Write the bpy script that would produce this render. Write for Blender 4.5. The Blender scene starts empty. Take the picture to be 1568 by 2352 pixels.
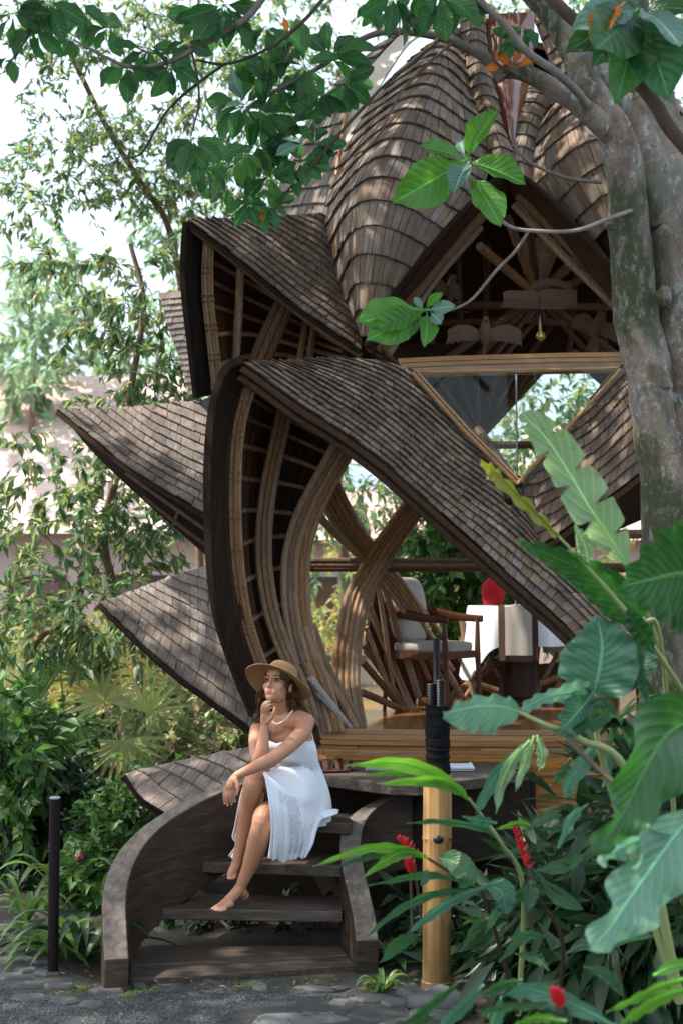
import bpy, math, random
import numpy as np
from mathutils import Vector, Matrix, Quaternion, noise

SC = bpy.context.scene
COL = SC.collection
rnd = random.Random(7)

# ------------------------------------------------------------------ camera
CAMZ = 1.9
FPX, CX, CY, HOR = 3267.0, 784.0, 1176.0, 1360.0      # lens length, picture centre and horizon of the photograph
PITCH = math.atan((HOR - CY) / FPX)
cam_data = bpy.data.cameras.new('camera')
cam = bpy.data.objects.new('camera', cam_data); COL.objects.link(cam)
cam.location = (0, 0, CAMZ)
cam.rotation_euler = (math.radians(90) + PITCH, 0, 0)
cam_data.sensor_fit = 'VERTICAL'; cam_data.sensor_height = 36.0
cam_data.lens = FPX / 2352.0 * 36.0
cam_data.clip_start = 0.05; cam_data.clip_end = 600
cam_data.dof.use_dof = True; cam_data.dof.focus_distance = 7.9; cam_data.dof.aperture_fstop = 2.6
SC.camera = cam

# ------------------------------------------------------------------ light
SUN_EL, SUN_AZ = math.radians(57), math.radians(-98)    # azimuth from +Y towards +X: the sun stands high on the left
world = bpy.data.worlds.new('World'); SC.world = world; world.use_nodes = True
wn, wl = world.node_tree.nodes, world.node_tree.links
wn.clear()
w_out = wn.new('ShaderNodeOutputWorld'); w_bg = wn.new('ShaderNodeBackground')
sky = wn.new('ShaderNodeTexSky'); sky.sky_type = 'NISHITA'; sky.sun_disc = False
sky.sun_elevation = SUN_EL; sky.sun_rotation = SUN_AZ
sky.air_density = 1.0; sky.dust_density = 9.0; sky.ozone_density = 1.0
w_tc = wn.new('ShaderNodeTexCoord'); w_ns = wn.new('ShaderNodeTexNoise'); w_ns.inputs['Scale'].default_value = 2.2; w_ns.inputs['Detail'].default_value = 6
w_rp = wn.new('ShaderNodeValToRGB'); w_rp.color_ramp.elements[0].position = .3; w_rp.color_ramp.elements[0].color = (.35, .35, .35, 1); w_rp.color_ramp.elements[1].position = .65; w_rp.color_ramp.elements[1].color = (.8, .8, .8, 1)
w_mx = wn.new('ShaderNodeMix'); w_mx.data_type = 'RGBA'; w_mx.inputs[7].default_value = (4.1, 4.9, 5.9, 1)      # thin bright cloud over the whole sky
wl.new(w_tc.outputs['Generated'], w_ns.inputs[0]); wl.new(w_ns.outputs[0], w_rp.inputs[0]); wl.new(w_rp.outputs[0], w_mx.inputs[0]); wl.new(sky.outputs[0], w_mx.inputs[6])
wl.new(w_mx.outputs[2], w_bg.inputs[0]); wl.new(w_bg.outputs[0], w_out.inputs[0])
w_bg.inputs[1].default_value = 0.15
sun_data = bpy.data.lights.new('sun', 'SUN'); sun = bpy.data.objects.new('sun', sun_data); COL.objects.link(sun)
sun_data.energy = 3.4; sun_data.angle = math.radians(0.55); sun_data.color = (1.0, 0.93, 0.82)
sdir = Vector((math.sin(SUN_AZ) * math.cos(SUN_EL), math.cos(SUN_AZ) * math.cos(SUN_EL), math.sin(SUN_EL)))
sun.rotation_euler = sdir.to_track_quat('Z', 'Y').to_euler()
sun.location = sdir * 30
SC.view_settings.view_transform = 'Standard'; SC.view_settings.look = 'None'
SC.view_settings.gamma = 1.0; SC.view_settings.use_curve_mapping = False
SC.view_settings.exposure = 1.45

# ------------------------------------------------------------------ measuring
_cp, _sp = math.cos(PITCH), math.sin(PITCH)
def P(px, py, Y):
    """point of the place seen at (px, py) of the photograph, Y metres ahead"""
    a = (px - CX) / FPX; b = (CY - py) / FPX
    d = Vector((a, _cp - b * _sp, _sp + b * _cp))
    return Vector((0, 0, CAMZ)) + d * (Y / d.y)
def PP(lst): return [P(*q) for q in lst]
def proj(v):
    x = v[0]; y = v[1]; z = v[2] - CAMZ
    f = y * _cp + z * _sp; u = -y * _sp + z * _cp
    return CX + FPX * x / max(f, .01), CY - FPX * u / max(f, .01)

def cat(pts, n):
    """Catmull-Rom through pts, n samples (numpy)"""
    p = np.array([tuple(q) for q in pts], float)
    if len(p) == 1: return np.repeat(p, n, 0)
    if len(p) == 2:
        t = np.linspace(0, 1, n)[:, None]; return p[0] * (1 - t) + p[1] * t
    q = np.vstack([2 * p[0] - p[1], p, 2 * p[-1] - p[-2]])
    m = len(p) - 1
    t = np.linspace(0, m, n); i = np.minimum(t.astype(int), m - 1); f = (t - i)[:, None]
    a, b, c, d = q[i], q[i + 1], q[i + 2], q[i + 3]
    return 0.5 * ((2 * b) + (c - a) * f + (2 * a - 5 * b + 4 * c - d) * f ** 2 + (3 * b - a - 3 * c + d) * f ** 3)
def loft(curves, nu, nv):
    """curves: each a list of points (v direction); grid [nu][nv]"""
    A = np.array([cat(c, nv) for c in curves])
    return np.stack([cat(A[:, j], nu) for j in range(nv)], 1)
def gsample(G, u, v):
    nu, nv = G.shape[:2]
    x = min(max(u, 0), 1) * (nu - 1); y = min(max(v, 0), 1) * (nv - 1)
    i = min(int(x), nu - 2); j = min(int(y), nv - 2); a = x - i; b = y - j
    return (G[i, j] * (1 - a) * (1 - b) + G[i + 1, j] * a * (1 - b) + G[i, j + 1] * (1 - a) * b + G[i + 1, j + 1] * a * b)

# ------------------------------------------------------------------ objects
def mesh(name, verts, faces, mats=None, smooth=False, fm=None, auto=None):
    me = bpy.data.meshes.new(name)
    me.from_pydata([tuple(v) for v in verts], [], [tuple(f) for f in faces])
    if mats is not None:
        for m in (mats if isinstance(mats, (list, tuple)) else [mats]): me.materials.append(m)
    if fm is not None: me.polygons.foreach_set('material_index', fm)
    if smooth: me.polygons.foreach_set('use_smooth', [True] * len(me.polygons))
    me.update()
    if auto: me.set_sharp_from_angle(angle=math.radians(auto))
    return me
def root_loc(p):
    while p is not None:
        if p.type == 'EMPTY': return p.location.copy()
        p = p.parent
    return Vector((0, 0, 0))
def link(name, me, parent=None, M=None, kind=None, label=None):
    o = bpy.data.objects.new(name, me); COL.objects.link(o)
    if parent is not None:
        o.parent = parent
        if parent.type == 'EMPTY': o.matrix_parent_inverse = Matrix.Translation(-parent.location)
    if M is not None: o.matrix_basis = M
    if kind: o['kind'] = kind
    if label: o['label'] = label
    return o
def thing(name, loc, label, cat_, group=None):
    o = bpy.data.objects.new(name, None); COL.objects.link(o); o.location = loc
    o.empty_display_size = .1
    o['label'] = label; o['category'] = cat_
    if group: o['group'] = group
    return o
def tag(o, label, cat_, group=None):
    o['label'] = label; o['category'] = cat_
    if group: o['group'] = group
    return o

class MB:
    """collects shapes into one mesh"""
    def __init__(s): s.v = []; s.f = []; s.m = []
    def add(s, verts, faces, mi=0):
        o = len(s.v); s.v += [tuple(v) for v in verts]; s.f += [tuple(i + o for i in f) for f in faces]; s.m += [mi] * len(faces)
    def tube(s, pts, rad, n=8, cap=True, mi=0, flat=1.0, up=None):
        pts = [Vector(p) for p in pts]; k = len(pts)
        if not hasattr(rad, '__len__'): rad = [rad] * k
        t0 = (pts[1] - pts[0]).normalized()
        a = up if up is not None else (Vector((0, 0, 1)) if abs(t0.z) < .9 else Vector((1, 0, 0)))
        side = t0.cross(a).normalized(); vs = []
        for i, p in enumerate(pts):
            t = (pts[min(i + 1, k - 1)] - pts[max(i - 1, 0)])
            if t.length < 1e-9: t = t0.copy()
            t.normalize(); side = (side - t * side.dot(t))
            if side.length < 1e-6: side = t.orthogonal()
            side.normalize(); w = t.cross(side)
            for j in range(n):
                an = 2 * math.pi * j / n
                vs.append(p + (side * math.cos(an) + w * math.sin(an) * flat) * rad[i])
        fs = [(i * n + j, i * n + (j + 1) % n, (i + 1) * n + (j + 1) % n, (i + 1) * n + j) for i in range(k - 1) for j in range(n)]
        if cap: fs += [tuple(range(n - 1, -1, -1)), tuple(range((k - 1) * n, k * n))]
        s.add(vs, fs, mi); return s
    def box(s, c, d, R=None, mi=0, taper=1.0):
        c = Vector(c); vs = []
        for z in (-.5, .5):
            for x, y in ((-.5, -.5), (.5, -.5), (.5, .5), (-.5, .5)):
                q = Vector((x * d[0] * (taper if z > 0 else 1), y * d[1] * (taper if z > 0 else 1), z * d[2]))
                vs.append(c + (R @ q if R else q))
        s.add(vs, [(3, 2, 1, 0), (4, 5, 6, 7), (0, 1, 5, 4), (1, 2, 6, 5), (2, 3, 7, 6), (3, 0, 4, 7)], mi); return s
    def lathe(s, c, prof, n=16, mi=0, ax=None):
        c = Vector(c); R = Vector((0, 0, 1)).rotation_difference(Vector(ax).normalized()).to_matrix() if ax else Matrix.Identity(3)
        vs = [c + R @ Vector((r * math.cos(2 * math.pi * j / n), r * math.sin(2 * math.pi * j / n), z)) for r, z in prof for j in range(n)]
        k = len(prof)
        fs = [(i * n + j, i * n + (j + 1) % n, (i + 1) * n + (j + 1) % n, (i + 1) * n + j) for i in range(k - 1) for j in range(n)]
        fs += [tuple(range(n - 1, -1, -1)), tuple(range((k - 1) * n, k * n))]
        s.add(vs, fs, mi); return s
    def ell(s, c, r, R=None, n=14, m=9, mi=0):
        c = Vector(c); vs = []
        for i in range(m + 1):
            a = math.pi * i / m
            for j in range(n):
                b = 2 * math.pi * j / n
                q = Vector((r[0] * math.sin(a) * math.cos(b), r[1] * math.sin(a) * math.sin(b), r[2] * math.cos(a)))
                vs.append(c + (R @ q if R else q))
        fs = [(i * n + j, (i + 1) * n + j, (i + 1) * n + (j + 1) % n, i * n + (j + 1) % n) for i in range(m) for j in range(n)]
        s.add(vs, fs, mi); return s
    def me(s, name, mats, smooth=True, auto=40):
        return mesh(name, s.v, s.f, mats, smooth, s.m, auto if smooth else None)
    def obj(s, name, mats, parent=None, smooth=True, auto=40, **k):
        return link(name, s.me(name, mats, smooth, auto), parent, **k)

def sheet(G, thick=0.0, mb=None, mi=0):
    """grid to a solid slab of the given thickness along -normal"""
    nu, nv = G.shape[:2]
    du = np.gradient(G, axis=0); dv = np.gradient(G, axis=1)
    N = np.cross(du, dv); L = np.linalg.norm(N, axis=2, keepdims=True); N = N / np.maximum(L, 1e-9)
    mb = mb or MB(); idx = lambda i, j: i * nv + j
    top = G.reshape(-1, 3)
    f = [(idx(i, j), idx(i + 1, j), idx(i + 1, j + 1), idx(i, j + 1)) for i in range(nu - 1) for j in range(nv - 1)]
    if thick:
        bot = (G - N * thick).reshape(-1, 3); o = nu * nv
        f2 = [tuple(q + o for q in reversed(t)) for t in f]
        ed = []
        for i in range(nu - 1):
            ed += [(idx(i, 0), o + idx(i, 0), o + idx(i + 1, 0), idx(i + 1, 0)), (idx(i + 1, nv - 1), o + idx(i + 1, nv - 1), o + idx(i, nv - 1), idx(i, nv - 1))]
        for j in range(nv - 1):
            ed += [(idx(0, j + 1), o + idx(0, j + 1), o + idx(0, j), idx(0, j)), (idx(nu - 1, j), o + idx(nu - 1, j), o + idx(nu - 1, j + 1), idx(nu - 1, j + 1))]
        mb.add(np.vstack([top, bot]), f + f2 + ed, mi)
    else: mb.add(top, f, mi)
    return mb

# ------------------------------------------------------------------ materials
def new_mat(name):
    m = bpy.data.materials.new(name); m.use_nodes = True
    nt = m.node_tree; b = nt.nodes['Principled BSDF']; return m, nt, b
def N_(nt, t, **k):
    n = nt.nodes.new(t)
    for a, v in k.items():
        if a in ('inp',):
            for i, x in v.items(): n.inputs[i].default_value = x
        else: setattr(n, a, v)
    return n
def ramp(nt, fac, stops):
    r = nt.nodes.new('ShaderNodeValToRGB'); e = r.color_ramp.elements
    e[0].position, e[0].color = stops[0][0], (*stops[0][1], 1)
    e[1].position, e[1].color = stops[-1][0], (*stops[-1][1], 1)
    for p, c in stops[1:-1]:
        q = e.new(p); q.color = (*c, 1)
    nt.links.new(fac, r.inputs[0]); return r.outputs[0]
def mixc(nt, fac, a, b, mode='MIX'):
    n = nt.nodes.new('ShaderNodeMix'); n.data_type = 'RGBA'; n.blend_type = mode
    for s, x in ((n.inputs[0], fac), (n.inputs[6], a), (n.inputs[7], b)):
        if hasattr(x, 'is_output'): nt.links.new(x, s)
        else: s.default_value = x if isinstance(x, (int, float)) else (*x, 1)
    return n.outputs[2]
def math_(nt, op, a, b=0.0, c=0.0):
    n = nt.nodes.new('ShaderNodeMath'); n.operation = op
    for s, x in zip(n.inputs, (a, b, c)):
        if hasattr(x, 'is_output'): nt.links.new(x, s)
        else: s.default_value = x
    return n.outputs[0]
def coords(nt, scale=(1, 1, 1), kind='Object', rand=0.0):
    tc = nt.nodes.new('ShaderNodeTexCoord'); mp = nt.nodes.new('ShaderNodeMapping'); mp.inputs['Scale'].default_value = scale
    nt.links.new(tc.outputs[kind], mp.inputs[0])
    if rand:
        oi = nt.nodes.new('ShaderNodeObjectInfo'); ml = math_(nt, 'MULTIPLY', oi.outputs['Random'], rand)
        cb = nt.nodes.new('ShaderNodeCombineXYZ')
        for i in range(3): nt.links.new(ml, cb.inputs[i])
        nt.links.new(cb.outputs[0], mp.inputs['Location'])
    return mp.outputs[0]
def noise_(nt, vec, scale, detail=5, rough=.6, dist=0.0):
    n = nt.nodes.new('ShaderNodeTexNoise'); n.inputs['Scale'].default_value = scale; n.inputs['Detail'].default_value = detail
    n.inputs['Roughness'].default_value = rough; n.inputs['Distortion'].default_value = dist
    nt.links.new(vec, n.inputs['Vector']); return n.outputs['Fac']
def bump(nt, b, h, strength=.3, dist=.01):
    n = nt.nodes.new('ShaderNodeBump'); n.inputs['Strength'].default_value = strength; n.inputs['Distance'].default_value = dist
    nt.links.new(h, n.inputs['Height']); nt.links.new(n.outputs[0], b.inputs['Normal']); return n
def setc(nt, b, c): nt.links.new(c, b.inputs['Base Color'])

def wood_mat(name, c0, c1, c2, scale=(30, 3, 30), rough=.75, rand=50.0, moss=0.0, spec=.3, islands=False, bs=.4, big=1.2, vary=.35):
    m, nt, b = new_mat(name)
    v = coords(nt, scale, rand=rand); v2 = coords(nt, (1, 1, 1), rand=rand)
    g = noise_(nt, v, 1.0, 6, .65, .4); k = noise_(nt, v2, big * 4, 4)
    col = ramp(nt, g, [(.28, c0), (.5, c1), (.74, c2)])
    col = mixc(nt, math_(nt, 'MULTIPLY', k, .55), col, tuple(x * .55 for x in c1), 'MIX')
    if islands: r = nt.nodes.new('ShaderNodeNewGeometry').outputs['Random Per Island']
    else: r = nt.nodes.new('ShaderNodeObjectInfo').outputs['Random']
    hv = nt.nodes.new('ShaderNodeHueSaturation')
    nt.links.new(col, hv.inputs['Color'])
    nt.links.new(math_(nt, 'MULTIPLY_ADD', r, 2 * vary, 1 - vary), hv.inputs['Value'])
    r2 = math_(nt, 'FRACT', math_(nt, 'MULTIPLY', r, 17.3))
    nt.links.new(math_(nt, 'MULTIPLY_ADD', r2, .35, .85), hv.inputs['Saturation'])
    col = hv.outputs[0]
    if moss:
        mv = coords(nt, (1, 1, 1), rand=rand); ms = noise_(nt, mv, 26, 5, .7)
        f = ramp(nt, ms, [(.56, (0, 0, 0)), (.66, (1, 1, 1))])
        col = mixc(nt, math_(nt, 'MULTIPLY', f, moss), col, (.055, .06, .03))
        lv = noise_(nt, mv, 60, 3, .6)
        f2 = ramp(nt, lv, [(.66, (0, 0, 0)), (.72, (1, 1, 1))])
        col = mixc(nt, math_(nt, 'MULTIPLY', f2, moss), col, (.32, .33, .28))
    setc(nt, b, col); b.inputs['Roughness'].default_value = rough; b.inputs['Specular IOR Level'].default_value = spec * .5
    bump(nt, b, g, bs, .004)
    return m

def leaf_mat(name, cols, rough=.42, trans=.35, spec=.45, vein=0.0, islands=True, tcol=None, dirt=0.0):
    """cols: ramp across leaves; a share of the light passes through the blade"""
    m, nt, b = new_mat(name)
    if islands: r = nt.nodes.new('ShaderNodeNewGeometry').outputs['Random Per Island']
    else: r = nt.nodes.new('ShaderNodeObjectInfo').outputs['Random']
    n = len(cols)
    col = ramp(nt, r, [(i / (n - 1), c) for i, c in enumerate(cols)])
    v = coords(nt, (1, 1, 1)); k = noise_(nt, v, 9 if not vein else 14, 3)
    col = mixc(nt, math_(nt, 'MULTIPLY', k, .6), col, tuple(x * .5 for x in cols[0]))
    if vein:
        uv = nt.nodes.new('ShaderNodeUVMap'); sp = nt.nodes.new('ShaderNodeSeparateXYZ'); nt.links.new(uv.outputs[0], sp.inputs[0])
        ax = math_(nt, 'ABSOLUTE', math_(nt, 'SUBTRACT', sp.outputs[0], .5))
        s = math_(nt, 'SUBTRACT', sp.outputs[1], math_(nt, 'MULTIPLY', ax, .45))
        w = math_(nt, 'FRACT', math_(nt, 'MULTIPLY', s, vein))
        w = math_(nt, 'ABSOLUTE', math_(nt, 'SUBTRACT', w, .5))
        lat = ramp(nt, w, [(.0, (1, 1, 1)), (.07, (0, 0, 0))])
        mid = ramp(nt, ax, [(.012, (1, 1, 1)), (.03, (0, 0, 0))])
        vm = math_(nt, 'MAXIMUM', math_(nt, 'MULTIPLY', lat, .35), math_(nt, 'MULTIPLY', mid, .8))
        col = mixc(nt, vm, col, tuple(min(1, x * 2.2 + .03) for x in cols[-1]))
        bump(nt, b, math_(nt, 'SUBTRACT', w, math_(nt, 'MULTIPLY', vm, .6)), .35, .012)
    if dirt:
        f = ramp(nt, noise_(nt, v, 22, 4, .7), [(.6, (0, 0, 0)), (.68, (1, 1, 1))])
        col = mixc(nt, math_(nt, 'MULTIPLY', f, dirt), col, (.12, .07, .02))
    setc(nt, b, col); b.inputs['Roughness'].default_value = rough; b.inputs['Specular IOR Level'].default_value = spec
    t = nt.nodes.new('ShaderNodeBsdfTranslucent')
    hs = nt.nodes.new('ShaderNodeHueSaturation'); hs.inputs['Value'].default_value = 2.2; hs.inputs['Hue'].default_value = .485; hs.inputs['Saturation'].default_value = 1.1
    nt.links.new(col, hs.inputs['Color']); nt.links.new(hs.outputs[0], t.inputs[0])
    mx = nt.nodes.new('ShaderNodeMixShader'); mx.inputs[0].default_value = trans
    out = nt.nodes['Material Output']
    nt.links.new(b.outputs[0], mx.inputs[1]); nt.links.new(t.outputs[0], mx.inputs[2]); nt.links.new(mx.outputs[0], out.inputs[0])
    return m
def plain(name, c, rough=.6, metal=0.0, spec=.4, nscale=0, namp=.3, bs=0.0, **kw):
    m, nt, b = new_mat(name)
    b.inputs['Base Color'].default_value = (*c, 1); b.inputs['Roughness'].default_value = rough
    b.inputs['Metallic'].default_value = metal; b.inputs['Specular IOR Level'].default_value = spec
    if nscale:
        v = coords(nt); k = noise_(nt, v, nscale, 5)
        setc(nt, b, mixc(nt, k, tuple(x * (1 - namp) for x in c), tuple(min(1, x * (1 + namp)) for x in c)))
        if bs: bump(nt, b, k, bs, .01)
    for a, x in kw.items(): b.inputs[a].default_value = x
    return m

M = {}
def shingle_mat(name, c0, c1, c2, moss=.35, vary=.30):
    m, nt, b = new_mat(name)
    uv = nt.nodes.new('ShaderNodeUVMap'); r1 = nt.nodes.new('ShaderNodeNewGeometry').outputs['Random Per Island']; r2 = nt.nodes.new('ShaderNodeObjectInfo').outputs['Random']
    r = math_(nt, 'FRACT', math_(nt, 'ADD', r1, math_(nt, 'MULTIPLY', r2, 7.31)))
    mp = nt.nodes.new('ShaderNodeMapping'); mp.inputs['Scale'].default_value = (11, .9, 1); nt.links.new(uv.outputs[0], mp.inputs[0])
    cb = nt.nodes.new('ShaderNodeCombineXYZ'); nt.links.new(math_(nt, 'MULTIPLY', r, 91.0), cb.inputs[0]); nt.links.new(math_(nt, 'MULTIPLY', r, 37.0), cb.inputs[1]); nt.links.new(cb.outputs[0], mp.inputs['Location'])
    g = noise_(nt, mp.outputs[0], 1.0, 7, .7, .3)
    w = coords(nt); k = noise_(nt, w, 3.2, 5, .6); ms = noise_(nt, w, 24, 6, .75)
    col = ramp(nt, g, [(.30, c0), (.5, c1), (.68, c2)])
    hv = nt.nodes.new('ShaderNodeHueSaturation'); nt.links.new(col, hv.inputs['Color']); nt.links.new(math_(nt, 'MULTIPLY_ADD', r, 2 * vary, 1 - vary), hv.inputs['Value'])
    nt.links.new(math_(nt, 'MULTIPLY_ADD', math_(nt, 'FRACT', math_(nt, 'MULTIPLY', r, 13.7)), .6, .7), hv.inputs['Saturation']); col = hv.outputs[0]
    col = mixc(nt, math_(nt, 'MULTIPLY', ramp(nt, k, [(.42, (0, 0, 0)), (.62, (1, 1, 1))]), .55), col, tuple(x * .45 for x in c1))
    col = mixc(nt, math_(nt, 'MULTIPLY', ramp(nt, ms, [(.54, (0, 0, 0)), (.64, (1, 1, 1))]), moss), col, (.06, .065, .035))
    col = mixc(nt, math_(nt, 'MULTIPLY', ramp(nt, noise_(nt, w, 70, 3, .6), [(.66, (0, 0, 0)), (.71, (1, 1, 1))]), moss), col, (.36, .37, .32))
    sp = nt.nodes.new('ShaderNodeSeparateXYZ'); nt.links.new(uv.outputs[0], sp.inputs[0])
    ed = ramp(nt, math_(nt, 'ADD', sp.outputs[1], math_(nt, 'MULTIPLY', g, .12)), [(.03, (1, 1, 1)), (.16, (0, 0, 0))])
    col = mixc(nt, math_(nt, 'MULTIPLY', ed, .45), col, tuple(x * .5 for x in c0))
    setc(nt, b, col); b.inputs['Roughness'].default_value = .7; b.inputs['Specular IOR Level'].default_value = .22
    bump(nt, b, math_(nt, 'ADD', g, math_(nt, 'MULTIPLY', ms, .5)), .8, .006); return m
M['shingle'] = shingle_mat('shingle_wood', (.085, .057, .040), (.19, .138, .10), (.33, .26, .20), moss=.35)
M['shingle_side'] = shingle_mat('shingle_wood_grey', (.08, .062, .052), (.17, .138, .12), (.29, .25, .225), moss=.6)
M['under'] = wood_mat('roof_batten_dark', (.018, .012, .009), (.03, .02, .014), (.045, .03, .02), rough=.9, spec=.1)
M['plank'] = wood_mat('lining_plank', (.022, .010, .006), (.042, .020, .011), (.068, .034, .019), (30, 30, 2.5), .8, spec=.15)
M['rim'] = wood_mat('rim_board', (.010, .006, .004), (.018, .011, .008), (.028, .018, .012), (25, 25, 3), .8, spec=.15)
M['culm'] = wood_mat('old_bamboo', (.13, .07, .037), (.235, .14, .077), (.36, .23, .135), (60, 60, 3), .5, spec=.4, vary=.25)
M['culm_dark'] = wood_mat('smoked_bamboo', (.06, .03, .016), (.115, .062, .033), (.18, .10, .055), (60, 60, 3), .55, spec=.35, vary=.25)
M['culm_grey'] = wood_mat('weathered_bamboo', (.19, .16, .14), (.29, .25, .22), (.38, .34, .30), (60, 60, 3), .55)
M['gold'] = wood_mat('golden_bamboo', (.22, .10, .035), (.36, .18, .065), (.48, .27, .11), (3, 3, 55), .42, spec=.45, vary=.2)
M['lamp_wood'] = wood_mat('pale_bamboo_slat', (.24, .13, .06), (.38, .22, .11), (.52, .33, .18), (3, 3, 50), .45, spec=.45, vary=.2)
M['tie'] = plain('cane_tie', (.16, .085, .04), .6)
M['stair'] = wood_mat('weathered_plank', (.030, .022, .017), (.075, .058, .046), (.145, .12, .10), (3, 55, 55), .6, rand=20, spec=.4, vary=.18, big=.9, bs=1.0)
M['stringer'] = wood_mat('stringer_wood', (.07, .057, .045), (.155, .13, .105), (.27, .235, .195), (22, 9, 30), .7, rand=20, spec=.35, vary=.15, big=1.3, bs=1.0)
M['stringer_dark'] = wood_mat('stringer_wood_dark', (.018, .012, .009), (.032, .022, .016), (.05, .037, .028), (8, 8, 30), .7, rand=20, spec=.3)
# ================================================================== the pavilion
pav = thing('bamboo_pavilion', (1.4, 10.8, 0), 'lotus shaped bamboo pavilion with curling shingled petals above the steps', 'pavilion')

SHF = [(k, k + 1, 4 + k, 3 + k) for k in range(0)]
def tile_mesh(q, mat):
    """q: 3 columns x (butt, head) x (outer, inner) points"""
    v = []; 
    for c in q: v += c                       # per column: butt outer, butt inner, head outer, head inner
    f = []; uvf = []
    for k in (0, 1):
        a, b_ = k * 4, (k + 1) * 4
        f += [(a, b_, b_ + 2, a + 2), (a + 1, a + 3, b_ + 3, b_ + 1), (a + 1, b_ + 1, b_, a)]
    f += [(0, 2, 3, 1), (8, 9, 11, 10)]
    return v, f
TUV = [(0, 0), (0, -.05), (0, 1), (0, 1), (.5, 0), (.5, -.05), (.5, 1), (.5, 1), (1, 0), (1, -.05), (1, 1), (1, 1)]

def last_clip(W, i, j, t_, L, p1, row, mode, k, nr, start):
    if mode == 'frac': return k == nr - 1
    w = float(np.interp(t_, L, W[i:j + 1])); return start + (k + 1) * row > w - .004

def shingled(name, G, out, row, wid, mat, parent=None, mode='const', nrow=None, thick=.011, lift=.014, base=True, seed=1, start=0.0, limit=290, bt=.03, label=None, minw=.04):
    """G[u][v]: u along the courses, v up the slope. out: rough outward direction."""
    r = random.Random(seed); nu, nv = G.shape[:2]
    out = Vector(out)
    W = np.zeros(nu)
    for i in range(nu): W[i] = np.linalg.norm(np.diff(G[i], axis=0), axis=1).sum()
    cum = [np.concatenate([[0], np.cumsum(np.linalg.norm(np.diff(G[i], axis=0), axis=1))]) for i in range(nu)]
    def at(i, s):
        s = min(max(s, 0), W[i]); c = cum[i]; return np.array([np.interp(s, c, G[i][:, k]) for k in range(3)])
    nr = nrow if mode == 'frac' else int(W.max() / row) + 1
    cells = []
    for k in range(nr):
        line = []
        for i in range(nu):
            if mode == 'frac': s0, s1 = W[i] * k / nr, W[i] * (k + 1) / nr
            else:
                s0 = start + k * row; s1 = s0 + row
                if s0 > W[i] - row * minw: 
                    line.append(None); continue
                s1 = min(s1, W[i])
            line.append((Vector(at(i, s0)), Vector(at(i, s1))))
        # runs
        i = 0
        while i < nu:
            if line[i] is None: i += 1; continue
            j = i
            while j + 1 < nu and line[j + 1] is not None: j += 1
            a = np.array([tuple(q[0]) for q in line[i:j + 1]]); b = np.array([tuple(q[1]) for q in line[i:j + 1]])
            if len(a) > 1:
                L = np.concatenate([[0], np.cumsum(np.linalg.norm(np.diff((a + b) / 2, axis=0), axis=1))])
                s = -r.uniform(0, wid * .5)
                f = lambda arr, t: Vector([float(np.interp(t, L, arr[:, q])) for q in range(3)])
                Wl = np.array([W[q] for q in range(i, j + 1)]); hl_ = np.linalg.norm(b - a, axis=1)
                while s < L[-1] - wid * .08:
                    w = wid * r.uniform(.8, 1.2); e = min(s + w, L[-1]); s_ = max(s, 0); g = .004 / 2
                    if e - s_ > wid * .12:
                        cols = []; jit = r.uniform(-.004, .004); lf = lift * r.uniform(.75, 1.35); th = thick * r.uniform(.85, 1.2); bad = False
                        for t_ in (s_ + g, (s_ + e) / 2, e - g):
                            p0, p1 = f(a, t_), f(b, t_); tt = f(a, min(t_ + .01, L[-1])) - f(a, max(t_ - .01, 0)); up = p1 - p0; h = up.length
                            if h < .004 or tt.length < 1e-5: bad = True; break
                            n = tt.cross(up)
                            if n.length < 1e-7: bad = True; break
                            n.normalize()
                            if n.dot(out) < 0: n = -n
                            hd = p0 + up * (1.25 if not last_clip(W, i, j, t_, L, p1, row, mode, k, nr, start) else 1.0)
                            bt_ = p0 + up * (jit / h)
                            cols.append([bt_ + n * (lf + th), bt_ + n * lf, hd + n * (.002 + th * .5), hd + n * .001])
                        if not bad: cells.append(cols)
                    s += w
            i = j + 1
    items = []
    for cols in cells:
        a = proj(cols[0][0]); b = proj(cols[0][2]); c = proj(cols[2][0])
        items.append((abs((b[0] - a[0]) * (c[1] - a[1]) - (b[1] - a[1]) * (c[0] - a[0])), cols))
    items.sort(key=lambda q: -q[0])
    if base:
        N = out
        G2 = G
        pt = sheet(G2, bt * (1 if np.dot(np.cross(G[nu // 2 + 1, nv // 2] - G[nu // 2, nv // 2], G[nu // 2, nv // 2 + 1] - G[nu // 2, nv // 2]), tuple(out)) > 0 else -1)).obj(name, M['under'], parent or pav)
        if label: pt['label'] = label
    else: pt = parent
    for ar, cols in items[:limit]:
        v, fc = tile_mesh(cols, mat); me = mesh('shingle', v, fc, mat); ul = me.uv_layers.new(name='UVMap')
        ul.data.foreach_set('uv', [x for fa in fc for vi in fa for x in TUV[vi]]); link('shingle', me, pt)
    rest = items[limit:]
    if rest:
        mb = MB(); uvs = []
        for ar, cols in rest:
            v, fc = tile_mesh(cols, mat); mb.add(v, fc); uvs += [x for fa in fc for vi in fa for x in TUV[vi]]
        o = mb.obj('shingle', mat, pt, smooth=False, kind='stuff'); ul = o.data.uv_layers.new(name='UVMap'); ul.data.foreach_set('uv', uvs)
    return pt

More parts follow.
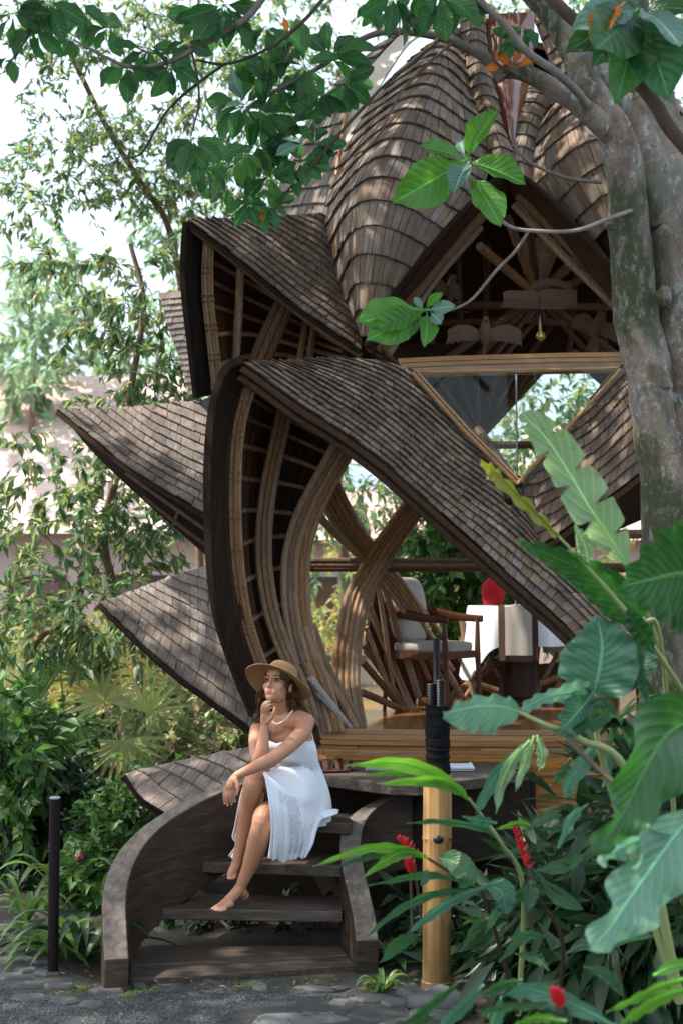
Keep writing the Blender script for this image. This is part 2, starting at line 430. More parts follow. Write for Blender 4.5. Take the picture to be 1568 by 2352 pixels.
def bamboo(pts, r, n=24, node=.34, segs=8, taper=.9, seed=0):
    """a culm with swollen node rings; returns MB"""
    rr = random.Random(seed); C = cat(pts, n * 3); d = np.concatenate([[0], np.cumsum(np.linalg.norm(np.diff(C, axis=0), axis=1))])
    L = d[-1]; ss = list(np.linspace(0, L, n)); rad = {}
    nodes = []; s = rr.uniform(.05, node)
    while s < L - .02: nodes.append(s); s += node * rr.uniform(.85, 1.15)
    allp = [(s, 1.0) for s in ss if all(abs(s - q) > .02 for q in nodes)]
    for q in nodes: allp += [(q - .012, 1.0), (q - .004, 1.09), (q + .004, 1.09), (q + .010, .99)]
    allp.sort()
    P3 = [Vector([float(np.interp(s, d, C[:, k])) for k in range(3)]) for s, _ in allp]
    R = [r * k * (1 + (taper - 1) * s / L) for s, k in allp]
    return MB().tube(P3, R, segs)
def culm(pts, r, mat='culm', parent=None, name='bamboo_pole', seed=None, node=.34, taper=.92, n=None):
    pts = PP(pts) if not isinstance(pts[0], Vector) else pts
    L = sum((pts[i + 1] - pts[i]).length for i in range(len(pts) - 1))
    return bamboo(pts, r, n or (max(3, int(L * 12)) if len(pts) > 2 else 3), node, 8, taper, seed if seed is not None else rnd.randrange(9999)).obj(name, M[mat], parent or pav)
def bundle(pts, offs, r, mat='culm', name='rib_bundle', dz=(0, 0), parent=None, taper=.92):
    """several culms side by side: offs are sideways shifts in photograph pixels at start and end"""
    root = None
    for k, (o0, o1) in enumerate(offs):
        n = len(pts)
        q = [(p[0] + o0 + (o1 - o0) * i / (n - 1), p[1], p[2] + dz[0] + (dz[1] - dz[0]) * k / max(1, len(offs) - 1)) for i, p in enumerate(pts)]
        o = culm(q, r * rnd.uniform(.9, 1.1), mat, root or parent or pav, name if root is None else 'culm', taper=taper)
        if root is None: root = o
    return root

# ---- great front petal: shingled upper band
lowB = [(556, 838, 8.0), (600, 868, 8.05), (690, 935, 8.18), (780, 992, 8.35), (880, 1066, 8.5), (960, 1138, 8.62), (1080, 1243, 8.8), (1190, 1342, 8.88), (1300, 1440, 8.95), (1415, 1560, 9.0)]
midB = [(558, 835, 8.02), (665, 855, 8.30), (755, 890, 8.5), (840, 932, 8.70), (930, 1000, 8.85), (1020, 1078, 8.95), (1130, 1185, 9.0), (1225, 1285, 9.0), (1345, 1420, 9.0), (1460, 1540, 9.05)]
uppB = [(560, 832, 8.04), (700, 826, 8.7), (800, 824, 9.0), (905, 838, 9.25), (985, 885, 9.38), (1080, 992, 9.42), (1185, 1112, 9.42), (1258, 1255, 9.3), (1400, 1402, 9.2), (1505, 1515, 9.2)]
GB = loft([PP(lowB), PP(midB), PP(uppB)], 24, 66).transpose(1, 0, 2)     # u along the length
front_petal = shingled('roof_petal', GB, (0, -1, .5), .066, .070, M['shingle'], mode='const', limit=300, seed=3, label='great curling front petal over the steps')
# its folded left half: seen from inside
R0 = [(556, 834, 8.0), (527, 848, 8.0), (508, 885, 8.02), (492, 960, 8.05), (484, 1080, 8.1), (485, 1200, 8.15), (489, 1310, 8.2), (503, 1430, 8.3), (540, 1545, 8.45), (584, 1650, 8.6)]
R1 = [(578, 852, 8.12), (560, 872, 8.15), (543, 915, 8.18), (528, 990, 8.22), (521, 1090, 8.26), (521, 1200, 8.3), (530, 1310, 8.33), (548, 1430, 8.4), (588, 1545, 8.55), (628, 1650, 8.7)]
R2 = [(650, 907, 8.6), (640, 940, 8.85), (628, 985, 9.0), (612, 1060, 9.1), (600, 1150, 9.15), (596, 1230, 9.15), (602, 1330, 9.12), (622, 1440, 9.05), (660, 1550, 8.98), (705, 1660, 8.9)]
R3 = [(800, 1004, 8.5), (780, 1030, 8.9), (755, 1075, 9.15), (725, 1130, 9.25), (705, 1200, 9.28), (697, 1260, 9.28), (695, 1350, 9.25), (705, 1450, 9.2), (740, 1560, 9.1), (790, 1670, 9.0)]
GL = loft([PP(R1), PP(R2), PP(R3)], 18, 40)
lining = sheet(GL, -.03).obj('petal_lining', M['plank'], front_petal)
GR = loft([PP(R0), PP(R1)], 6, 40)
rim = sheet(GR, -.05).obj('petal_rim', M['rim'], front_petal)
# thin shingle edge along the rim
edge = MB(); e = PP(R0)
C = cat(e, 50)
for i in range(49):
    a, b = Vector(C[i]), Vector(C[i + 1]); t = (b - a)
    edge.tube([a - t * .05, b + t * .12], [.011, .013], 5)
edge.obj('rim_edge', M['under'], front_petal, smooth=False)
# eave board under the shingled band
CE = cat(PP([(p[0] - 2, p[1] + 5, p[2] + .03) for p in lowB]), 60)
eb = MB()
eb.tube([Vector(c) for c in CE], .03, 6)
eb.tube([Vector(c) + Vector((-.02, .06, -.04)) for c in CE], .028, 6)
eb.obj('eave_beam', M['culm_dark'], front_petal)
for k, (a, b) in enumerate([(.10, .02), (.19, .09), (.28, .165), (.365, .245), (.45, .33), (.535, .42), (.62, .51), (.705, .60), (.79, .69), (.87, .78)]):
    q = [Vector(gsample(GL, u, a + (b - a) * u)) + Vector((0, -.035, 0)) for u in (0.09, .3, .5, .75, .98)]
    culm(q, .018, 'culm', front_petal, 'batten', n=8)
# plank joints of the lining: boards as thin proud strips
for k in range(13):
    u = (k + .5) / 13
    q = [Vector(gsample(GL, u, v)) + Vector((0, -.010, 0)) for v in np.linspace(.02, .98, 14)]
    w = Vector((.022, .008, 0))
    vs = [];
    for p in q: vs += [p - w, p + w]
    link('plank', mesh('plank', vs, [(2 * i, 2 * i + 1, 2 * i + 3, 2 * i + 2) for i in range(13)], M['plank']), front_petal)
# tied edge rib
rp = [(582, 872, 8.2), (560, 925, 8.25), (545, 990, 8.3), (538, 1080, 8.34), (537, 1180, 8.36), (543, 1290, 8.4), (558, 1400, 8.46), (580, 1480, 8.52), (622, 1590, 8.62)]
root = None
for k in range(6):
    o0 = -13 + k * 5.4
    o = culm([(p[0] + o0, p[1], p[2] - .012 * (k % 2) - .02 * math.sin(k / 5 * math.pi)) for p in rp], .0105, 'culm', root or front_petal, 'tied_rib' if root is None else 'cane')
    root = root or o
Cr = cat(PP(rp), 200)
for k, y in enumerate([925, 985, 1000, 1085, 1100, 1175, 1190, 1262, 1277, 1350, 1365, 1440, 1452, 1520]):
    i = min(range(199), key=lambda i: abs(proj(Cr[i])[1] - y)); t = Vector(Cr[i + 1] - Cr[i]).normalized()
    mb = MB()
    side = t.cross(Vector((0, 1, 0))).normalized()
    tilt = (side + t * .18).normalized(); w = t.cross(side)
    ring = [Vector(Cr[i]) + tilt * math.cos(a) * .047 + Vector((0, 1, 0)) * math.sin(a) * .04 for a in np.linspace(0, 2 * math.pi, 17)]
    mb.tube(ring, .0045, 5, cap=False); mb.obj('cane_tie', M['tie'], front_petal)
bundle([(662, 905, 8.62), (645, 985, 8.75), (622, 1090, 8.86), (608, 1190, 8.88), (606, 1290, 8.86), (622, 1400, 8.8), (652, 1490, 8.75), (690, 1575, 8.7), (715, 1650, 8.7)], [(-13, -14), (0, -1), (13, 12)], .0205, dz=(0, .03), parent=front_petal)
bundle([(800, 1002, 8.75), (768, 1062, 8.85), (724, 1140, 8.95), (692, 1215, 9.0), (676, 1290, 9.0), (676, 1390, 8.95), (694, 1490, 8.9), (728, 1590, 8.85), (752, 1680, 8.85)], [(-24, -22), (-11, -8), (2, 6), (15, 20), (26, 33)], .0215, dz=(0, .05), parent=front_petal)
bundle([(700, 1440, 8.95), (735, 1530, 8.95), (780, 1600, 9.0), (818, 1672, 9.05)], [(-2, -4), (16, 6)], .034, dz=(0, .04), parent=front_petal)
culm([(712, 1556, 8.75), (800, 1668, 8.95)], .022, 'culm_grey', front_petal)
culm([(728, 1592, 8.8), (806, 1672, 8.95)], .018, 'culm_grey', front_petal)
culm([(700, 1520, 8.85), (745, 1660, 8.95)], .03, 'culm', front_petal)

# ---- right-hand band, mirrored fold behind the tree
lowE = [(1200, 1255, 9.25), (1245, 1252, 9.2), (1340, 1186, 9.05), (1470, 1088, 8.9), (1600, 985, 8.8)]
midE = [(1196, 1190, 9.33), (1245, 1150, 9.3), (1370, 1020, 9.15), (1470, 950, 9.0), (1600, 880, 8.9)]
uppE = [(1191, 1116, 9.42), (1250, 1046, 9.42), (1340, 938, 9.4), (1424, 842, 9.35), (1590, 770, 9.1)]
GE = loft([PP(lowE), PP(midE), PP(uppE)], 18, 34).transpose(1, 0, 2)
right_petal = shingled('roof_petal', GE, (0, -1, .5), .088, .064, M['shingle'], mode='const', seed=5, limit=300, label='right hand petal rising behind the tree trunk')
ee = MB(); CE = cat(PP([(p[0], p[1] + 4, p[2] + .04) for p in lowE]), 30); ee.tube([Vector(c) for c in CE], .03, 6); ee.obj('eave_beam', M['culm_dark'], right_petal)
sheet(loft([PP([(1200, 1262, 9.3), (1340, 1192, 9.1), (1600, 990, 8.85)]), PP([(1230, 1290, 10.2), (1400, 1225, 10.1), (1620, 1130, 10.0)])], 4, 12), .02).obj('petal_lining', M['plank'], right_petal)

# ---- bulging dome petals
def rows3(rows, Y): return [[P(*r[0], Y[i][0]) for i, r in enumerate(rows)], [P(*r[1], Y[i][1]) for i, r in enumerate(rows)], [P(*r[2], Y[i][2]) for i, r in enumerate(rows)]]
rw = [((837, 768), (841, 770), (845, 768)), ((800, 690), (846, 655), (905, 682)), ((768, 592), (852, 535), (1000, 545)), ((754, 502), (868, 440), (1085, 455)),
      ((772, 415), (900, 350), (1122, 385)), ((812, 312), (935, 268), (1104, 290)), ((868, 225), (978, 188), (1083, 215)), ((940, 142), (1006, 118), (1066, 130)), ((1030, 74), (1045, 66), (1058, 68))]
YY = [(9.5, 9.46, 9.46), (9.7, 9.32, 9.45), (9.9, 9.25, 9.5), (10.05, 9.3, 9.65), (10.2, 9.42, 9.85), (10.35, 9.65, 10.1), (10.55, 9.98, 10.35), (10.7, 10.4, 10.65), (10.9, 10.85, 10.9)]
GD1 = loft(rows3(rw, YY), 40, 50)
dome1 = shingled('dome_petal', GD1, (-.2, -1, .3), .1, .056, M['shingle'], mode='frac', nrow=19, thick=.013, lift=.018, seed=11, limit=300, label='bulging shingled petal on the left of the dome')
g2l = [(1057, 30, 10.95), (1060, 90, 10.75), (1070, 160, 10.55), (1086, 225, 10.3), (1106, 300, 10.1), (1126, 370, 9.9), (1145, 412, 9.8)]
g2m = [(1085, 22, 10.8), (1088, 80, 10.6), (1097, 150, 10.38), (1112, 215, 10.15), (1130, 290, 9.95), (1152, 362, 9.78), (1172, 408, 9.7)]
g2r = [(1112, 35, 10.85), (1114, 90, 10.65), (1122, 160, 10.45), (1138, 225, 10.2), (1155, 300, 10.0), (1180, 365, 9.82), (1200, 412, 9.7)]
dome2 = shingled('dome_petal', loft([PP(list(reversed(g))) for g in (g2l, g2m, g2r)], 10, 30), (0, -1, .3), .1, .055, M['shingle'], mode='frac', nrow=14, thick=.011, lift=.011, seed=12, label='narrow shingled strip beside the skylight')
g3 = [[(1214, 190, 10.5), (1202, 240, 10.3), (1190, 288, 10.1), (1180, 340, 9.95), (1175, 380, 9.85), (1180, 412, 9.8)], [(1248, 195, 10.4), (1228, 245, 10.2), (1212, 290, 10.02), (1202, 340, 9.86), (1196, 385, 9.78), (1198, 416, 9.74)],
      [(1280, 204, 10.4), (1252, 255, 10.25), (1236, 300, 10.1), (1228, 345, 9.95), (1220, 392, 9.85), (1216, 420, 9.8)]]
shingled('dome_petal', loft([PP(list(reversed(g))) for g in g3], 8, 24), (0, -1, .3), .1, .055, M['shingle'], mode='frac', nrow=8, thick=.011, lift=.011, seed=13, label='narrow shingled strip right of the skylight')
rw4 = [((1470, 720), (1500, 700), (1520, 770)), ((1402, 622), (1470, 585), (1568, 690)), ((1332, 542), (1440, 475), (1605, 590)), ((1264, 474), (1412, 385), (1628, 500)), ((1218, 420), (1388, 305), (1618, 400)),
       ((1224, 352), (1362, 240), (1582, 290)), ((1242, 282), (1344, 185), (1520, 190)), ((1278, 204), (1330, 115), (1430, 105)), ((1220, 30), (1250, 22), (1280, 30))]
Y4 = [(9.6, 9.4, 9.8), (9.6, 9.3, 10.0), (9.65, 9.3, 10.2), (9.75, 9.35, 10.3), (9.8, 9.45, 10.4), (9.95, 9.7, 10.5), (10.15, 10.0, 10.6), (10.4, 10.4, 10.8), (10.95, 10.9, 10.95)]
shingled('dome_petal', loft(rows3(rw4, Y4), 36, 40), (.2, -1, .3), .1, .06, M['shingle'], mode='frac', nrow=17, thick=.013, lift=.018, seed=14, limit=300, label='bulging shingled petal behind the tree trunk')
g0 = [[(600, 520, 11.4), (640, 440, 11.4), (685, 340, 11.4), (735, 240, 11.4), (800, 170, 11.4), (880, 100, 11.3), (962, 48, 11.2)], [(690, 510, 10.9), (715, 430, 10.9), (745, 330, 10.95), (780, 235, 11.0), (830, 160, 11.05), (892, 96, 11.1), (964, 50, 11.1)],
      [(775, 505, 10.6), (778, 420, 10.6), (790, 325, 10.65), (808, 240, 10.75), (846, 165, 10.85), (902, 95, 11.0), (966, 52, 11.05)]]
shingled('dome_petal', loft([PP(g) for g in g0], 16, 30), (-.4, -1, .4), .1, .07, M['shingle_side'], mode='frac', nrow=15, thick=.013, lift=.018, seed=15, label='shingled dome petal half hidden on the far left')
# crown knob and cream skylight, red brown skylight
M['cream'] = plain('cream_skylight', (.62, .56, .46), .45, nscale=3, namp=.12)
M['orange_trim'] = plain('orange_trim', (.5, .2, .05), .5)
cl = [(772, 404, 10.45), (780, 350, 10.5), (793, 272, 10.6), (814, 208, 10.7), (846, 158, 10.8), (916, 82, 10.95), (968, 50, 11.0)]
cr = [(780, 404, 10.35), (800, 330, 10.45), (848, 240, 10.6), (890, 165, 10.65), (935, 100, 10.8), (975, 72, 10.9), (1000, 60, 10.95)]
skl = sheet(loft([PP(cl), PP(cr)], 5, 24), .02).obj('skylight', M['cream'], pav, label='cream skylight strip on the left of the dome')
mb = MB(); mb.tube([Vector(c) + Vector((0, -.02, 0)) for c in cat(PP(cl), 24)][:14], .014, 6); mb.obj('trim', M['orange_trim'], skl)
M['redglass'] = plain('red_brown_glass', (.16, .055, .035), .06, spec=.8)
rg = loft([PP([(1112, 40, 10.9), (1122, 160, 10.55), (1155, 300, 10.12), (1178, 392, 9.88)]), PP([(1160, 35, 10.8), (1170, 160, 10.45), (1176, 300, 10.05), (1179, 392, 9.86)]), PP([(1225, 32, 10.9), (1218, 175, 10.55), (1192, 290, 10.15), (1180, 392, 9.88)])], 8, 20)
sheet(rg, .02).obj('skylight', M['redglass'], pav, label='red brown glass skylight at the top of the dome')
# dark back shell of the dome, closing the roof behind the opening
def shell_ring(z, r, a0, a1, n): return [Vector((1.45 + r * math.cos(a), 11.45 + r * math.sin(a) * .95, z)) for a in np.linspace(a0, a1, n)]
prof = [(4.0, 1.98), (4.15, 1.96), (4.4, 1.85), (5.1, 1.5), (5.7, 1.0), (6.15, .5), (6.35, .12)]
GS = np.array([[tuple(v) for v in shell_ring(z, r, math.radians(-32), math.radians(212), 40)] for z, r in prof])
GS = np.stack([cat(GS[:, j], 24) for j in range(40)], 1).transpose(1, 0, 2)
dback = sheet(GS, -.05).obj('dome_lining', M['plank'], pav, label='dark board lining and back of the dome')
shingled('x', np.flip(GS, 0), (0, 1, .5), .2, .2, M['shingle'], parent=dback, mode='frac', nrow=18, base=False, seed=16, limit=0)

# ---- left upper petal
GF = loft([PP([(431, 510, 9.2), (500, 560, 9.25), (590, 632, 9.3), (660, 690, 9.4), (740, 748, 9.45), (826, 806, 9.5)]),
           PP([(434, 506, 9.25), (540, 540, 9.45), (640, 580, 9.6), (715, 640, 9.65), (780, 700, 9.65), (830, 775, 9.6)]),
           PP([(438, 503, 9.3), (560, 500, 9.7), (690, 494, 10.0), (752, 500, 10.1), (772, 600, 9.95), (836, 745, 9.62)])], 18, 40).transpose(1, 0, 2)
up_petal = shingled('roof_petal', GF, (-.1, -1, .6), .070, .074, M['shingle'], mode='const', seed=21, limit=300, label='upper left petal with a folded gable edge')
F0 = [(430, 508, 9.2), (426, 580, 9.2), (426, 660, 9.25), (438, 780, 9.3), (452, 915, 9.4)]
F1 = [(472, 532, 9.35), (467, 600, 9.4), (468, 680, 9.42), (480, 790, 9.45), (492, 905, 9.5)]
F2 = [(600, 638, 9.6), (600, 690, 9.95), (602, 750, 10.05), (608, 800, 10.1), (620, 880, 10.1)]
F3 = [(820, 800, 9.6), (800, 805, 9.9), (790, 820, 10.0), (790, 850, 10.1), (790, 890, 10.1)]
GFL = loft([PP(F1), PP(F2), PP(F3)], 14, 20)
sheet(GFL, -.03).obj('petal_lining', M['plank'], up_petal)
sheet(loft([PP(F0), PP(F1)], 4, 20), -.04).obj('petal_rim', M['rim'], up_petal)
root = None
for k in range(5):
    o = culm([(p[0] + 10 + (k - 2) * 5, p[1] + 8, p[2] - .05 - .012 * (k % 2)) for p in F1], .0115, 'culm', root or up_petal, 'tied_rib' if root is None else 'cane'); root = root or o
for y in (615, 628, 680, 692, 745, 757, 812, 824, 880, 890):
    c = P(float(np.interp(y, [p[1] for p in F1], [p[0] for p in F1])) + 10, y, 9.36)
    mb = MB(); mb.tube([c + Vector((math.cos(a) * .042, math.sin(a) * .035, math.cos(a) * .006)) for a in np.linspace(0, 6.283, 15)], .005, 5, cap=False); mb.obj('cane_tie', M['tie'], up_petal)
culm([(554, 600, 9.5), (549, 700, 9.6), (541, 835, 9.7)], .031, 'culm', up_petal)
bundle([(655, 690, 9.7), (620, 760, 9.7), (588, 835, 9.7)], [(-12, -12), (6, 6), (24, 24)], .03, 'culm_dark', parent=up_petal)
bundle([(712, 735, 9.8), (702, 790, 9.8), (694, 840, 9.8)], [(-8, -8), (12, 14)], .028, 'culm_dark', parent=up_petal)
for k in range(5):
    v = .22 + k * .165
    q = [Vector(gsample(GFL, u, v - .16 * u)) + Vector((0, -.04, 0)) for u in (.02, .3, .6, .98)]
    culm(q, .017, 'culm', up_petal, 'batten', n=6)
mb = MB(); C = cat(PP([(431, 516, 9.22), (500, 566, 9.27), (590, 638, 9.33), (660, 696, 9.43), (740, 756, 9.48), (826, 812, 9.52)]), 30); mb.tube([Vector(c) + Vector((.01, .03, -.01)) for c in C], .026, 6); mb.obj('eave_beam', M['culm_dark'], up_petal)
# grey slatted strip beyond it
GP = loft([PP([(370, 672, 10.3), (385, 735, 10.3), (410, 805, 10.3), (440, 905, 10.3)]), PP([(432, 668, 10.0), (436, 740, 10.0), (445, 820, 10.0), (456, 905, 10.0)])], 8, 16)
shingled('roof_petal', np.flip(GP, 1), (0, -1, .2), .06, .17, M['shingle_side'], mode='frac', nrow=17, seed=22, thick=.01, lift=.012, label='grey slatted strip behind the upper left petal')

# ---- left side petals
GG = loft([PP([(131, 943, 9.9), (205, 1003, 9.65), (300, 1080, 9.45), (390, 1135, 9.35), (500, 1200, 9.25)]), PP([(131, 942, 9.92), (240, 990, 9.85), (330, 1030, 9.75), (420, 1065, 9.7), (510, 1095, 9.6)]),
           PP([(131, 940, 9.95), (260, 938, 10.1), (350, 930, 10.15), (440, 922, 10.15), (520, 912, 10.1)])], 14, 30).transpose(1, 0, 2)
gp = shingled('roof_petal', GG, (-.1, -1, .8), .098, .108, M['shingle_side'], mode='const', seed=31, label='pointed petal jutting out at the left')
sheet(loft([PP([(133, 946, 9.92), (205, 1010, 9.68), (300, 1088, 9.48), (390, 1143, 9.38), (500, 1208, 9.28)]), PP([(160, 975, 9.95), (215, 1040, 9.9), (330, 1150, 9.85), (410, 1220, 9.8), (500, 1300, 9.75)])], 4, 24), .03).obj('petal_lining', M['rim'], gp)
culm([(290, 1085, 9.5), (400, 1165, 9.45), (500, 1235, 9.4)], .016, 'culm_dark', gp, 'batten')
culm([(330, 1140, 9.6), (420, 1212, 9.55), (500, 1270, 9.5)], .014, 'culm_dark', gp, 'batten')
culm([(420, 1150, 9.42), (400, 1205, 9.6)], .014, 'culm_dark', gp, 'batten')
GH = loft([PP([(228, 1388, 9.8), (310, 1465, 9.55), (400, 1545, 9.35), (490, 1612, 9.2), (590, 1685, 9.05)]), PP([(228, 1387, 9.82), (330, 1410, 9.8), (420, 1450, 9.65), (510, 1490, 9.5), (600, 1540, 9.35)]),
           PP([(228, 1385, 9.85), (330, 1348, 10.1), (410, 1320, 10.1), (490, 1300, 10.0), (580, 1285, 9.9)])], 16, 32).transpose(1, 0, 2)
hp = shingled('roof_petal', GH, (-.1, -1, .8), .115, .088, M['shingle_side'], mode='const', seed=32, label='large lower left petal behind the woman')
ee = MB(); ee.tube([Vector(c) for c in cat(PP([(230, 1392, 9.85), (310, 1471, 9.6), (400, 1551, 9.4), (490, 1618, 9.25), (590, 1692, 9.1)]), 20)], .02, 6); ee.obj('eave_beam', M['rim'], hp)
GI = loft([PP([(286, 1782, 8.75), (325, 1835, 8.65), (380, 1872, 8.55), (450, 1930, 8.45)]), PP([(286, 1781, 8.77), (370, 1790, 8.75), (450, 1815, 8.65), (540, 1850, 8.5)]), PP([(285, 1780, 8.8), (400, 1752, 8.95), (500, 1732, 8.95), (610, 1710, 8.9)])], 14, 24).transpose(1, 0, 2)
ip = shingled('roof_petal', GI, (-.1, -1, .8), .125, .13, M['shingle_side'], mode='const', seed=33, label='small low petal beside the stair curve')
ee = MB(); ee.tube([Vector(c) for c in cat(PP([(286, 1785, 8.8), (325, 1840, 8.7), (380, 1878, 8.6), (450, 1935, 8.5)]), 14)], .014, 6); ee.obj('eave_beam', M['rim'], ip)

# ---- gable opening above the window
bl = [(1150, 402, 9.68), (1058, 496, 9.55), (960, 610, 9.45), (885, 716, 9.4), (838, 802, 9.4)]
bl2 = [(1165, 440, 9.85), (1085, 520, 9.75), (1000, 625, 9.65), (930, 720, 9.6), (872, 815, 9.55)]
br = [(1150, 402, 9.68), (1215, 424, 9.65), (1300, 506, 9.55), (1400, 622, 9.45), (1480, 730, 9.4)]
br2 = [(1165, 440, 9.85), (1210, 478, 9.8), (1290, 560, 9.7), (1385, 668, 9.6), (1450, 760, 9.55)]
arch = sheet(loft([PP(bl), PP(bl2)], 5, 24), .03).obj('gable_board', M['plank'], pav, label='dark left board of the gable opening')
arch2 = sheet(loft([PP(br), PP(br2)], 5, 24), .03).obj('gable_board', M['plank'], pav, label='dark right board of the gable opening')
mb = MB(); mb.tube([Vector(c) + Vector((0, -.03, .01)) for c in cat(PP(bl), 30)], .02, 6); mb.obj('gable_edge', M['under'], arch)
mb = MB(); mb.tube([Vector(c) + Vector((0, -.03, .01)) for c in cat(PP(br), 30)], .02, 6); mb.obj('gable_edge', M['under'], arch2)
bundle([(1110, 478, 9.7), (1010, 590, 9.6), (925, 700, 9.5), (866, 806, 9.45)], [(-16, -18), (0, 0), (16, 14)], .03, 'culm_dark', parent=arch)
culm([(1100, 520, 9.85), (990, 650, 9.75), (890, 812, 9.6)], .036, 'culm', arch)
culm([(1190, 450, 9.8), (1300, 560, 9.7), (1420, 690, 9.6)], .035, 'culm_dark', arch2)
culm([(1180, 470, 9.9), (1290, 585, 9.8), (1420, 712, 9.7)], .03, 'culm', arch2)
# radiating roof poles
hub = (1232, 678, 11.0)
for q, r_, mt in [((1100, 565, 10.3), .036, 'culm'), ((1165, 500, 10.3), .036, 'culm'), ((1210, 480, 10.6), .03, 'culm_dark'), ((1290, 520, 10.6), .04, 'culm'), ((1350, 570, 10.6), .036, 'culm'), ((1400, 620, 10.6), .03, 'culm_dark'),
                  ((960, 870, 10.8), .03, 'culm_dark'), ((1020, 900, 11.2), .03, 'culm_dark'), ((1460, 850, 11.2), .034, 'culm_dark')]:
    culm([hub, q], r_, mt, pav, 'rafter')
mb = MB(); mb.tube(PP([(1225, 545, 10.9), (1228, 670, 11.0)]), [.13, .05], 6); mb.obj('king_post', M['lamp_wood'], pav)
for q in [((930, 700, 11.6), (1420, 705, 11.6), .035), ((900, 745, 11.7), (1200, 735, 11.6), .03), ((1200, 735, 11.6), (1420, 750, 11.6), .03)]: culm([q[0], q[1]], q[2], 'culm_dark', pav, 'tie_beam')
for a in [((1000, 850, 11.9), (960, 560, 11.9)), ((1060, 860, 12), (1050, 560, 12)), ((1110, 850, 12.2), (1120, 560, 12.2)), ((1180, 860, 12), (1300, 700, 12)), ((1160, 860, 12.2), (1190, 740, 12.2)), ((1300, 860, 12.2), (1330, 560, 12.2)), ((1390, 860, 12), (1380, 600, 12)), ((1300, 720, 11.7), (1440, 880, 11.7)), ((1240, 720, 11.7), (1120, 860, 11.7)), ((1220, 715, 11.6), (1090, 865, 11.6)), ((1260, 715, 11.6), (1400, 865, 11.6))]:
    culm([a[0], a[1]], .026, 'culm_dark', pav, 'roof_pole')
# inner fan that meets at (1100, 1000): dark lining with poles, seen through the triangular window
LN = loft([PP([(845, 800, 10.2), (905, 850, 10.4), (1000, 930, 10.7), (1098, 1006, 11.0)]), PP([(1000, 790, 11.8), (1060, 850, 11.7), (1090, 930, 11.5), (1104, 1000, 11.1)]), PP([(1300, 780, 12.2), (1250, 850, 12.0), (1170, 935, 11.7), (1108, 1002, 11.2)])], 14, 18)
ln = sheet(LN, -.03).obj('wall_lining', M['plank'], pav)
for a in [(905, 850, 10.3), (940, 850, 10.6), (985, 850, 10.9), (1045, 850, 11.2), (1090, 850, 11.3), (1140, 850, 11.3), (1180, 850, 11.2), (1215, 850, 11.0), (1245, 850, 10.9)]:
    culm([a, (1099 + (a[0] - 1100) * .04, 1003, 10.95)], .026, 'culm_dark', ln, 'pole')
culm([(1095, 985, 10.6), (1215, 1150, 10.2)], .035, 'culm_dark', ln, 'pole')
sheet(loft([PP([(1330, 840, 11.0), (1460, 840, 10.8)]), PP([(1400, 905, 11.0), (1470, 940, 10.8)])], 4, 4), .03).obj('wall_lining', M['plank'], pav)

# bench beam and triangular window
mb = MB()
def prism(mb, face, depth, mi=0):
    n = len(face); b = [v + Vector((0, depth, 0)) for v in face]
    mb.add(face + b, [tuple(range(n)), tuple(range(2 * n - 1, n - 1, -1))] + [((i + 1) % n, i, n + i, n + (i + 1) % n) for i in range(n)], mi)
for k, (y0, y1) in enumerate([(0, 10.5), (12, 21.5), (23, 33)]):
    tp = [(914 + 22 * (y0 / 34), 823 + y0), (1050, 817 + y0), (1180, 813 + y0), (1300, 810 + y0), (1440, 808 + y0)]
    bt = [(914 + 22 * (y1 / 34), 823 + y1), (1050, 817 + y1), (1180, 813 + y1), (1300, 810 + y1), (1440, 808 + y1)]
    mb = MB(); prism(mb, [P(x, y, 9.42) for x, y in tp] + [P(x, y, 9.42) for x, y in reversed(bt)], .10)
    o = mb.obj('beam_slat', M['lamp_wood'], root if k else pav, smooth=False)
    if k == 0: root = o; o.name = 'window_head_beam'
win = sheet(loft([PP([(950, 860, 9.30), (1186, 1112, 9.32)]), PP([(1418, 848, 9.30), (1189, 1112, 9.32)])], 3, 3), .008)
M['pane'], nt, b = new_mat('window_glass')
b.inputs['Base Color'].default_value = (.93, .97, .96, 1); b.inputs['Roughness'].default_value = .02; b.inputs['Transmission Weight'].default_value = 1.0; b.inputs['IOR'].default_value = 1.45
mixs = nt.nodes.new('ShaderNodeMixShader'); tr = nt.nodes.new('ShaderNodeBsdfTransparent'); gl = nt.nodes.new('ShaderNodeBsdfGlossy'); gl.inputs['Roughness'].default_value = .03
fr = nt.nodes.new('ShaderNodeFresnel'); fr.inputs[0].default_value = 1.28
nt.links.new(fr.outputs[0], mixs.inputs[0]); nt.links.new(tr.outputs[0], mixs.inputs[1]); nt.links.new(gl.outputs[0], mixs.inputs[2]); tr.inputs[0].default_value = (.9, .95, .93, 1)
nt.links.new(mixs.outputs[0], nt.nodes['Material Output'].inputs[0])
wfr = MB()
for q in ([(944, 855, 9.22), (1060, 985, 9.25), (1186, 1112, 9.26)], [(953, 852, 9.25), (1070, 983, 9.28), (1192, 1106, 9.29)], [(1186, 1112, 9.26), (1300, 985, 9.25), (1424, 848, 9.22)], [(938, 856, 9.40), (1430, 846, 9.40)], [(944, 862, 9.44), (1424, 852, 9.44)]):
    wfr.tube(PP(q), .014, 6)
wfo = wfr.obj('window', M['lamp_wood'], pav, label='triangular glass window above the valley of the front petals')
win.obj('pane', M['pane'], wfo)
M['steel'] = plain('steel', (.5, .5, .5), .3, 1.0)
mb = MB(); mb.tube(PP([(1184, 850, 9.43), (1187, 1100, 9.43)]), .006, 6); mb.obj('glazing_joint', M['steel'], wfo)
culm([(1110, 1022, 10.5), (1270, 1022, 10.5)], .03, 'culm_dark', pav, 'rail')
M['black'] = plain('black_metal', (.012, .012, .013), .35)
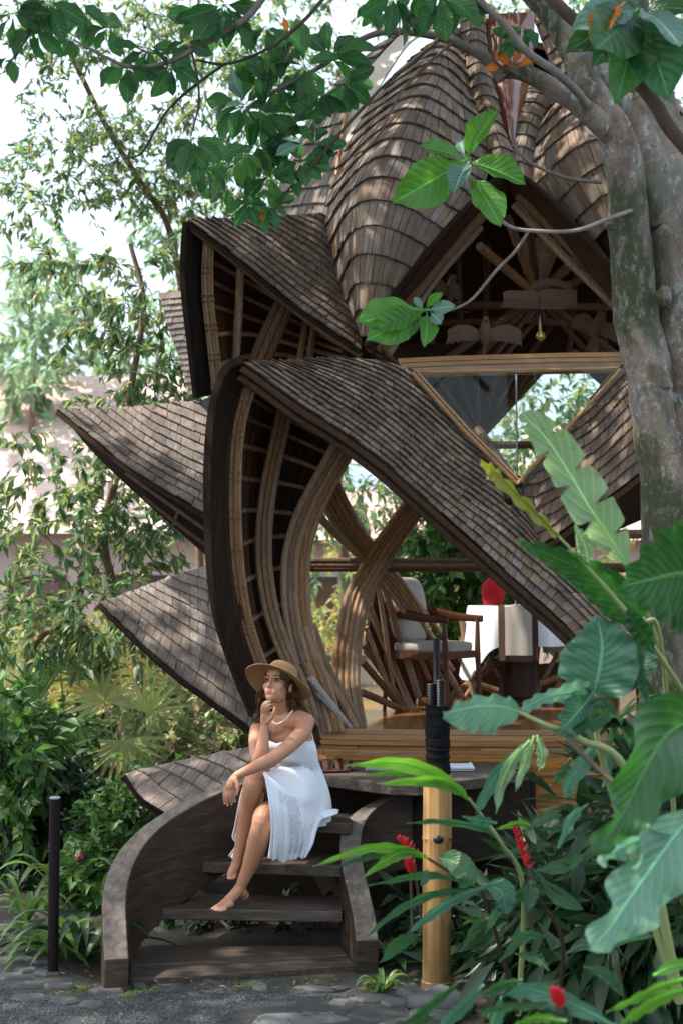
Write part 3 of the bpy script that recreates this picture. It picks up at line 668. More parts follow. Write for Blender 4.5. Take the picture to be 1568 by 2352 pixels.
sp = thing('spotlight', P(1180, 1135, 9.2), 'small black spotlight hanging in the valley between the two petals', 'spotlight')
mb = MB(); mb.tube(PP([(1187, 1100, 9.35), (1187, 1112, 9.3)]), .03, 10); mb.obj('mount', M['black'], sp)
mb = MB(); mb.tube(PP([(1155, 1130, 9.2), (1163, 1140, 9.2), (1170, 1152, 9.15)]), [.022, .03, .028], 10); mb.obj('housing', M['black'], sp)
mb = MB(); mb.tube(PP([(1170, 1150, 9.2), (1192, 1168, 9.2)]), .022, 10); mb.obj('lamp_head', M['black'], sp)
mb = MB(); mb.tube(PP([(1187, 1112, 9.3), (1175, 1130, 9.2), (1190, 1180, 9.18), (1196, 1230, 9.15)]), .006, 6); mb.obj('cable', M['black'], sp)

# ---- lower trellis: X of curved bundles, rail, posts
X = (858, 1292, 9.95)
bundle([(748, 1108, 9.5), (790, 1195, 9.65), (830, 1250, 9.8), (866, 1300, 9.95), (905, 1345, 10.05), (955, 1420, 10.2)], [(-30, -18), (-16, -8), (-2, 2), (12, 12), (26, 22)], .0225, dz=(0, .05))
bundle([(972, 1128, 9.45), (925, 1195, 9.65), (890, 1245, 9.8), (858, 1300, 9.92), (822, 1370, 9.85), (800, 1470, 9.6), (795, 1570, 9.35), (812, 1672, 9.12)], [(-22, -26), (-9, -13), (4, 0), (17, 13), (28, 24)], .0225, dz=(0, .04))
culm([(700, 1150, 9.4), (760, 1215, 9.6), (835, 1285, 9.9)], .03)
for q in [((870, 1310, 10.1), (960, 1600, 10.4)), ((880, 1300, 10.15), (1000, 1480, 10.6)), ((845, 1390, 10.3), (950, 1640, 10.5)), ((835, 1480, 10.2), (940, 1640, 10.4)), ((832, 1520, 10.0), (935, 1640, 10.3)), ((830, 1590, 9.9), (930, 1632, 10.2)),
          ((900, 1330, 10.4), (1060, 1600, 10.8)), ((1090, 1630, 10.9), (1060, 1420, 10.9)), ((1010, 1620, 10.9), (1180, 1490, 11)), ((1120, 1500, 11), (1200, 1640, 11)), ((1060, 1560, 11.2), (1240, 1620, 11.2)), ((970, 1480, 10.8), (1050, 1640, 10.8)), ((1220, 1480, 11.0), (1120, 1640, 11)), ((1180, 1590, 10.9), (1380, 1520, 11))]:
    culm([q[0], q[1]], .027, 'culm' if q[0][0] > 1000 or q[0][1] < 1400 else 'culm_dark', pav, 'brace')
for k, dy in enumerate((-8, 2, 11)):
    culm([(690, 1296 + dy, 10.0), (860, 1296 + dy, 10.0), (1290, 1297 + dy, 10.1)], .02, 'culm_dark' if k != 1 else 'culm', pav, 'rail')
culm([(1330, 1228, 10.4), (1600, 1225, 10.4)], .035, 'culm_dark', pav, 'rail'); culm([(1330, 1305, 10.4), (1600, 1302, 10.4)], .035, 'culm_dark', pav, 'rail')
dk = sheet(loft([PP([(862, 1325, 10.6), (842, 1430, 10.6), (834, 1500, 10.6)]), PP([(905, 1340, 10.8), (900, 1470, 10.8), (880, 1550, 10.8)]), PP([(960, 1440, 11), (965, 1540, 11.1), (940, 1640, 11)])], 8, 8), .03).obj('wall_lining', M['plank'], pav)
dk2 = sheet(loft([PP([(960, 1480, 11.6), (960, 1650, 11.6)]), PP([(1150, 1530, 11.8), (1150, 1650, 11.8)]), PP([(1420, 1500, 11.8), (1420, 1650, 11.8)])], 8, 4), .03).obj('wall_lining', M['plank'], pav)
# glass with a pale reflection on the left, between rail and column
gw = MB(); gf = PP([(702, 1318, 9.62), (812, 1318, 9.62), (800, 1400, 9.62), (790, 1480, 9.62), (786, 1570, 9.62), (740, 1500, 9.62), (705, 1430, 9.62)])
gw.add(gf, [tuple(range(7))]); gw.obj('pane', M['pane'], pav, smooth=False)
mb = MB(); mb.tube(gf[1:5], .010, 6); mb.obj('window_trim', M['lamp_wood'], pav)
gw = MB(); gw.add(PP([(905, 1128, 9.7), (760, 1030, 9.4), (868, 1236, 9.78), (965, 1138, 9.55)]), [(0, 1, 2, 3)]); gw.obj('pane', M['pane'], pav, smooth=False)

# ---- platform
ZP = 1.05
outl = [(-.42, 9.25), (-.12, 8.98), (.5, 8.86), (1.3, 8.82), (2.2, 8.98), (3.0, 9.5), (3.6, 10.4), (3.7, 11.6), (3.0, 12.7), (1.5, 13.2), (.2, 12.8), (-.45, 11.8), (-.55, 10.6), (-.52, 9.8)]
oc = cat([(x, y, 0) for x, y in outl + [outl[0]]], 120)[:-1]
cen = oc.mean(0)
def ringz(sc, z): return [Vector((cen[0] + (p[0] - cen[0]) * sc, cen[1] + (p[1] - cen[1]) * sc, z)) for p in oc]
n = len(oc)
M['floor'] = wood_mat('polished_floor', (.16, .07, .028), (.25, .12, .048), (.34, .17, .07), (4, 40, 40), .16, rand=9, spec=.6, vary=.1, bs=.08)
fl = MB(); a = ringz(.995, ZP); b = ringz(.995, ZP - .04); fl.add(a + b, [tuple(range(n)), tuple(range(2 * n - 1, n - 1, -1))] + [((i + 1) % n, i, n + i, n + (i + 1) % n) for i in range(n)])
deck = fl.obj('platform', M['floor'], pav, smooth=False, label='round floor with golden bamboo edge')
def band(s0, z0, s1, z1, name, mat, parent, kind=None):
    mb = MB(); A = ringz(s0, z0); B = ringz(s1, z1); C = ringz(s1 - .012, z1); D = ringz(s0 - .012, z0)
    f = []
    for i in range(n):
        j = (i + 1) % n; f += [(j, i, n + i, n + j), (n + j, n + i, 2 * n + i, 2 * n + j), (i, j, 3 * n + j, 3 * n + i)]
    mb.add(A + B + C + D, f); return mb.obj(name, mat, parent, smooth=False, kind=kind)
for k, (z0, z1, s) in enumerate([(1.052, 1.02, 1.012), (1.018, .985, 1.014), (.983, .952, 1.012)]): band(s, z0, s, z1, 'trim_slat', M['gold'], deck)
core = band(.992, .96, .992, 0.0, 'wall_core', M['under'], deck)
# split bamboo cladding: thin horizontal slats in staggered lengths
rr = random.Random(5); z = .945; slats = []
while z > .02:
    h = rr.uniform(.012, .026)
    i = rr.randrange(6)
    while i < n:
        L = rr.randrange(5, 10); j0, j1 = i, min(i + L, n)
        if oc[j0][1] < 10.2: slats.append((z, h, j0, j1, rr.uniform(.9975, 1.004)))
        i += L
    z -= h + .001
def slat_mb(mb, z, h, j0, j1, s):
    A = [Vector((cen[0] + (oc[i % n][0] - cen[0]) * s, cen[1] + (oc[i % n][1] - cen[1]) * s, z + rr.uniform(-.001, .001))) for i in range(j0, j1 + 1)]
    k = len(A); B = [v + Vector((0, 0, -h)) for v in A]; C_ = [Vector((cen[0] + (v.x - cen[0]) * .994, cen[1] + (v.y - cen[1]) * .994, v.z)) for v in A]
    mb.add(A + B + C_, [(i + 1, i, k + i, k + i + 1) for i in range(k - 1)] + [(i, i + 1, 2 * k + i + 1, 2 * k + i) for i in range(k - 1)] + [(0, 2 * k, k), (k - 1, 2 * k - 1, 3 * k - 1)])
slats.sort(key=lambda s: -(s[1] * (s[3] - s[2]) * (1 if -.3 < oc[s[2]][0] < 2.4 and oc[s[2]][1] < 9.6 else .2)))
for s in slats[:250]:
    mb = MB(); slat_mb(mb, *s); mb.obj('bamboo_slat', M['gold'], deck, smooth=False)
mb = MB()
for s in slats[250:]: slat_mb(mb, *s)
if mb.v: mb.obj('bamboo_slat', M['gold'], deck, smooth=False, kind='stuff')
band(1.018, .52, 1.018, .50, 'trim_slat', M['gold'], deck)

# ================================================================== stairs
stairs = thing('staircase', (-.4, 7.6, 0), 'curved staircase of weathered grey planks with open risers where the woman sits', 'staircase')
def stringer(ctr, w, lab, drop, label):
    """ctr: (x, y, ztop, zbottom)"""
    C = cat(ctr_ := [(c[0], c[1], c[2]) for c in ctr], 40); Bz = cat([(c[3], 0, 0) for c in ctr], 40)[:, 0]
    L, R_ = [], []
    for i in range(40):
        t = Vector(C[min(i + 1, 39)] - C[max(i - 1, 0)]); t.z = 0; t.normalize(); s = Vector((t.y, -t.x, 0)) * (w / 2)
        L.append(Vector(C[i]) - s); R_.append(Vector(C[i]) + s)
    k = 40; vs = L + R_ + [Vector((v.x, v.y, Bz[i])) for i, v in enumerate(L)] + [Vector((v.x, v.y, Bz[i])) for i, v in enumerate(R_)]
    f = []; fm = []
    for i in range(k - 1):
        f += [(i, k + i, k + i + 1, i + 1), (i + 1, 2 * k + i + 1, 2 * k + i, i), (k + i, 3 * k + i, 3 * k + i + 1, k + i + 1), (2 * k + i, 2 * k + i + 1, 3 * k + i + 1, 3 * k + i)]
        fm += [0, 1, 1, 1]
    f += [(0, 2 * k, 3 * k, k), (k - 1, 2 * k - 1, 4 * k - 1, 3 * k - 1)]; fm += [1, 1]
    me = mesh('stringer', vs, f, [M['stringer'], M[lab]], True, fm, 35)
    o = link('stringer', me, stairs, label=label)
    md = o.modifiers.new('bevel', 'BEVEL'); md.width = .008; md.segments = 2; md.limit_method = 'ANGLE'
    return o
M['stringer_mid'] = wood_mat('stringer_side_wood', (.025, .016, .010), (.058, .040, .027), (.105, .078, .055), (5, 5, 40), .7, rand=20, spec=.3, big=1.2, bs=.9)
def pl(px, py, Y): v = P(px, py, Y); return v
Ls = [(268, 2203, 6.84, 0), (264, 2130, 6.98, 0), (263, 2060, 7.12, 0), (276, 2000, 7.26, .03), (305, 1945, 7.42, .1), (352, 1897, 7.56, .18), (412, 1857, 7.70, .26), (480, 1822, 7.86, .34), (545, 1797, 8.02, .4), (600, 1782, 8.2, .45)]
stringer([(*P(*q[:3]), q[3]) for q in Ls], .118, 'stringer_mid', .45, 'outer left stringer curving up from the path')
Rs = [(843, 2160, 7.17, 0), (836, 2105, 7.27, 0), (824, 2050, 7.4, .0), (810, 1990, 7.56, .05), (804, 1940, 7.72, .12), (812, 1896, 7.86, .2), (838, 1862, 7.95, .28), (884, 1834, 8.0, .34), (946, 1815, 8.0, .38)]
stringer([(*P(*q[:3]), q[3]) for q in Rs], .115, 'stringer_mid', .45, 'right stringer curling round under the landing')
def slab(poly, z, th, name, parent, mat=M['stair'], label=None, bev=.006):
    n = len(poly); vs = [Vector((x, y, z)) for x, y in poly] + [Vector((x, y, z - th)) for x, y in poly]
    f = [tuple(range(n)), tuple(range(2 * n - 1, n - 1, -1))] + [((i + 1) % n, i, n + i, n + (i + 1) % n) for i in range(n)]
    o = link(name, mesh(name, vs, f, mat), parent, label=label)
    md = o.modifiers.new('bevel', 'BEVEL'); md.width = bev; md.segments = 2
    return o
def gz(px, py, z):   # ground point at height z seen at px, py
    a = P(px, py, 1.0) - Vector((0, 0, CAMZ)); t = (z - CAMZ) / a.z; v = Vector((0, 0, CAMZ)) + a * t; return (v.x, v.y)
slab([gz(298, 2248, .045), gz(560, 2234, .045), gz(815, 2216, .045), gz(800, 2195, .045), gz(600, 2206, .045), gz(300, 2216, .045)], .045, .04, 'tread', stairs, label='lowest plank lying on the ground')
slab([gz(300, 2215, .055), gz(600, 2205, .055), gz(800, 2193, .055), gz(782, 2172, .055), gz(300, 2170, .055)], .055, .045, 'tread', stairs)
slab([gz(296, 2085, .25), gz(540, 2089, .25), gz(786, 2093, .25), gz(790, 2058, .25), gz(560, 2055, .25), gz(360, 2048, .25)], .25, .058, 'tread', stairs)
slab([gz(362, 1977, .45), gz(600, 1983, .45), gz(792, 1990, .45), gz(795, 1962, .45), gz(600, 1952, .45), gz(450, 1942, .45)], .45, .058, 'tread', stairs)
slab([gz(474, 1878, .65), gz(620, 1884, .65), gz(805, 1892, .65), gz(815, 1870, .65), gz(640, 1850, .65), gz(540, 1850, .65)], .65, .058, 'tread', stairs)
slab([gz(600, 1772, .86), gz(745, 1782, .86), gz(894, 1801, .86), gz(960, 1803, .86), gz(1040, 1795, .86), gz(1130, 1783, .86), gz(1215, 1768, .86), gz(1215, 1745, .86), (1.0, 8.83), (.5, 8.84), (-.1, 8.97), gz(640, 1735, .86)], .86, .06, 'landing', stairs, label='curved bench like landing plank')
# dark curved skirt under the landing on the right
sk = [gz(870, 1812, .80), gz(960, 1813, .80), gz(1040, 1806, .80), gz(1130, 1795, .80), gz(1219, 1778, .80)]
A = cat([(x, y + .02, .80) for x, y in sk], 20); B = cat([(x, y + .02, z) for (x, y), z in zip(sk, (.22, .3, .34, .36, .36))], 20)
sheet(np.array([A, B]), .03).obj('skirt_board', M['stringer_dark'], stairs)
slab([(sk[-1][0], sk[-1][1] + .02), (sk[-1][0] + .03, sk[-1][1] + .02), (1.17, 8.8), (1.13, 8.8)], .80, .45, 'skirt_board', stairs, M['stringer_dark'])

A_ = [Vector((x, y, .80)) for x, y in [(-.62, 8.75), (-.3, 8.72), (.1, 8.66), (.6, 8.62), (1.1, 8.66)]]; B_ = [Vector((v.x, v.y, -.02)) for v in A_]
sheet(np.array([cat(A_, 12), cat(B_, 12)]), .03).obj('shade_backing', M['stringer_dark'], stairs, label='dark sheet added for the shade behind the treads')  # dark sheet put in for the deep shade behind the open treads

for q in [((862, 1300, 10.0), (905, 1600, 10.3)), ((875, 1305, 10.2), (985, 1560, 10.7)), ((888, 1300, 10.25), (1040, 1540, 10.9)), ((905, 1312, 10.3), (1090, 1560, 11)), ((840, 1440, 10.1), (915, 1640, 10.3)), ((1150, 1480, 11.1), (1040, 1640, 11)), ((1280, 1500, 11), (1200, 1650, 11)), ((1330, 1480, 11), (1240, 1650, 11)), ((752, 1160, 9.7), (850, 1275, 10.0)), ((770, 1110, 9.6), (868, 1270, 10))]:
    culm([q[0], q[1]], .018, 'culm', pav, 'brace')
# ================================================================== ground
m, nt, b = new_mat('soil'); M['soil'] = m
v = coords(nt); k = noise_(nt, v, 2.2, 8, .7); k2 = noise_(nt, v, 40, 4, .7)
col = ramp(nt, k, [(.35, (.022, .017, .012)), (.5, (.045, .036, .027)), (.62, (.03, .034, .018)), (.75, (.06, .055, .045))])
setc(nt, b, col); b.inputs['Roughness'].default_value = .9; bump(nt, b, k2, .7, .02)
gx = np.concatenate([np.linspace(-80, -6, 20), np.linspace(-5.6, 6, 80), np.linspace(7, 80, 20)]); gy = np.concatenate([np.linspace(-8, 4, 8), np.linspace(4.2, 12, 70), np.linspace(13, 120, 26)])
def gh(x, y):
    h = -.02 + .012 * noise.noise(Vector((x * 2.1, y * 2.1, 3)))
    if y > 6.9: h += .02
    d = math.hypot(x, y - 6)
    if y > 14: h += min(1.2, (y - 14) * .05)
    return h
vv = [(x, y, gh(x, y)) for x in gx for y in gy]; ny = len(gy)
gm = MB(); gm.add(vv, [(i * ny + j, (i + 1) * ny + j, (i + 1) * ny + j + 1, i * ny + j + 1) for i in range(len(gx) - 1) for j in range(ny - 1)])
gm.obj('ground', M['soil'], kind='structure', auto=None)
m, nt, b = new_mat('wet_gravel_bed'); M['bed'] = m
v = coords(nt); k = noise_(nt, v, 60, 6, .75); k2 = noise_(nt, v, 1.5, 4)
col = mixc(nt, k2, ramp(nt, k, [(.35, (.02, .022, .024)), (.55, (.055, .06, .064)), (.72, (.13, .14, .15))]), (.045, .045, .035))
setc(nt, b, col); b.inputs['Roughness'].default_value = .6; bump(nt, b, k, .8, .02)
# the path: a sheet with an uneven edge along the beds
pe = [gz(-400, 2150, 0), gz(-120, 2160, 0), gz(0, 2180, 0), gz(110, 2215, 0), gz(240, 2262, 0), gz(420, 2262, 0), gz(620, 2246, 0), gz(830, 2235, 0), gz(900, 2262, 0), gz(935, 2320, 0), gz(945, 2400, 0), gz(960, 2700, 0)]
pc = cat([(x, y, .012) for x, y in pe], 60)
pm = MB(); A = [Vector(p) for p in pc]; B = [Vector((p[0] * .6 + -1.2, 1.2, .012)) for p in pc]
rows = [[a.lerp(bb, t) for a, bb in zip(A, B)] for t in np.linspace(0, 1, 12)]
pm = sheet(np.array([[tuple(q) for q in r] for r in rows])); path = pm.obj('gravel_path', M['bed'], kind='structure', auto=None)
r = random.Random(4)
M['pebble'] = wood_mat('pebble', (.025, .03, .034), (.065, .075, .083), (.16, .175, .185), (20, 20, 20), .5, rand=0, islands=True, vary=.45, bs=.1)
oct_v = [(1, 0, 0), (0, 1, 0), (-1, 0, 0), (0, -1, 0), (.6, .6, .55), (-.6, .6, .5), (-.6, -.6, .55), (.6, -.6, .5), (0, 0, .8)]
oct_f = [(0, 4, 7), (0, 1, 4), (1, 5, 4), (1, 2, 5), (2, 6, 5), (2, 3, 6), (3, 7, 6), (3, 0, 7), (8, 4, 5), (8, 5, 6), (8, 6, 7), (8, 7, 4)]
gr = MB(); cnt = 0
while cnt < 9000:
    x, y = r.uniform(-2.4, 1.2), r.uniform(5.7, 7.4); px, py = proj((x, y, 0))
    lim = float(np.interp(px, [-200, 0, 150, 300, 560, 700, 900], [2262, 2275, 2290, 2276, 2262, 2275, 2300]))
    if py < lim + r.gauss(0, 8): continue
    if px > 530 and ((px - 900) / 380) ** 2 + ((py - 2345) / 45) ** 2 < 1: continue
    s = r.uniform(.0045, .011); a = r.uniform(0, 6.28); ca, sa = math.cos(a), math.sin(a); e = r.uniform(.6, 1)
    gr.add([(x + s * (vx * ca - vy * e * sa), y + s * (vx * sa + vy * e * ca), .012 + s * .7 * vz) for vx, vy, vz in oct_v], oct_f); cnt += 1
gr.obj('gravel', M['pebble'], path, smooth=False, kind='stuff')
M['flag'] = wood_mat('flagstone', (.045, .048, .05), (.10, .104, .104), (.18, .183, .178), (3, 3, 3), .65, rand=30, moss=.3, spec=.35, vary=.3, big=2, bs=.8)
def flag(px, py, w, d, z=.02, th=.03, name='flagstone', seed=0, ang=0):
    q = random.Random(seed); x0, y0 = gz(px, py, z); n = q.choice([5, 6, 7]); s = gz(px, py, z)[1] / FPX
    v = [];
    for i in range(n):
        a = 2 * math.pi * (i + q.uniform(-.25, .25)) / n; rr_ = q.uniform(.8, 1.1)
        v.append((x0 + math.cos(a + ang) * w * s * rr_ / 2, y0 + math.sin(a + ang) * d * rr_ / 2))
    top = [Vector((x, y, z + q.uniform(-.003, .004))) for x, y in v]; c = Vector((x0, y0, z + .006))
    inn = [c.lerp(t, .82) + Vector((0, 0, .004)) for t in top]
    vs = inn + [Vector((t.x, t.y, t.z - .006)) for t in top] + [Vector((c.x + (t.x - c.x) * 1.04, c.y + (t.y - c.y) * 1.04, z - th)) for t in top]
    f = [tuple(range(n))]
    for k in range(2): f += [(k * n + (i + 1) % n, k * n + i, (k + 1) * n + i, (k + 1) * n + (i + 1) % n) for i in range(n)]
    link(name, mesh(name, vs, f, M['flag'], True, auto=30), path)
k = 0
for q in [(395, 2270, 70, .10), (465, 2282, 75, .11), (245, 2272, 90, .12), (215, 2305, 70, .12), (150, 2296, 80, .10), (70, 2290, 100, .14), (60, 2262, 90, .1), (140, 2262, 80, .12), (20, 2240, 90, .13), (110, 2232, 70, .1), (180, 2285, 50, .08),
          (-30, 2270, 90, .12), (60, 2225, 60, .09), (20, 2205, 80, .12), (100, 2205, 50, .1), (-20, 2190, 70, .12), (40, 2180, 60, .12), (-10, 2160, 60, .12), (35, 2155, 40, .12), (-20, 2140, 60, .15), (10, 2128, 60, .14), (320, 2262, 40, .06),
          (740, 2268, 130, .12), (600, 2268, 50, .08), (690, 2338, 230, .22), (860, 2330, 150, .2), (930, 2352, 120, .2), (850, 2290, 110, .11), (790, 2300, 90, .09), (905, 2300, 80, .12), (1000, 2325, 130, .22), (925, 2262, 80, .08), (1000, 2270, 70, .1), (960, 2300, 90, .12),
          (540, 2380, 240, .2), (60, 2400, 500, .3), (750, 2390, 260, .2), (1010, 2240, 60, .06), (-80, 2230, 90, .2), (-70, 2300, 90, .14)]:
    flag(*q, seed=k, ang=k * .3, z=.016 + (k * 7 % 5) * .003); k += 1
M['moss'] = plain('moss', (.06, .085, .02), .95, nscale=40, namp=.6, bs=.8)
r = random.Random(12); mo = MB()
for px, py, w in [(330, 2268, 60), (300, 2280, 40), (860, 2270, 50), (560, 2262, 80), (150, 2278, 60), (740, 2255, 70), (200, 2270, 40)]:
    for i in range(60):
        x, y = gz(px + r.gauss(0, w * .4), py + r.gauss(0, 5), .015); s = r.uniform(.004, .012)
        mo.add([(x + s * vx, y + s * vy, .013 + s * .6 * vz) for vx, vy, vz in oct_v], oct_f)
mo.obj('moss', M['moss'], kind='stuff')
stone = link('rock', None)
bpy.data.objects.remove(stone)
def rock(c, s, seed, mat, label):
    q = MB(); q.ell((0, 0, 0), s, n=14, m=9); v = [Vector(a) * (1 + .28 * noise.noise(Vector(a) * 9 + Vector((seed, 0, 0))) / max(s) * .12 * 8) for a in q.v]
    o = link('rock', mesh('rock', [x + Vector(c) for x in v], q.f, mat, True)); tag(o, label, 'rock'); return o
x, y = gz(985, 2292, .03); rock((x, y, .03), (.10, .07, .04), 3, M['flag'], 'pale rounded rock at the foot of the yellow bamboo post')

M['litter'] = leaf_mat('leaf_litter', [(.12, .07, .025), (.22, .15, .04), (.07, .04, .02), (.16, .17, .05)], .7, .15)
r = random.Random(33); lt = []
for i in range(170):
    px, py = r.uniform(-40, 1050), r.uniform(2235, 2350)
    if i % 3 == 0: px, py = r.uniform(300, 860), r.uniform(2240, 2275)
    x, y = gz(px, py, .03); a = r.uniform(0, 6.28); s_ = r.uniform(.008, .035); d = Vector((math.cos(a), math.sin(a), r.uniform(-.1, .2))) * s_; w = Vector((-math.sin(a), math.cos(a), r.uniform(-.3, .3))) * s_ * .28; c = Vector((x, y, .034))
    lt.append((c, d, w))
mb = MB()
for c, d, w in lt: mb.add([c - d, c - w + Vector((0, 0, .003)), c + d, c + w + Vector((0, 0, .004))], [(0, 1, 2), (0, 2, 3)])
mb.obj('leaf_litter', M['litter'], smooth=False, kind='stuff')

# ================================================================== pale houses and the garden wall beyond the trees
M['plaster'] = plain('pale_pink_plaster', (.62, .45, .41), .9, nscale=1.2, namp=.12, bs=.1)
M['roof'] = wood_mat('pale_thatch', (.45, .31, .275), (.58, .42, .385), (.68, .53, .49), (3, 3, 30), .95, rand=3, spec=.1, vary=.1, big=.2)
def house(px0, px1, yr, ye, Y_, label):
    x0 = (px0 - CX) / FPX * Y_; x1 = (px1 - CX) / FPX * Y_; zr = P(0, yr, Y_ + 3).z; ze = P(0, ye, Y_).z
    h = thing('house', ((x0 + x1) / 2, Y_ + 3, 0), label, 'house')
    mb = MB(); mb.box(((x0 + x1) / 2, Y_ + 3.2, ze / 2 + .2), (x1 - x0 - 1.2, 5.2, ze + .3)); mb.obj('wall', M['plaster'], h, smooth=False)
    ins = (x1 - x0) * .18
    v = [(x0, Y_, ze), (x1, Y_, ze), (x1, Y_ + 6.4, ze), (x0, Y_ + 6.4, ze), (x0 + ins, Y_ + 3.2, zr), (x1 - ins, Y_ + 3.2, zr)]
    me = mesh('roof', v, [(0, 1, 5, 4), (1, 2, 5), (2, 3, 4, 5), (3, 0, 4), (3, 2, 1, 0)], M['roof']); link('roof', me, h)
    for k in range(3):
        xx = x0 + (x1 - x0) * (k + 1) / 4; mb = MB(); mb.box((xx, Y_ + .58, ze * .5 + .1), (1.0, .08, ze * .45)); fr_ = mb.obj('window', M['dark_wood0'], h, smooth=False)
        mb = MB(); mb.box((xx, Y_ + .53, ze * .5 + .1), (.8, .03, ze * .36)); mb.obj('pane', M['redglass'], fr_, smooth=False)
M['dark_wood0'] = plain('window_wood', (.06, .035, .02), .6)
house(-420, 560, 860, 1225, 24, 'large pale house with pink thatched roof behind the leafy tree')
house(560, 1180, 1120, 1240, 27, 'pale house seen through the lower bamboo openings')
house(1150, 1900, 960, 1240, 25, 'pale house behind the triangular window and tree trunk')
# ================================================================== furniture and small things
def sbox(mb, c, d, R=None, p=4.0, n=24, m=14, mi=0):
    """cushion: a superellipsoid"""
    c = Vector(c); vs = []; sg = lambda v, e: math.copysign(abs(v) ** e, v)
    for i in range(m + 1):
        a = -math.pi / 2 + math.pi * i / m
        for j in range(n):
            b_ = 2 * math.pi * j / n; e = 2 / p
            q = Vector((d[0] / 2 * sg(math.cos(a), e) * sg(math.cos(b_), e), d[1] / 2 * sg(math.cos(a), e) * sg(math.sin(b_), e), d[2] / 2 * sg(math.sin(a), e)))
            vs.append(c + (R @ q if R else q))
    mb.add(vs, [(i * n + j, i * n + (j + 1) % n, (i + 1) * n + (j + 1) % n, (i + 1) * n + j) for i in range(m) for j in range(n)], mi)
M['teak'] = wood_mat('red_teak', (.045, .016, .009), (.085, .033, .018), (.14, .058, .032), (30, 30, 4), .35, rand=9, vary=.15, bs=.1)
M['cushion'] = plain('cushion_fabric', (.30, .265, .235), .95, nscale=70, namp=.25, bs=.3)
def chair(name, loc, rz, label, group=None):
    t = thing(name, loc, label, 'chair', group); t.rotation_euler.z = rz
    def part(mb, nm, mat): 
        o = mb.obj(nm, mat); o.parent = t; return o
    mb = MB(); q = cat([(.27, .27, .655), (.05, .275, .67), (-.17, .22, .71), (-.26, .1, .735), (-.28, 0, .74), (-.26, -.1, .735), (-.17, -.22, .71), (.05, -.275, .67), (.27, -.27, .655)], 36)
    rad = [.017 + .022 * math.sin(math.pi * i / 35) ** 2 for i in range(36)]
    mb.tube([Vector(v) for v in q], rad, 8, flat=1.5); part(mb, 'arm_rail', M['teak'])
    for sx, sy in ((.24, 1), (.24, -1), (-.23, 1), (-.23, -1)):
        mb = MB(); mb.tube([Vector((sx * 1.08, sy * .26, 0)), Vector((sx, sy * .25, .42)), Vector((sx * .98, sy * .262, .67 if sx > 0 else .69))], [.014, .023, .014], 8); part(mb, 'leg', M['teak'])
    mb = MB()
    for sy in (1, -1): mb.box((0, sy * .245, .40), (.46, .022, .05))
    for sx in (.235, -.235): mb.box((sx, 0, .40), (.022, .48, .05))
    mb.box((0, 0, .395), (.45, .47, .02)); part(mb, 'seat_frame', M['teak'])
    mb = MB(); sbox(mb, (.01, 0, .455), (.48, .46, .085), p=5); part(mb, 'seat_cushion', M['cushion'])
    mb = MB(); R = Matrix.Rotation(math.radians(-10), 3, 'Y'); sbox(mb, (-.2, 0, .72), (.13, .44, .48), R, p=4); part(mb, 'back_cushion', M['cushion'])
    for sy in (.16, -.16):
        mb = MB(); mb.tube([Vector((-.25, sy, .68)), Vector((-.285, sy + .02, .62)), Vector((-.29, sy - .01, .5)), Vector((-.3, sy, .4))], .004, 5); part(mb, 'cushion_tie', M['cushion'])
    return t
chair('armchair', (.655, 10.35, ZP), math.radians(-32), 'teak armchair with beige cushions left of the dining table')
chair('armchair', (2.12, 10.6, ZP), math.radians(200), 'teak armchair half hidden behind the leaves on the right')
TX, TY, TZ = 1.36, 10.95, ZP + .745
table = thing('dining_table', (TX, TY, ZP), 'dark round pedestal dining table inside the pavilion', 'table')
M['dark_wood'] = wood_mat('dark_wood', (.02, .011, .008), (.038, .02, .014), (.06, .034, .022), (30, 30, 4), .4, vary=.1)
mb = MB(); mb.lathe((TX, TY, TZ - .03), [(.385, 0), (.385, .028)], 40); mb.obj('tabletop', M['dark_wood'], table)
mb = MB(); mb.lathe((TX, TY, ZP), [(.26, 0), (.25, .03), (.16, .06), (.15, .3), (.17, .5), (.30, .70), (.30, .715)], 20); mb.obj('pedestal', M['dark_wood'], table)
M['cloth'] = plain('white_cloth', (.72, .72, .76), .9, nscale=8, namp=.05); M['cloth'].node_tree.nodes['Principled BSDF'].inputs['Sheen Weight'].default_value = .2
def drape(r0, corners, d0, d1, z, fold, nf, a0=0, a1=2 * math.pi, n=150, th=.003, wave=.01, mat=None):
    vs = []; rings = []
    for k, t in enumerate([0, .06, .2, .4, .6, .8, 1.0]):
        row = []
        for i in range(n):
            a = a0 + (a1 - a0) * i / (n - (1 if a1 - a0 < 6.2 else 0)); c = max(0, math.cos((a - corners) * 2)) ** 3 if corners is not None else 0
            dr = (d0 + (d1 - d0) * c); zz = z - dr * t; ff = fold * t * (math.sin(a * nf + 1.3) + .5 * math.sin(a * nf * 1.7)) + (.03 + .05 * c) * t
            row.append((TX + (r0 + ff + .006 * min(1, t * 8)) * math.cos(a), TY + (r0 + ff + .006 * min(1, t * 8)) * math.sin(a), zz))
        rings.append(row)
    return rings
tc = thing('tablecloth', (TX, TY, TZ), 'white tablecloth draped over the table, one corner hanging low', 'tablecloth')
rg_ = drape(.39, math.radians(205), .30, .56, TZ + .002, .016, 11); n_ = 150
mb = MB(); vs = [v for r_ in rg_ for v in r_]
f = [(k * n_ + i, k * n_ + (i + 1) % n_, (k + 1) * n_ + (i + 1) % n_, (k + 1) * n_ + i) for k in range(6) for i in range(n_)] + [tuple(range(n_ - 1, -1, -1))]
mb.add(vs, f); o = mb.obj('cloth', M['cloth'], tc, auto=60)
M['runner'] = plain('beige_runner', (.33, .30, .255), .9, nscale=60, namp=.1); M['runner_edge'] = plain('brown_runner_border', (.045, .02, .013), .9)
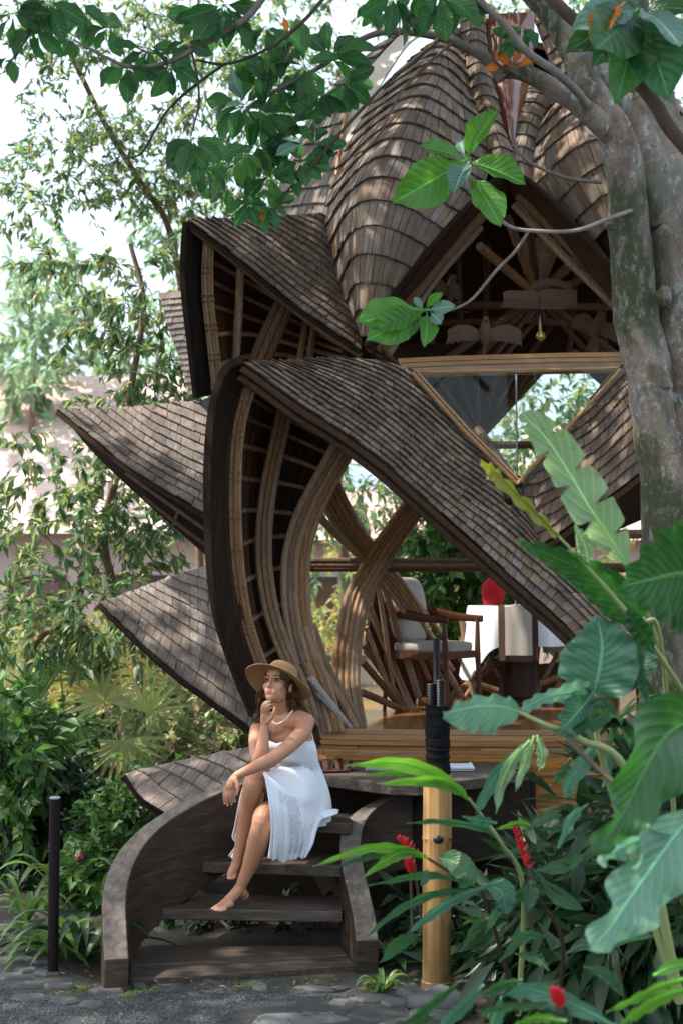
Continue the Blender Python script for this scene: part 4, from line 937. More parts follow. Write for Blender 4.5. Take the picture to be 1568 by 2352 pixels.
rn = thing('table_runner', (TX, TY, TZ + .01), 'beige table runner with brown borders hanging over the tablecloth', 'runner')
def strip(x0, x1, dz, off, name, mat, bottom=None):
    vs = []; xs_ = np.linspace(x0, x1, 8)
    prof_ = [(.0, TZ + .008, 0), (1, TZ + .008, 0), (1, TZ - .004, 1), (1, TZ - .12, 2), (1, TZ - .25, 3), (1, TZ - dz, 4)]
    rows_ = []
    for s_, z_, k in prof_:
        row = []
        for x in xs_:
            ye = TY - math.sqrt(max(.01, .405 ** 2 - (x - TX) ** 2)) - off - .012 * k + .006 * math.sin(x * 50) * k * .4
            row.append((x + .004 * k * (-1 if x < TX - .05 else 1) * 0, ye if s_ else TY, z_))
        rows_.append(row)
    return sheet(np.array(rows_), .002).obj(name, mat, rn)
x0 = (1143 - 784) / FPX * 10.55; x1 = (1232 - 784) / FPX * 10.55
strip(x0 + .045, x1 - .045, .36, .008, 'runner_cloth', M['runner'])
strip(x0, x0 + .045, .40, .009, 'runner_border', M['runner_edge']); strip(x1 - .045, x1, .40, .009, 'runner_border', M['runner_edge'])
mb = MB(); ye = TY - .405 - .062; mb.box(((x0 + x1) / 2, ye, TZ - .385), (x1 - x0 - .09, .006, .04)); mb.obj('runner_border', M['runner_edge'], rn, smooth=False)
M['red_cloth'] = plain('red_napkin', (.42, .008, .012), .85)
npk = P(1131, 1385, 10.75); npk.z = TZ + .01
mb = MB(); N0 = 24
for k, (z, r_, fl) in enumerate([(0, .06, 0), (.05, .078, .006), (.11, .085, .012), (.16, .06, .02), (.2, .02, .01)]): pass
prf = [(0, .062), (.04, .078), (.09, .088), (.14, .075), (.185, .035), (.215, .006)]
vs = [(npk.x + (r_ * (1 + .12 * math.sin(5 * a + z * 20))) * math.cos(a), npk.y + r_ * .7 * math.sin(a), npk.z + z + .014 * math.sin(a * 2 + 1) * (z > .1)) for z, r_ in prf for a in np.linspace(0, 2 * math.pi, N0, endpoint=False)]
mb.add(vs, [(k * N0 + i, k * N0 + (i + 1) % N0, (k + 1) * N0 + (i + 1) % N0, (k + 1) * N0 + i) for k in range(5) for i in range(N0)] + [tuple(range(N0 - 1, -1, -1))])
tag(mb.obj('napkin', M['red_cloth'], auto=70), 'folded red napkin standing on the white tablecloth', 'napkin')
M['glass'] = M['pane']
M['clear'] = plain('clear_glass', (.9, .95, .95), .03, **{'Transmission Weight': 1.0, 'IOR': 1.45})
for i, (px, Yg) in enumerate([(1183, 10.78), (1205, 10.86)]):
    g = P(px, 1380, Yg); mb = MB()
    mb.lathe((g.x, g.y, TZ + .01), [(.032, 0), (.03, .004), (.004, .008), (.004, .075), (.02, .09), (.034, .12), (.034, .15), (.028, .175), (.026, .175), (.031, .15), (.031, .12), (.018, .094), (.002, .085)], 16)
    tag(mb.obj('wine_glass', M['clear']), ['wine glass nearest the red napkin', 'wine glass beside the petal edge, right of the other glass'][i], 'glass')
# hanging carved birds and the lamp under the gable
M['carved'] = plain('carved_brown_wood', (.095, .055, .032), .8, nscale=30, namp=.45, bs=.5)
def bird(name, loc, span, yaw, label, tilt=0.0):
    t = thing(name, loc, label, 'carving'); R = Matrix.Rotation(yaw, 3, 'Z') @ Matrix.Rotation(tilt, 3, 'Y')
    mb = MB(); mb.tube([loc + R @ Vector(q) for q in ((0, 0, -.10), (0, -.02, -.04), (0, -.02, .02), (0, -.03, .07), (0, -.05, .10), (0, -.085, .085))], [.004, .035, .045, .03, .022, .004], 10); mb.obj('body', M['carved'], t)
    for s in (1, -1):
        G = []; n = 12
        for i in range(n):
            u = i / (n - 1); x = s * (.03 + u * span / 2); c = .03 * math.sin(u * 3.1) ; w0 = .045 + .03 * math.sin(u * 2.6); sc = .012 * (i % 2) * u * 1.6
            G.append([tuple(loc + R @ Vector((x, -.01 + .03 * u * u, c + w0 * .5))), tuple(loc + R @ Vector((x, -.02 + .03 * u * u, c - w0 * .2))), tuple(loc + R @ Vector((x + s * .01, .0 + .03 * u * u, c - w0 - sc)))])
        sheet(np.array(G), .012).obj('wing', M['carved'], t)
    mb = MB(); mb.tube([loc + R @ Vector((0, 0, -.06)), loc + R @ Vector((0, .05, -.17))], [.02, .05], 8, flat=.2); mb.obj('tail', M['carved'], t)
    mb = MB(); mb.tube([loc + Vector((0, 0, .05)), loc + Vector((0, 0, .75))], .0015, 4); mb.obj('cord', M['black'], t)
    return t
bird('carved_bird', P(1112, 768, 9.9), .46, .1, 'carved wooden bird with spread wings hanging left under the gable')
bird('carved_bird', P(1372, 752, 10.2), .34, -.5, 'carved wooden bird partly behind the tree trunk on the right', .4)
bird('carved_bird', P(1030, 668, 10.6), .22, .8, 'small carved bird high in the left corner of the gable')
lp = thing('chandelier', P(1238, 690, 9.9), 'carved winged wooden chandelier hanging in the middle of the gable', 'chandelier')
for s in (1, -1):
    G = []
    for i in range(14):
        u = i / 13; x = s * (u * .255); sc = .012 * (i % 2)
        e = (.018 * math.sin(u * 9) if u < .95 else 0)
        G.append([tuple(P(1238, 690, 9.9) + Vector((x, 0, .055 + .02 * math.sin(u * 3) + e * .3))), tuple(P(1238, 690, 9.9) + Vector((x, -.03, .0 + .01 * u))), tuple(P(1238, 690, 9.9) + Vector((x + (s * .012 if i == 13 else 0), 0, -.06 + .02 * u * u - sc * u)))])
    sheet(np.array(G), .015).obj('wing', M['carved'], lp)
for k in range(7):
    a = k * 2 * math.pi / 7; c = P(1236, 722, 9.9); mb = MB(); mb.tube([c + Vector((.03 * math.cos(a), .03 * math.sin(a), .02)), c + Vector((.06 * math.cos(a), .06 * math.sin(a), -.02)), c + Vector((.05 * math.cos(a), .05 * math.sin(a), -.06))], [.012, .014, .006], 6); mb.obj('petal', M['dark_wood'], lp)
mb = MB(); mb.lathe(P(1240, 782, 9.9), [(.01, 0), (.035, .02), (.03, .05), (.012, .07), (.008, .18)], 10); mb.obj('pendant', plain('brass', (.6, .42, .15), .3, .9), lp)
mb = MB(); mb.tube([P(1238, 690, 9.9), P(1238, 560, 9.9) + Vector((0, 0, .2))], .004, 5); mb.obj('cord', M['black'], lp)
G = [[tuple(P(1260, 650, 9.95) + Vector((x, 0, .03 * math.cos(x * 12) + d))) for d in (.0, -.05)] for x in np.linspace(-.12, .16, 9)]
sheet(np.array(G), .012).obj('crest', M['carved'], lp)
# sandals and folded paper on the landing
M['leather'] = plain('brown_leather', (.10, .032, .018), .28, spec=.6, nscale=60, namp=.3, bs=.2)
for i, (px, py, a, lb) in enumerate([(760, 1768, .2, 'shiny brown leather sandal lying next to the white dress'), (790, 1762, -.5, 'brown leather sandal behind its twin near the bamboo wall')]):
    x, y = gz(px, py, .875); t = thing('sandal', (x, y, .862), lb, 'sandal')
    R = Matrix.Rotation(a, 3, 'Z'); mb = MB(); sbox(mb, (x, y, .872), (.23 - .06 * i, .085, .018), R, 2.6); mb.obj('sole', M['leather'], t)
    for u, h, w in ((-.04, .055, .03), (.03, .045, .022), (.075, .035, .016)):
        G = []
        for k in range(9):
            b_ = math.pi * k / 8; G.append([tuple(Vector((x, y, .875)) + R @ Vector((u + d, .04 * math.cos(b_), h * math.sin(b_)))) for d in (-w / 2, w / 2)])
        sheet(np.array(G), .004).obj('strap', M['leather'], t)
x, y = gz(960, 1762, .87)
pp = thing('folded_paper', (x, y, .862), 'folded white and blue paper lying on the curved landing', 'paper')
M['paper'] = plain('paper', (.62, .66, .70), .6); M['paper_blue'] = plain('paper_print', (.06, .12, .18), .6)
for k in range(4):
    mb = MB(); mb.box((x + .004 * k, y, .866 + .0045 * k), (.62, .22 - .004 * k, .003), Matrix.Rotation(-.03 + .01 * k, 3, 'Z')); mb.obj('sheet', M['paper_blue'] if k == 1 else M['paper'], pp, smooth=False)
mb = MB(); mb.tube([Vector((x + .31, y - .1, .874)), Vector((x + .315, y + .1, .876))], .012, 8); mb.obj('fold', M['paper'], pp)

# bamboo post
m, nt, b = new_mat('yellow_bamboo'); M['yb'] = m
tcz = coords(nt, (1, 1, 1)); s_ = nt.nodes.new('ShaderNodeSeparateXYZ'); nt.links.new(tcz, s_.inputs[0])
st = noise_(nt, coords(nt, (40, 40, 1.2)), 1, 5); col = ramp(nt, st, [(.3, (.20, .085, .022)), (.5, (.36, .20, .07)), (.7, (.47, .30, .125))])
g = ramp(nt, math_(nt, 'MULTIPLY_ADD', noise_(nt, coords(nt), 6, 5), .5, math_(nt, 'MULTIPLY', s_.outputs[2], -.55)), [(.0, (0, 0, 0)), (.35, (1, 1, 1))])
col = mixc(nt, math_(nt, 'MULTIPLY', g, .7), col, (.085, .06, .025)); setc(nt, b, col); b.inputs['Roughness'].default_value = .42
pst = thing('bamboo_post', (.425, 6.97, 0), 'thick yellow bamboo post with black wrapped top in front of the landing', 'post')
c0 = P(997, 2240, 6.97); c1 = P(1002, 1785, 6.97)
mb = MB(); H = 1.0; pts_ = []; rads = []
for z, r_ in [(0, .073), (.03, .073), (.035, .068), (.30, .067), (.315, .071), (.33, .069), (.70, .069), (.712, .072), (.724, .070), (1.02, .069)]: pts_.append(Vector((.455 - .03 * 0 + (z / 1.0) * .01, 6.97, z))); rads.append(r_)
mb.tube(pts_, rads, 24); mb.obj('culm', M['yb'], pst)
mb = MB(); mb.ell((.463, 6.90, .715), (.026, .012, .020), n=12); mb.tube([(.463 - .066, 6.93, .712), (.463, 6.898, .712), (.463 + .066, 6.93, .712)], .004, 5); mb.obj('knot', M['black'], pst)
M['rope'] = plain('black_palm_fibre', (.008, .008, .009), .95, spec=.1, nscale=120, namp=.8, bs=1.0)
mb = MB(); pts_ = []; rads = []; q = random.Random(2)
for i in range(40): z = .99 + .36 * i / 39; pts_.append(Vector((.465 + q.uniform(-.002, .002), 6.965, z))); rads.append(.058 + q.uniform(-.003, .004) + (.006 if 2 < i < 7 else 0))
mb.tube(pts_, rads, 20); mb.obj('fibre_wrap', M['rope'], pst)
def ribbed(x, y, z0, z1, r_, nm):
    mb = MB(); n = int((z1 - z0) / .0075); pts_ = []; rads = []
    for i in range(n * 2 + 1): pts_.append(Vector((x, y, z0 + (z1 - z0) * i / (n * 2)))); rads.append(r_ * (1.0 if i % 2 else .88))
    mb.tube(pts_, rads, 12); mb.obj(nm, plain_ribs, pst)
plain_ribs = plain('black_lacquered_rope', (.006, .006, .007), .45, spec=.3)
ribbed(.435, 6.955, 1.33, 1.455, .024, 'coiled_rod'); ribbed(.478, 6.945, 1.33, 1.475, .024, 'coiled_rod'); ribbed(.463, 6.985, 1.33, 1.675, .0175, 'coiled_rod')
# dark post on the left, brown pillar behind
bp = thing('garden_post', (-1.45, 7.16, 0), 'slim black post with pale cap at the left edge of the bed', 'post')
a = P(122, 2224, 7.16); t_ = P(127, 1834, 7.16)
mb = MB(); mb.tube([Vector((a.x, 7.16, -.02)), Vector((t_.x, 7.16, t_.z))], .027, 14); mb.obj('shaft', plain('black_wood', (.010, .006, .006), .6, spec=.15, nscale=90, namp=.4, bs=.3), bp)
mb = MB(); mb.tube([Vector((t_.x, 7.16, t_.z)), Vector((t_.x, 7.16, t_.z + .008))], .026, 14); mb.obj('cap', plain('pale_cap', (.35, .36, .38), .5), bp)
a = P(170, 1990, 10.2); t_ = P(172, 1812, 10.2)
gp_ = thing('wooden_pillar', (a.x, 10.2, 0), 'brown square pillar with green metal bracket in the dark bed', 'pillar')
mb = MB(); mb.box((a.x, 10.2, t_.z / 2), (.075, .075, t_.z)); mb.obj('shaft', M['dark_wood'], gp_, smooth=False)
mb = MB(); c = P(172, 1800, 10.2)
for dx in (-.06, .06): mb.box((c.x + dx, 10.2, c.z), (.014, .014, .10))
mb.box((c.x, 10.2, c.z + .045), (.13, .014, .014)); mb.obj('bracket', plain('green_metal', (.01, .12, .09), .4), gp_, smooth=False)
# ================================================================== the woman on the steps
person = thing('person', P(690, 1890, 7.8), 'barefoot woman in white dress and straw hat sitting on the steps, hand at her chin', 'person')
m, nt, b = new_mat('skin'); M['skin'] = m
v = coords(nt); k = noise_(nt, v, 9, 4); k2 = noise_(nt, v, 90, 3)
setc(nt, b, mixc(nt, k, (.40, .18, .10), (.51, .26, .155)))
b.inputs['Roughness'].default_value = .55; b.inputs['Subsurface Weight'].default_value = .12; b.inputs['Subsurface Radius'].default_value = (.6, .25, .12); b.inputs['Subsurface Scale'].default_value = .012
b.inputs['Specular IOR Level'].default_value = .45; bump(nt, b, k2, .06, .002)
body = MB()
def limb(ch, n=14, flat=1.0, seg=14, up=None):
    pts = [P(*q[:3]) for q in ch]; r = [q[3] for q in ch]
    C = cat(pts, n); t = np.linspace(0, len(r) - 1, n); R = np.interp(t, range(len(r)), r)
    body.tube([Vector(c) for c in C], list(R), seg, flat=flat, up=up)
    body.ell(C[0], (R[0],) * 3, n=12, m=8); body.ell(C[-1], (R[-1],) * 3, n=12, m=8)
# torso
limb([(704, 1852, 7.90, .112), (702, 1815, 7.88, .112), (694, 1775, 7.84, .104), (684, 1745, 7.80, .104), (672, 1712, 7.76, .116), (660, 1685, 7.74, .115), (650, 1664, 7.73, .085)], 16, flat=.78, seg=20, up=Vector((-.45, -.85, .1)))
limb([(600, 1664, 7.80, .040), (622, 1660, 7.76, .05), (652, 1656, 7.71, .06), (684, 1654, 7.66, .055), (704, 1658, 7.62, .046)])
for c in ((648, 1718, 7.70), (683, 1716, 7.66)): body.ell(P(*c), (.045, .035, .045), n=14)
limb([(655, 1662, 7.74, .055), (648, 1632, 7.70, .046), (642, 1605, 7.66, .046)])
limb([(648, 1640, 7.73, .035), (605, 1656, 7.78, .030)], 6); limb([(655, 1638, 7.71, .035), (700, 1652, 7.65, .032)], 6)
# legs
limb([(705, 1850, 7.86, .085), (665, 1818, 7.72, .080), (625, 1798, 7.58, .066), (590, 1789, 7.46, .056), (580, 1812, 7.44, .052), (570, 1855, 7.50, .050), (562, 1900, 7.54, .042), (552, 1945, 7.555, .031), (543, 1985, 7.56, .027)], 34)
limb([(543, 1985, 7.56, .027), (537, 1997, 7.545, .026), (531, 2007, 7.52, .022), (527, 2015, 7.50, .014)], 8)
body.ell(P(549, 1994, 7.60), (.022, .028, .026))
limb([(715, 1862, 7.88, .085), (670, 1862, 7.70, .080), (632, 1864, 7.52, .066), (607, 1872, 7.40, .055), (600, 1900, 7.38, .052), (592, 1935, 7.42, .056), (582, 1970, 7.46, .050), (567, 2005, 7.49, .035), (552, 2038, 7.51, .029)], 34)
limb([(552, 2038, 7.51, .030), (540, 2053, 7.48, .029), (524, 2069, 7.445, .026), (508, 2080, 7.41, .020)], 10)
body.ell(P(562, 2056, 7.55), (.025, .03, .027)); body.ell(P(556, 2048, 7.52), (.028, .03, .03))
limb([(520, 2074, 7.43, .022), (505, 2080, 7.43, .016)], 5); limb([(530, 2076, 7.42, .020), (516, 2084, 7.40, .015)], 5)
toes = [((505, 2078, 7.425), (490, 2088, 7.40), .0105), ((508, 2081, 7.415), (497, 2091, 7.39), .0082), ((512, 2083, 7.405), (504, 2092, 7.385), .0078), ((517, 2084, 7.40), (511, 2092, 7.38), .0072), ((522, 2083, 7.395), (518, 2090, 7.375), .0068)]
nails = MB()
for a, c, r_ in toes:
    mid = tuple((x + y) / 2 for x, y in zip(a, c)); limb([(*a, r_ * 1.1), (mid[0], mid[1] - 1.5, mid[2], r_), (*c, r_)], 6, seg=10)
    p = P(*c); nails.ell(p + Vector((-.004, -r_ * .7, r_ * .35)), (r_ * .6, r_ * .35, r_ * .5), n=8, m=5)
for a, c, r_ in [((531, 2006, 7.52), (525, 2016, 7.49), .0095), ((535, 2008, 7.52), (530, 2017, 7.49), .0085), ((539, 2008, 7.52), (535, 2017, 7.495), .008), ((542, 2006, 7.525), (539, 2015, 7.5), .0075)]:
    limb([(*a, r_), (*c, r_)], 4, seg=10); nails.ell(P(*c) + Vector((-.002, -r_ * .8, 0)), (r_ * .6, r_ * .35, r_ * .55), n=8, m=5)
# near arm, resting across the knee
limb([(702, 1660, 7.62, .047), (694, 1682, 7.57, .044), (668, 1710, 7.48, .040), (640, 1733, 7.40, .036), (625, 1743, 7.37, .037), (598, 1756, 7.33, .033), (568, 1770, 7.29, .026), (544, 1781, 7.27, .0205)], 30)
limb([(544, 1781, 7.27, .0205), (534, 1793, 7.26, .024), (527, 1808, 7.255, .024)], 8, flat=.6, up=Vector((-.5, -.8, 0)))
for ch in ([(521, 1806, 7.26), (516, 1822, 7.255), (515, 1834, 7.26), (517, 1844, 7.27)], [(526, 1810, 7.25), (522, 1826, 7.24), (522, 1838, 7.25), (524, 1848, 7.265)],
           [(531, 1811, 7.25), (530, 1826, 7.24), (531, 1838, 7.25), (533, 1846, 7.265)], [(536, 1809, 7.255), (537, 1821, 7.25), (538, 1832, 7.26), (540, 1840, 7.27)]):
    limb([(*c, r_) for c, r_ in zip(ch, (.0095, .0088, .008, .0066))], 10, seg=10); nails.ell(P(*ch[-1]) + Vector((-.001, -.005, -.001)), (.0045, .003, .0065), n=8, m=5)
limb([(541, 1790, 7.24, .012), (546, 1803, 7.225, .0105), (546, 1817, 7.22, .009), (543, 1826, 7.225, .0075)], 10, seg=10)
# far arm, elbow on the knee, hand at the chin
limb([(598, 1664, 7.79, .044), (590, 1685, 7.70, .042), (588, 1715, 7.60, .038), (594, 1745, 7.50, .036), (600, 1738, 7.45, .037), (603, 1718, 7.44, .036), (605, 1695, 7.45, .029), (607, 1672, 7.47, .0215)], 30)
limb([(607, 1672, 7.47, .0215), (609, 1658, 7.47, .026), (610, 1645, 7.475, .027)], 8, flat=.6, up=Vector((.2, -1, 0)))
for ch in ([(603, 1642, 7.47), (602, 1627, 7.455), (606, 1616, 7.45), (613, 1611, 7.455)], [(607, 1641, 7.465), (607, 1626, 7.445), (612, 1616, 7.44), (619, 1612, 7.445)],
           [(611, 1642, 7.465), (611, 1630, 7.445), (616, 1622, 7.435), (621, 1619, 7.445)], [(615, 1645, 7.47), (615, 1635, 7.45), (618, 1628, 7.44), (622, 1626, 7.45)]):
    limb([(*c, r_) for c, r_ in zip(ch, (.0092, .0085, .0078, .0066))], 10, seg=10)
    nails.ell(P(*ch[-1]) + Vector((.003, -.005, .002)), (.005, .003, .0045), n=8, m=5)
limb([(616, 1658, 7.46, .014), (624, 1648, 7.445, .0115), (629, 1636, 7.44, .0095), (631, 1626, 7.445, .008)], 10, seg=10)
# head
hf = Vector((-.47, -.80, .37)).normalized(); hs = hf.cross(Vector((.10, .28, .95)).normalized()).normalized(); hu = hs.cross(hf).normalized()
if hu.z < 0: hu = -hu
HR = Matrix((hs, hf, hu)).transposed(); hc = P(640, 1574, 7.60)
H = lambda s, f, u: hc + hs * s + hf * f + hu * u
body.ell(H(0, -.022, .028), (.071, .088, .082), HR, 20, 14)
body.ell(H(0, .018, -.03), (.058, .062, .074), HR, 20, 14)
body.ell(H(0, .046, -.078), (.034, .032, .026), HR); body.ell(H(0, .060, -.092), (.019, .018, .016), HR)
for s in (1, -1):
    body.ell(H(.036 * s, .046, -.022), (.026, .024, .026), HR); body.ell(H(.028 * s, .068, .022), (.022, .011, .008), HR)
    body.ell(H(.040 * s, .01, -.066), (.013, .034, .017), HR)
    body.ell(H(.070 * s, -.012, -.012), (.008, .016, .027), HR)
    body.ell(H(.008 * s, .083, -.036), (.0065, .009, .0055), HR)
    body.ell(H(.014 * s, .062, -.060), (.020, .018, .018), HR)
body.ell(H(0, .064, .045), (.045, .018, .028), HR)
def hl(ch, n=8): 
    pts = [H(*q[:3]) for q in ch]; C = cat(pts, n); R = np.interp(np.linspace(0, len(ch) - 1, n), range(len(ch)), [q[3] for q in ch]); body.tube([Vector(c) for c in C], list(R), 10)
hl([(0, .070, .020, .008), (0, .084, -.004, .0085), (0, .094, -.028, .0085), (0, .089, -.036, .007)])
tmp = bpy.data.objects.new('tmp', body.me('tmp', M['skin'], auto=None)); COL.objects.link(tmp)
md = tmp.modifiers.new('r', 'REMESH'); md.mode = 'VOXEL'; md.voxel_size = .0042; md.use_smooth_shade = True
ms = tmp.modifiers.new('s', 'SMOOTH'); ms.factor = .5; ms.iterations = 4
dg = bpy.context.evaluated_depsgraph_get(); bm_ = bpy.data.meshes.new_from_object(tmp.evaluated_get(dg)); bpy.data.objects.remove(tmp)
bm_.name = 'body'; bm_.materials.clear(); bm_.materials.append(M['skin'])
body_o = link('body', bm_, person)
M['nail'] = plain('pale_nail', (.60, .44, .38), .3); nails.obj('nails', M['nail'], body_o)
# eyes, brows, lips
M['eye'] = plain('eye_white', (.24, .21, .19), .7, spec=.05); M['iris'] = plain('brown_iris', (.025, .012, .007), .5, spec=.15); M['lip'] = plain('lips', (.42, .12, .10), .35); M['brow'] = plain('brow', (.045, .024, .015), .8)
for s in (1, -1):
    mb = MB(); mb.ell(H(.0295 * s, .0745, .004), (.0125, .008, .0055), HR, 14, 10, 0); mb.ell(H(.0295 * s - .002, .0810, .0065), (.0074, .0032, .0064), HR, 12, 8, 1)
    mb.tube([H(.0295 * s + x, .0815 - abs(x) * .35, .0105 - abs(x) * .35) for x in (-.015, -.008, 0, .008, .015)], [.0012, .0020, .0024, .0020, .0012], 6, mi=2)
    mb.tube([H(.0295 * s + x, .0795 - abs(x) * .3, -.0035 + abs(x) * .25) for x in (-.013, -.006, 0, .006, .013)], .0011, 5, mi=2)
    mb.obj('eye', [M['eye'], M['iris'], M['brow']], body_o)
    mb = MB(); mb.tube([H(s * x, f_, u_) for x, f_, u_ in ((.012, .083, .0225), (.024, .084, .0275), (.036, .078, .0275), (.048, .063, .0205))], [.0034, .0042, .0038, .0018], 6, flat=.5); mb.obj('eyebrow', M['brow'], body_o)
mb = MB()
mb.tube([H(x, f_, u_) for x, f_, u_ in ((-.023, .0700, -.0605), (-.011, .0785, -.0570), (0, .0810, -.0580), (.011, .0785, -.0570), (.023, .0700, -.0605))], [.0012, .0040, .004, .0040, .0012], 8)
mb.tube([H(x, f_, u_) for x, f_, u_ in ((-.022, .0700, -.0620), (-.011, .0775, -.0665), (0, .0800, -.0680), (.011, .0775, -.0665), (.022, .0700, -.0620))], [.0012, .0046, .0052, .0046, .0012], 8)
mb.obj('lips', M['lip'], body_o)
# hair
M['hair'] = wood_mat('brown_hair', (.025, .013, .007), (.07, .038, .02), (.19, .11, .055), (60, 60, 8), .45, rand=0, islands=True, vary=.45, spec=.5, bs=.2)
hr = random.Random(3); hair = MB()
hair.ell(H(-.004, -.008, .045), (.078, .080, .060), HR, 20, 14); hair.ell(H(-.052, -.004, .012), (.022, .036, .05), HR, 14, 10); hair.ell(H(0, -.036, .035), (.079, .085, .083), HR, 20, 14); hair.ell(H(-.008, -.055, .0), (.062, .05, .06), HR, 16, 10)
def lock(pts, r_, wob=.006, n=12):
    q = [v + Vector((hr.gauss(0, wob), hr.gauss(0, wob), hr.gauss(0, wob * .5))) * (i > 0) for i, v in enumerate(pts)]
    C = cat(q, n); ph = hr.uniform(0, 6)
    C = [Vector(c) + Vector((math.sin(ph + i * .9) * .005 * i / n, math.cos(ph + i * .9) * .005 * i / n, 0)) for i, c in enumerate(C)]
    hair.tube(C, [r_ * (1 - .75 * (i / (n - 1)) ** 2) for i in range(n)], 5)
for i in range(70):       # falls behind the near shoulder
    a = hr.uniform(0, 1)
    st = H(-.062 + hr.gauss(0, .006), -.035 - .04 * a, .01 - .05 * a)
    lock([st, P(672 + 14 * a, 1610 + hr.gauss(0, 4), 7.68 + .06 * a), P(684 + 16 * a, 1632, 7.72 + .05 * a), P(706 + 10 * a, 1648 + 4 * a, 7.76 + .04 * a), P(723 + hr.gauss(0, 3), 1672, 7.80), P(728 + hr.gauss(0, 4), 1695 + hr.gauss(0, 6), 7.82), P(730 + hr.gauss(0, 5), 1715 + hr.gauss(0, 12), 7.83)][: 5 + (i % 3)], .0065)
for i in range(44):       # wisps in front of the near ear
    lock([H(-.064, .0 - .02 * hr.random(), .03), P(671 + hr.gauss(0, 2), 1600, 7.62), P(667 + hr.gauss(0, 4), 1618, 7.64), P(674 + hr.gauss(0, 4), 1634, 7.65), P(682 + hr.gauss(0, 5), 1640 + hr.gauss(0, 5), 7.66)], .0045)
for i in range(52):       # the far side
    a = hr.random()
    lock([H(.055, -.02 - .03 * a, .03), P(601 - 2 * a, 1590, 7.68 + .03 * a), P(594 + 3 * a + hr.gauss(0, 2), 1612, 7.72), P(598 + hr.gauss(0, 3), 1632, 7.74), P(590 + hr.gauss(0, 4), 1648, 7.74), P(588 + hr.gauss(0, 5), 1660 + hr.gauss(0, 5), 7.73), P(600 + hr.gauss(0, 5), 1672 + hr.gauss(0, 4), 7.72)], .0055)
hair.obj('hair', M['hair'], person)
# hat
m, nt, b = new_mat('straw'); M['straw'] = m
tcn = nt.nodes.new('ShaderNodeUVMap'); sx = nt.nodes.new('ShaderNodeSeparateXYZ'); nt.links.new(tcn.outputs[0], sx.inputs[0])
w = math_(nt, 'FRACT', math_(nt, 'MULTIPLY', sx.outputs[1], 22)); w2 = noise_(nt, coords(nt), 120, 3)
w = math_(nt, 'ABSOLUTE', math_(nt, 'SUBTRACT', w, .5))
col = mixc(nt, w2, (.20, .10, .035), (.40, .225, .085)); col = mixc(nt, ramp(nt, w, [(.0, (1, 1, 1)), (.16, (0, 0, 0))]), col, (.16, .075, .025))
setc(nt, b, col); b.inputs['Roughness'].default_value = .6; bump(nt, b, w, .6, .003)
hn = Vector((.31, .52, .80)).normalized(); ha = Vector((.93, 0, -.36)); ha = (ha - hn * ha.dot(hn)).normalized(); hb = hn.cross(ha)
ho = P(643, 1561, 7.62); NB = 48; vs = []; uv = []; prof_ = []
for i in range(13): t = i / 12; prof_.append((.188 - .100 * t, -.018 * (1 - t) ** 2 * 1.5 + .004 * t, .0))
for r_, z in [(.084, .012), (.083, .04), (.080, .062), (.070, .080), (.05, .090), (.02, .094), (.001, .095)]: prof_.append((r_, z, 0))
for k, (r_, z, _) in enumerate(prof_):
    for j in range(NB):
        a = 2 * math.pi * j / NB; wv = .010 * math.sin(a * 2 + .7) * min(1, max(0, (r_ - .08) / .1)) + .006 * math.sin(a * 3) * min(1, max(0, (r_ - .08) / .1))
        vs.append(ho + ha * (r_ * math.cos(a) * (1.0)) + hb * (r_ * math.sin(a) * .96) + hn * (z + wv))
fs = [(k * NB + j, k * NB + (j + 1) % NB, (k + 1) * NB + (j + 1) % NB, (k + 1) * NB + j) for k in range(len(prof_) - 1) for j in range(NB)]
me = mesh('hat', vs, fs, M['straw'], True); ul = me.uv_layers.new(name='UVMap')
for p_ in me.polygons:
    for li in p_.loop_indices: vi = me.loops[li].vertex_index; ul.data[li].uv = ((vi % NB) / NB, (vi // NB) / (len(prof_) - 1))
hat = link('hat', me, person); sd = hat.modifiers.new('thick', 'SOLIDIFY'); sd.thickness = .0035
# necklace
mb = MB(); q = cat(PP([(622, 1648, 7.62), (627, 1658, 7.60), (636, 1663, 7.59), (647, 1659, 7.585), (658, 1650, 7.59), (668, 1638, 7.62), (675, 1628, 7.66)]), 26)
for i, c in enumerate(q): mb.ell(c, (.0062, .0062, .0062), n=8, m=6)
mb.obj('necklace', plain('shell_beads', (.72, .58, .46), .35), person)
# dress
m, nt, b = new_mat('white_dress'); M['dress'] = m
k = noise_(nt, coords(nt, (1, 1, 1)), 30, 5); k3 = noise_(nt, coords(nt, (90, 90, 6)), 1, 3)
b.inputs['Base Color'].default_value = (.78, .81, .85, 1); b.inputs['Roughness'].default_value = .85; b.inputs['Sheen Weight'].default_value = .3
bump(nt, b, math_(nt, 'ADD', k, k3), .35, .006)
m, nt, b = new_mat('white_lace'); M['lace'] = m
vo = nt.nodes.new('ShaderNodeTexVoronoi'); vo.inputs['Scale'].default_value = 95; vo.feature = 'DISTANCE_TO_EDGE'; nt.links.new(coords(nt), vo.inputs['Vector'])
lf = ramp(nt, vo.outputs['Distance'], [(.10, (.78, .81, .85)), (.22, (.52, .55, .60))]); setc(nt, b, lf); b.inputs['Roughness'].default_value = .9; bump(nt, b, vo.outputs['Distance'], .8, .01)
dr = MB(); NR = 56; na = Vector((.84, -.50, 0)).normalized(); nf_ = Vector((-.50, -.84, 0)).normalized()
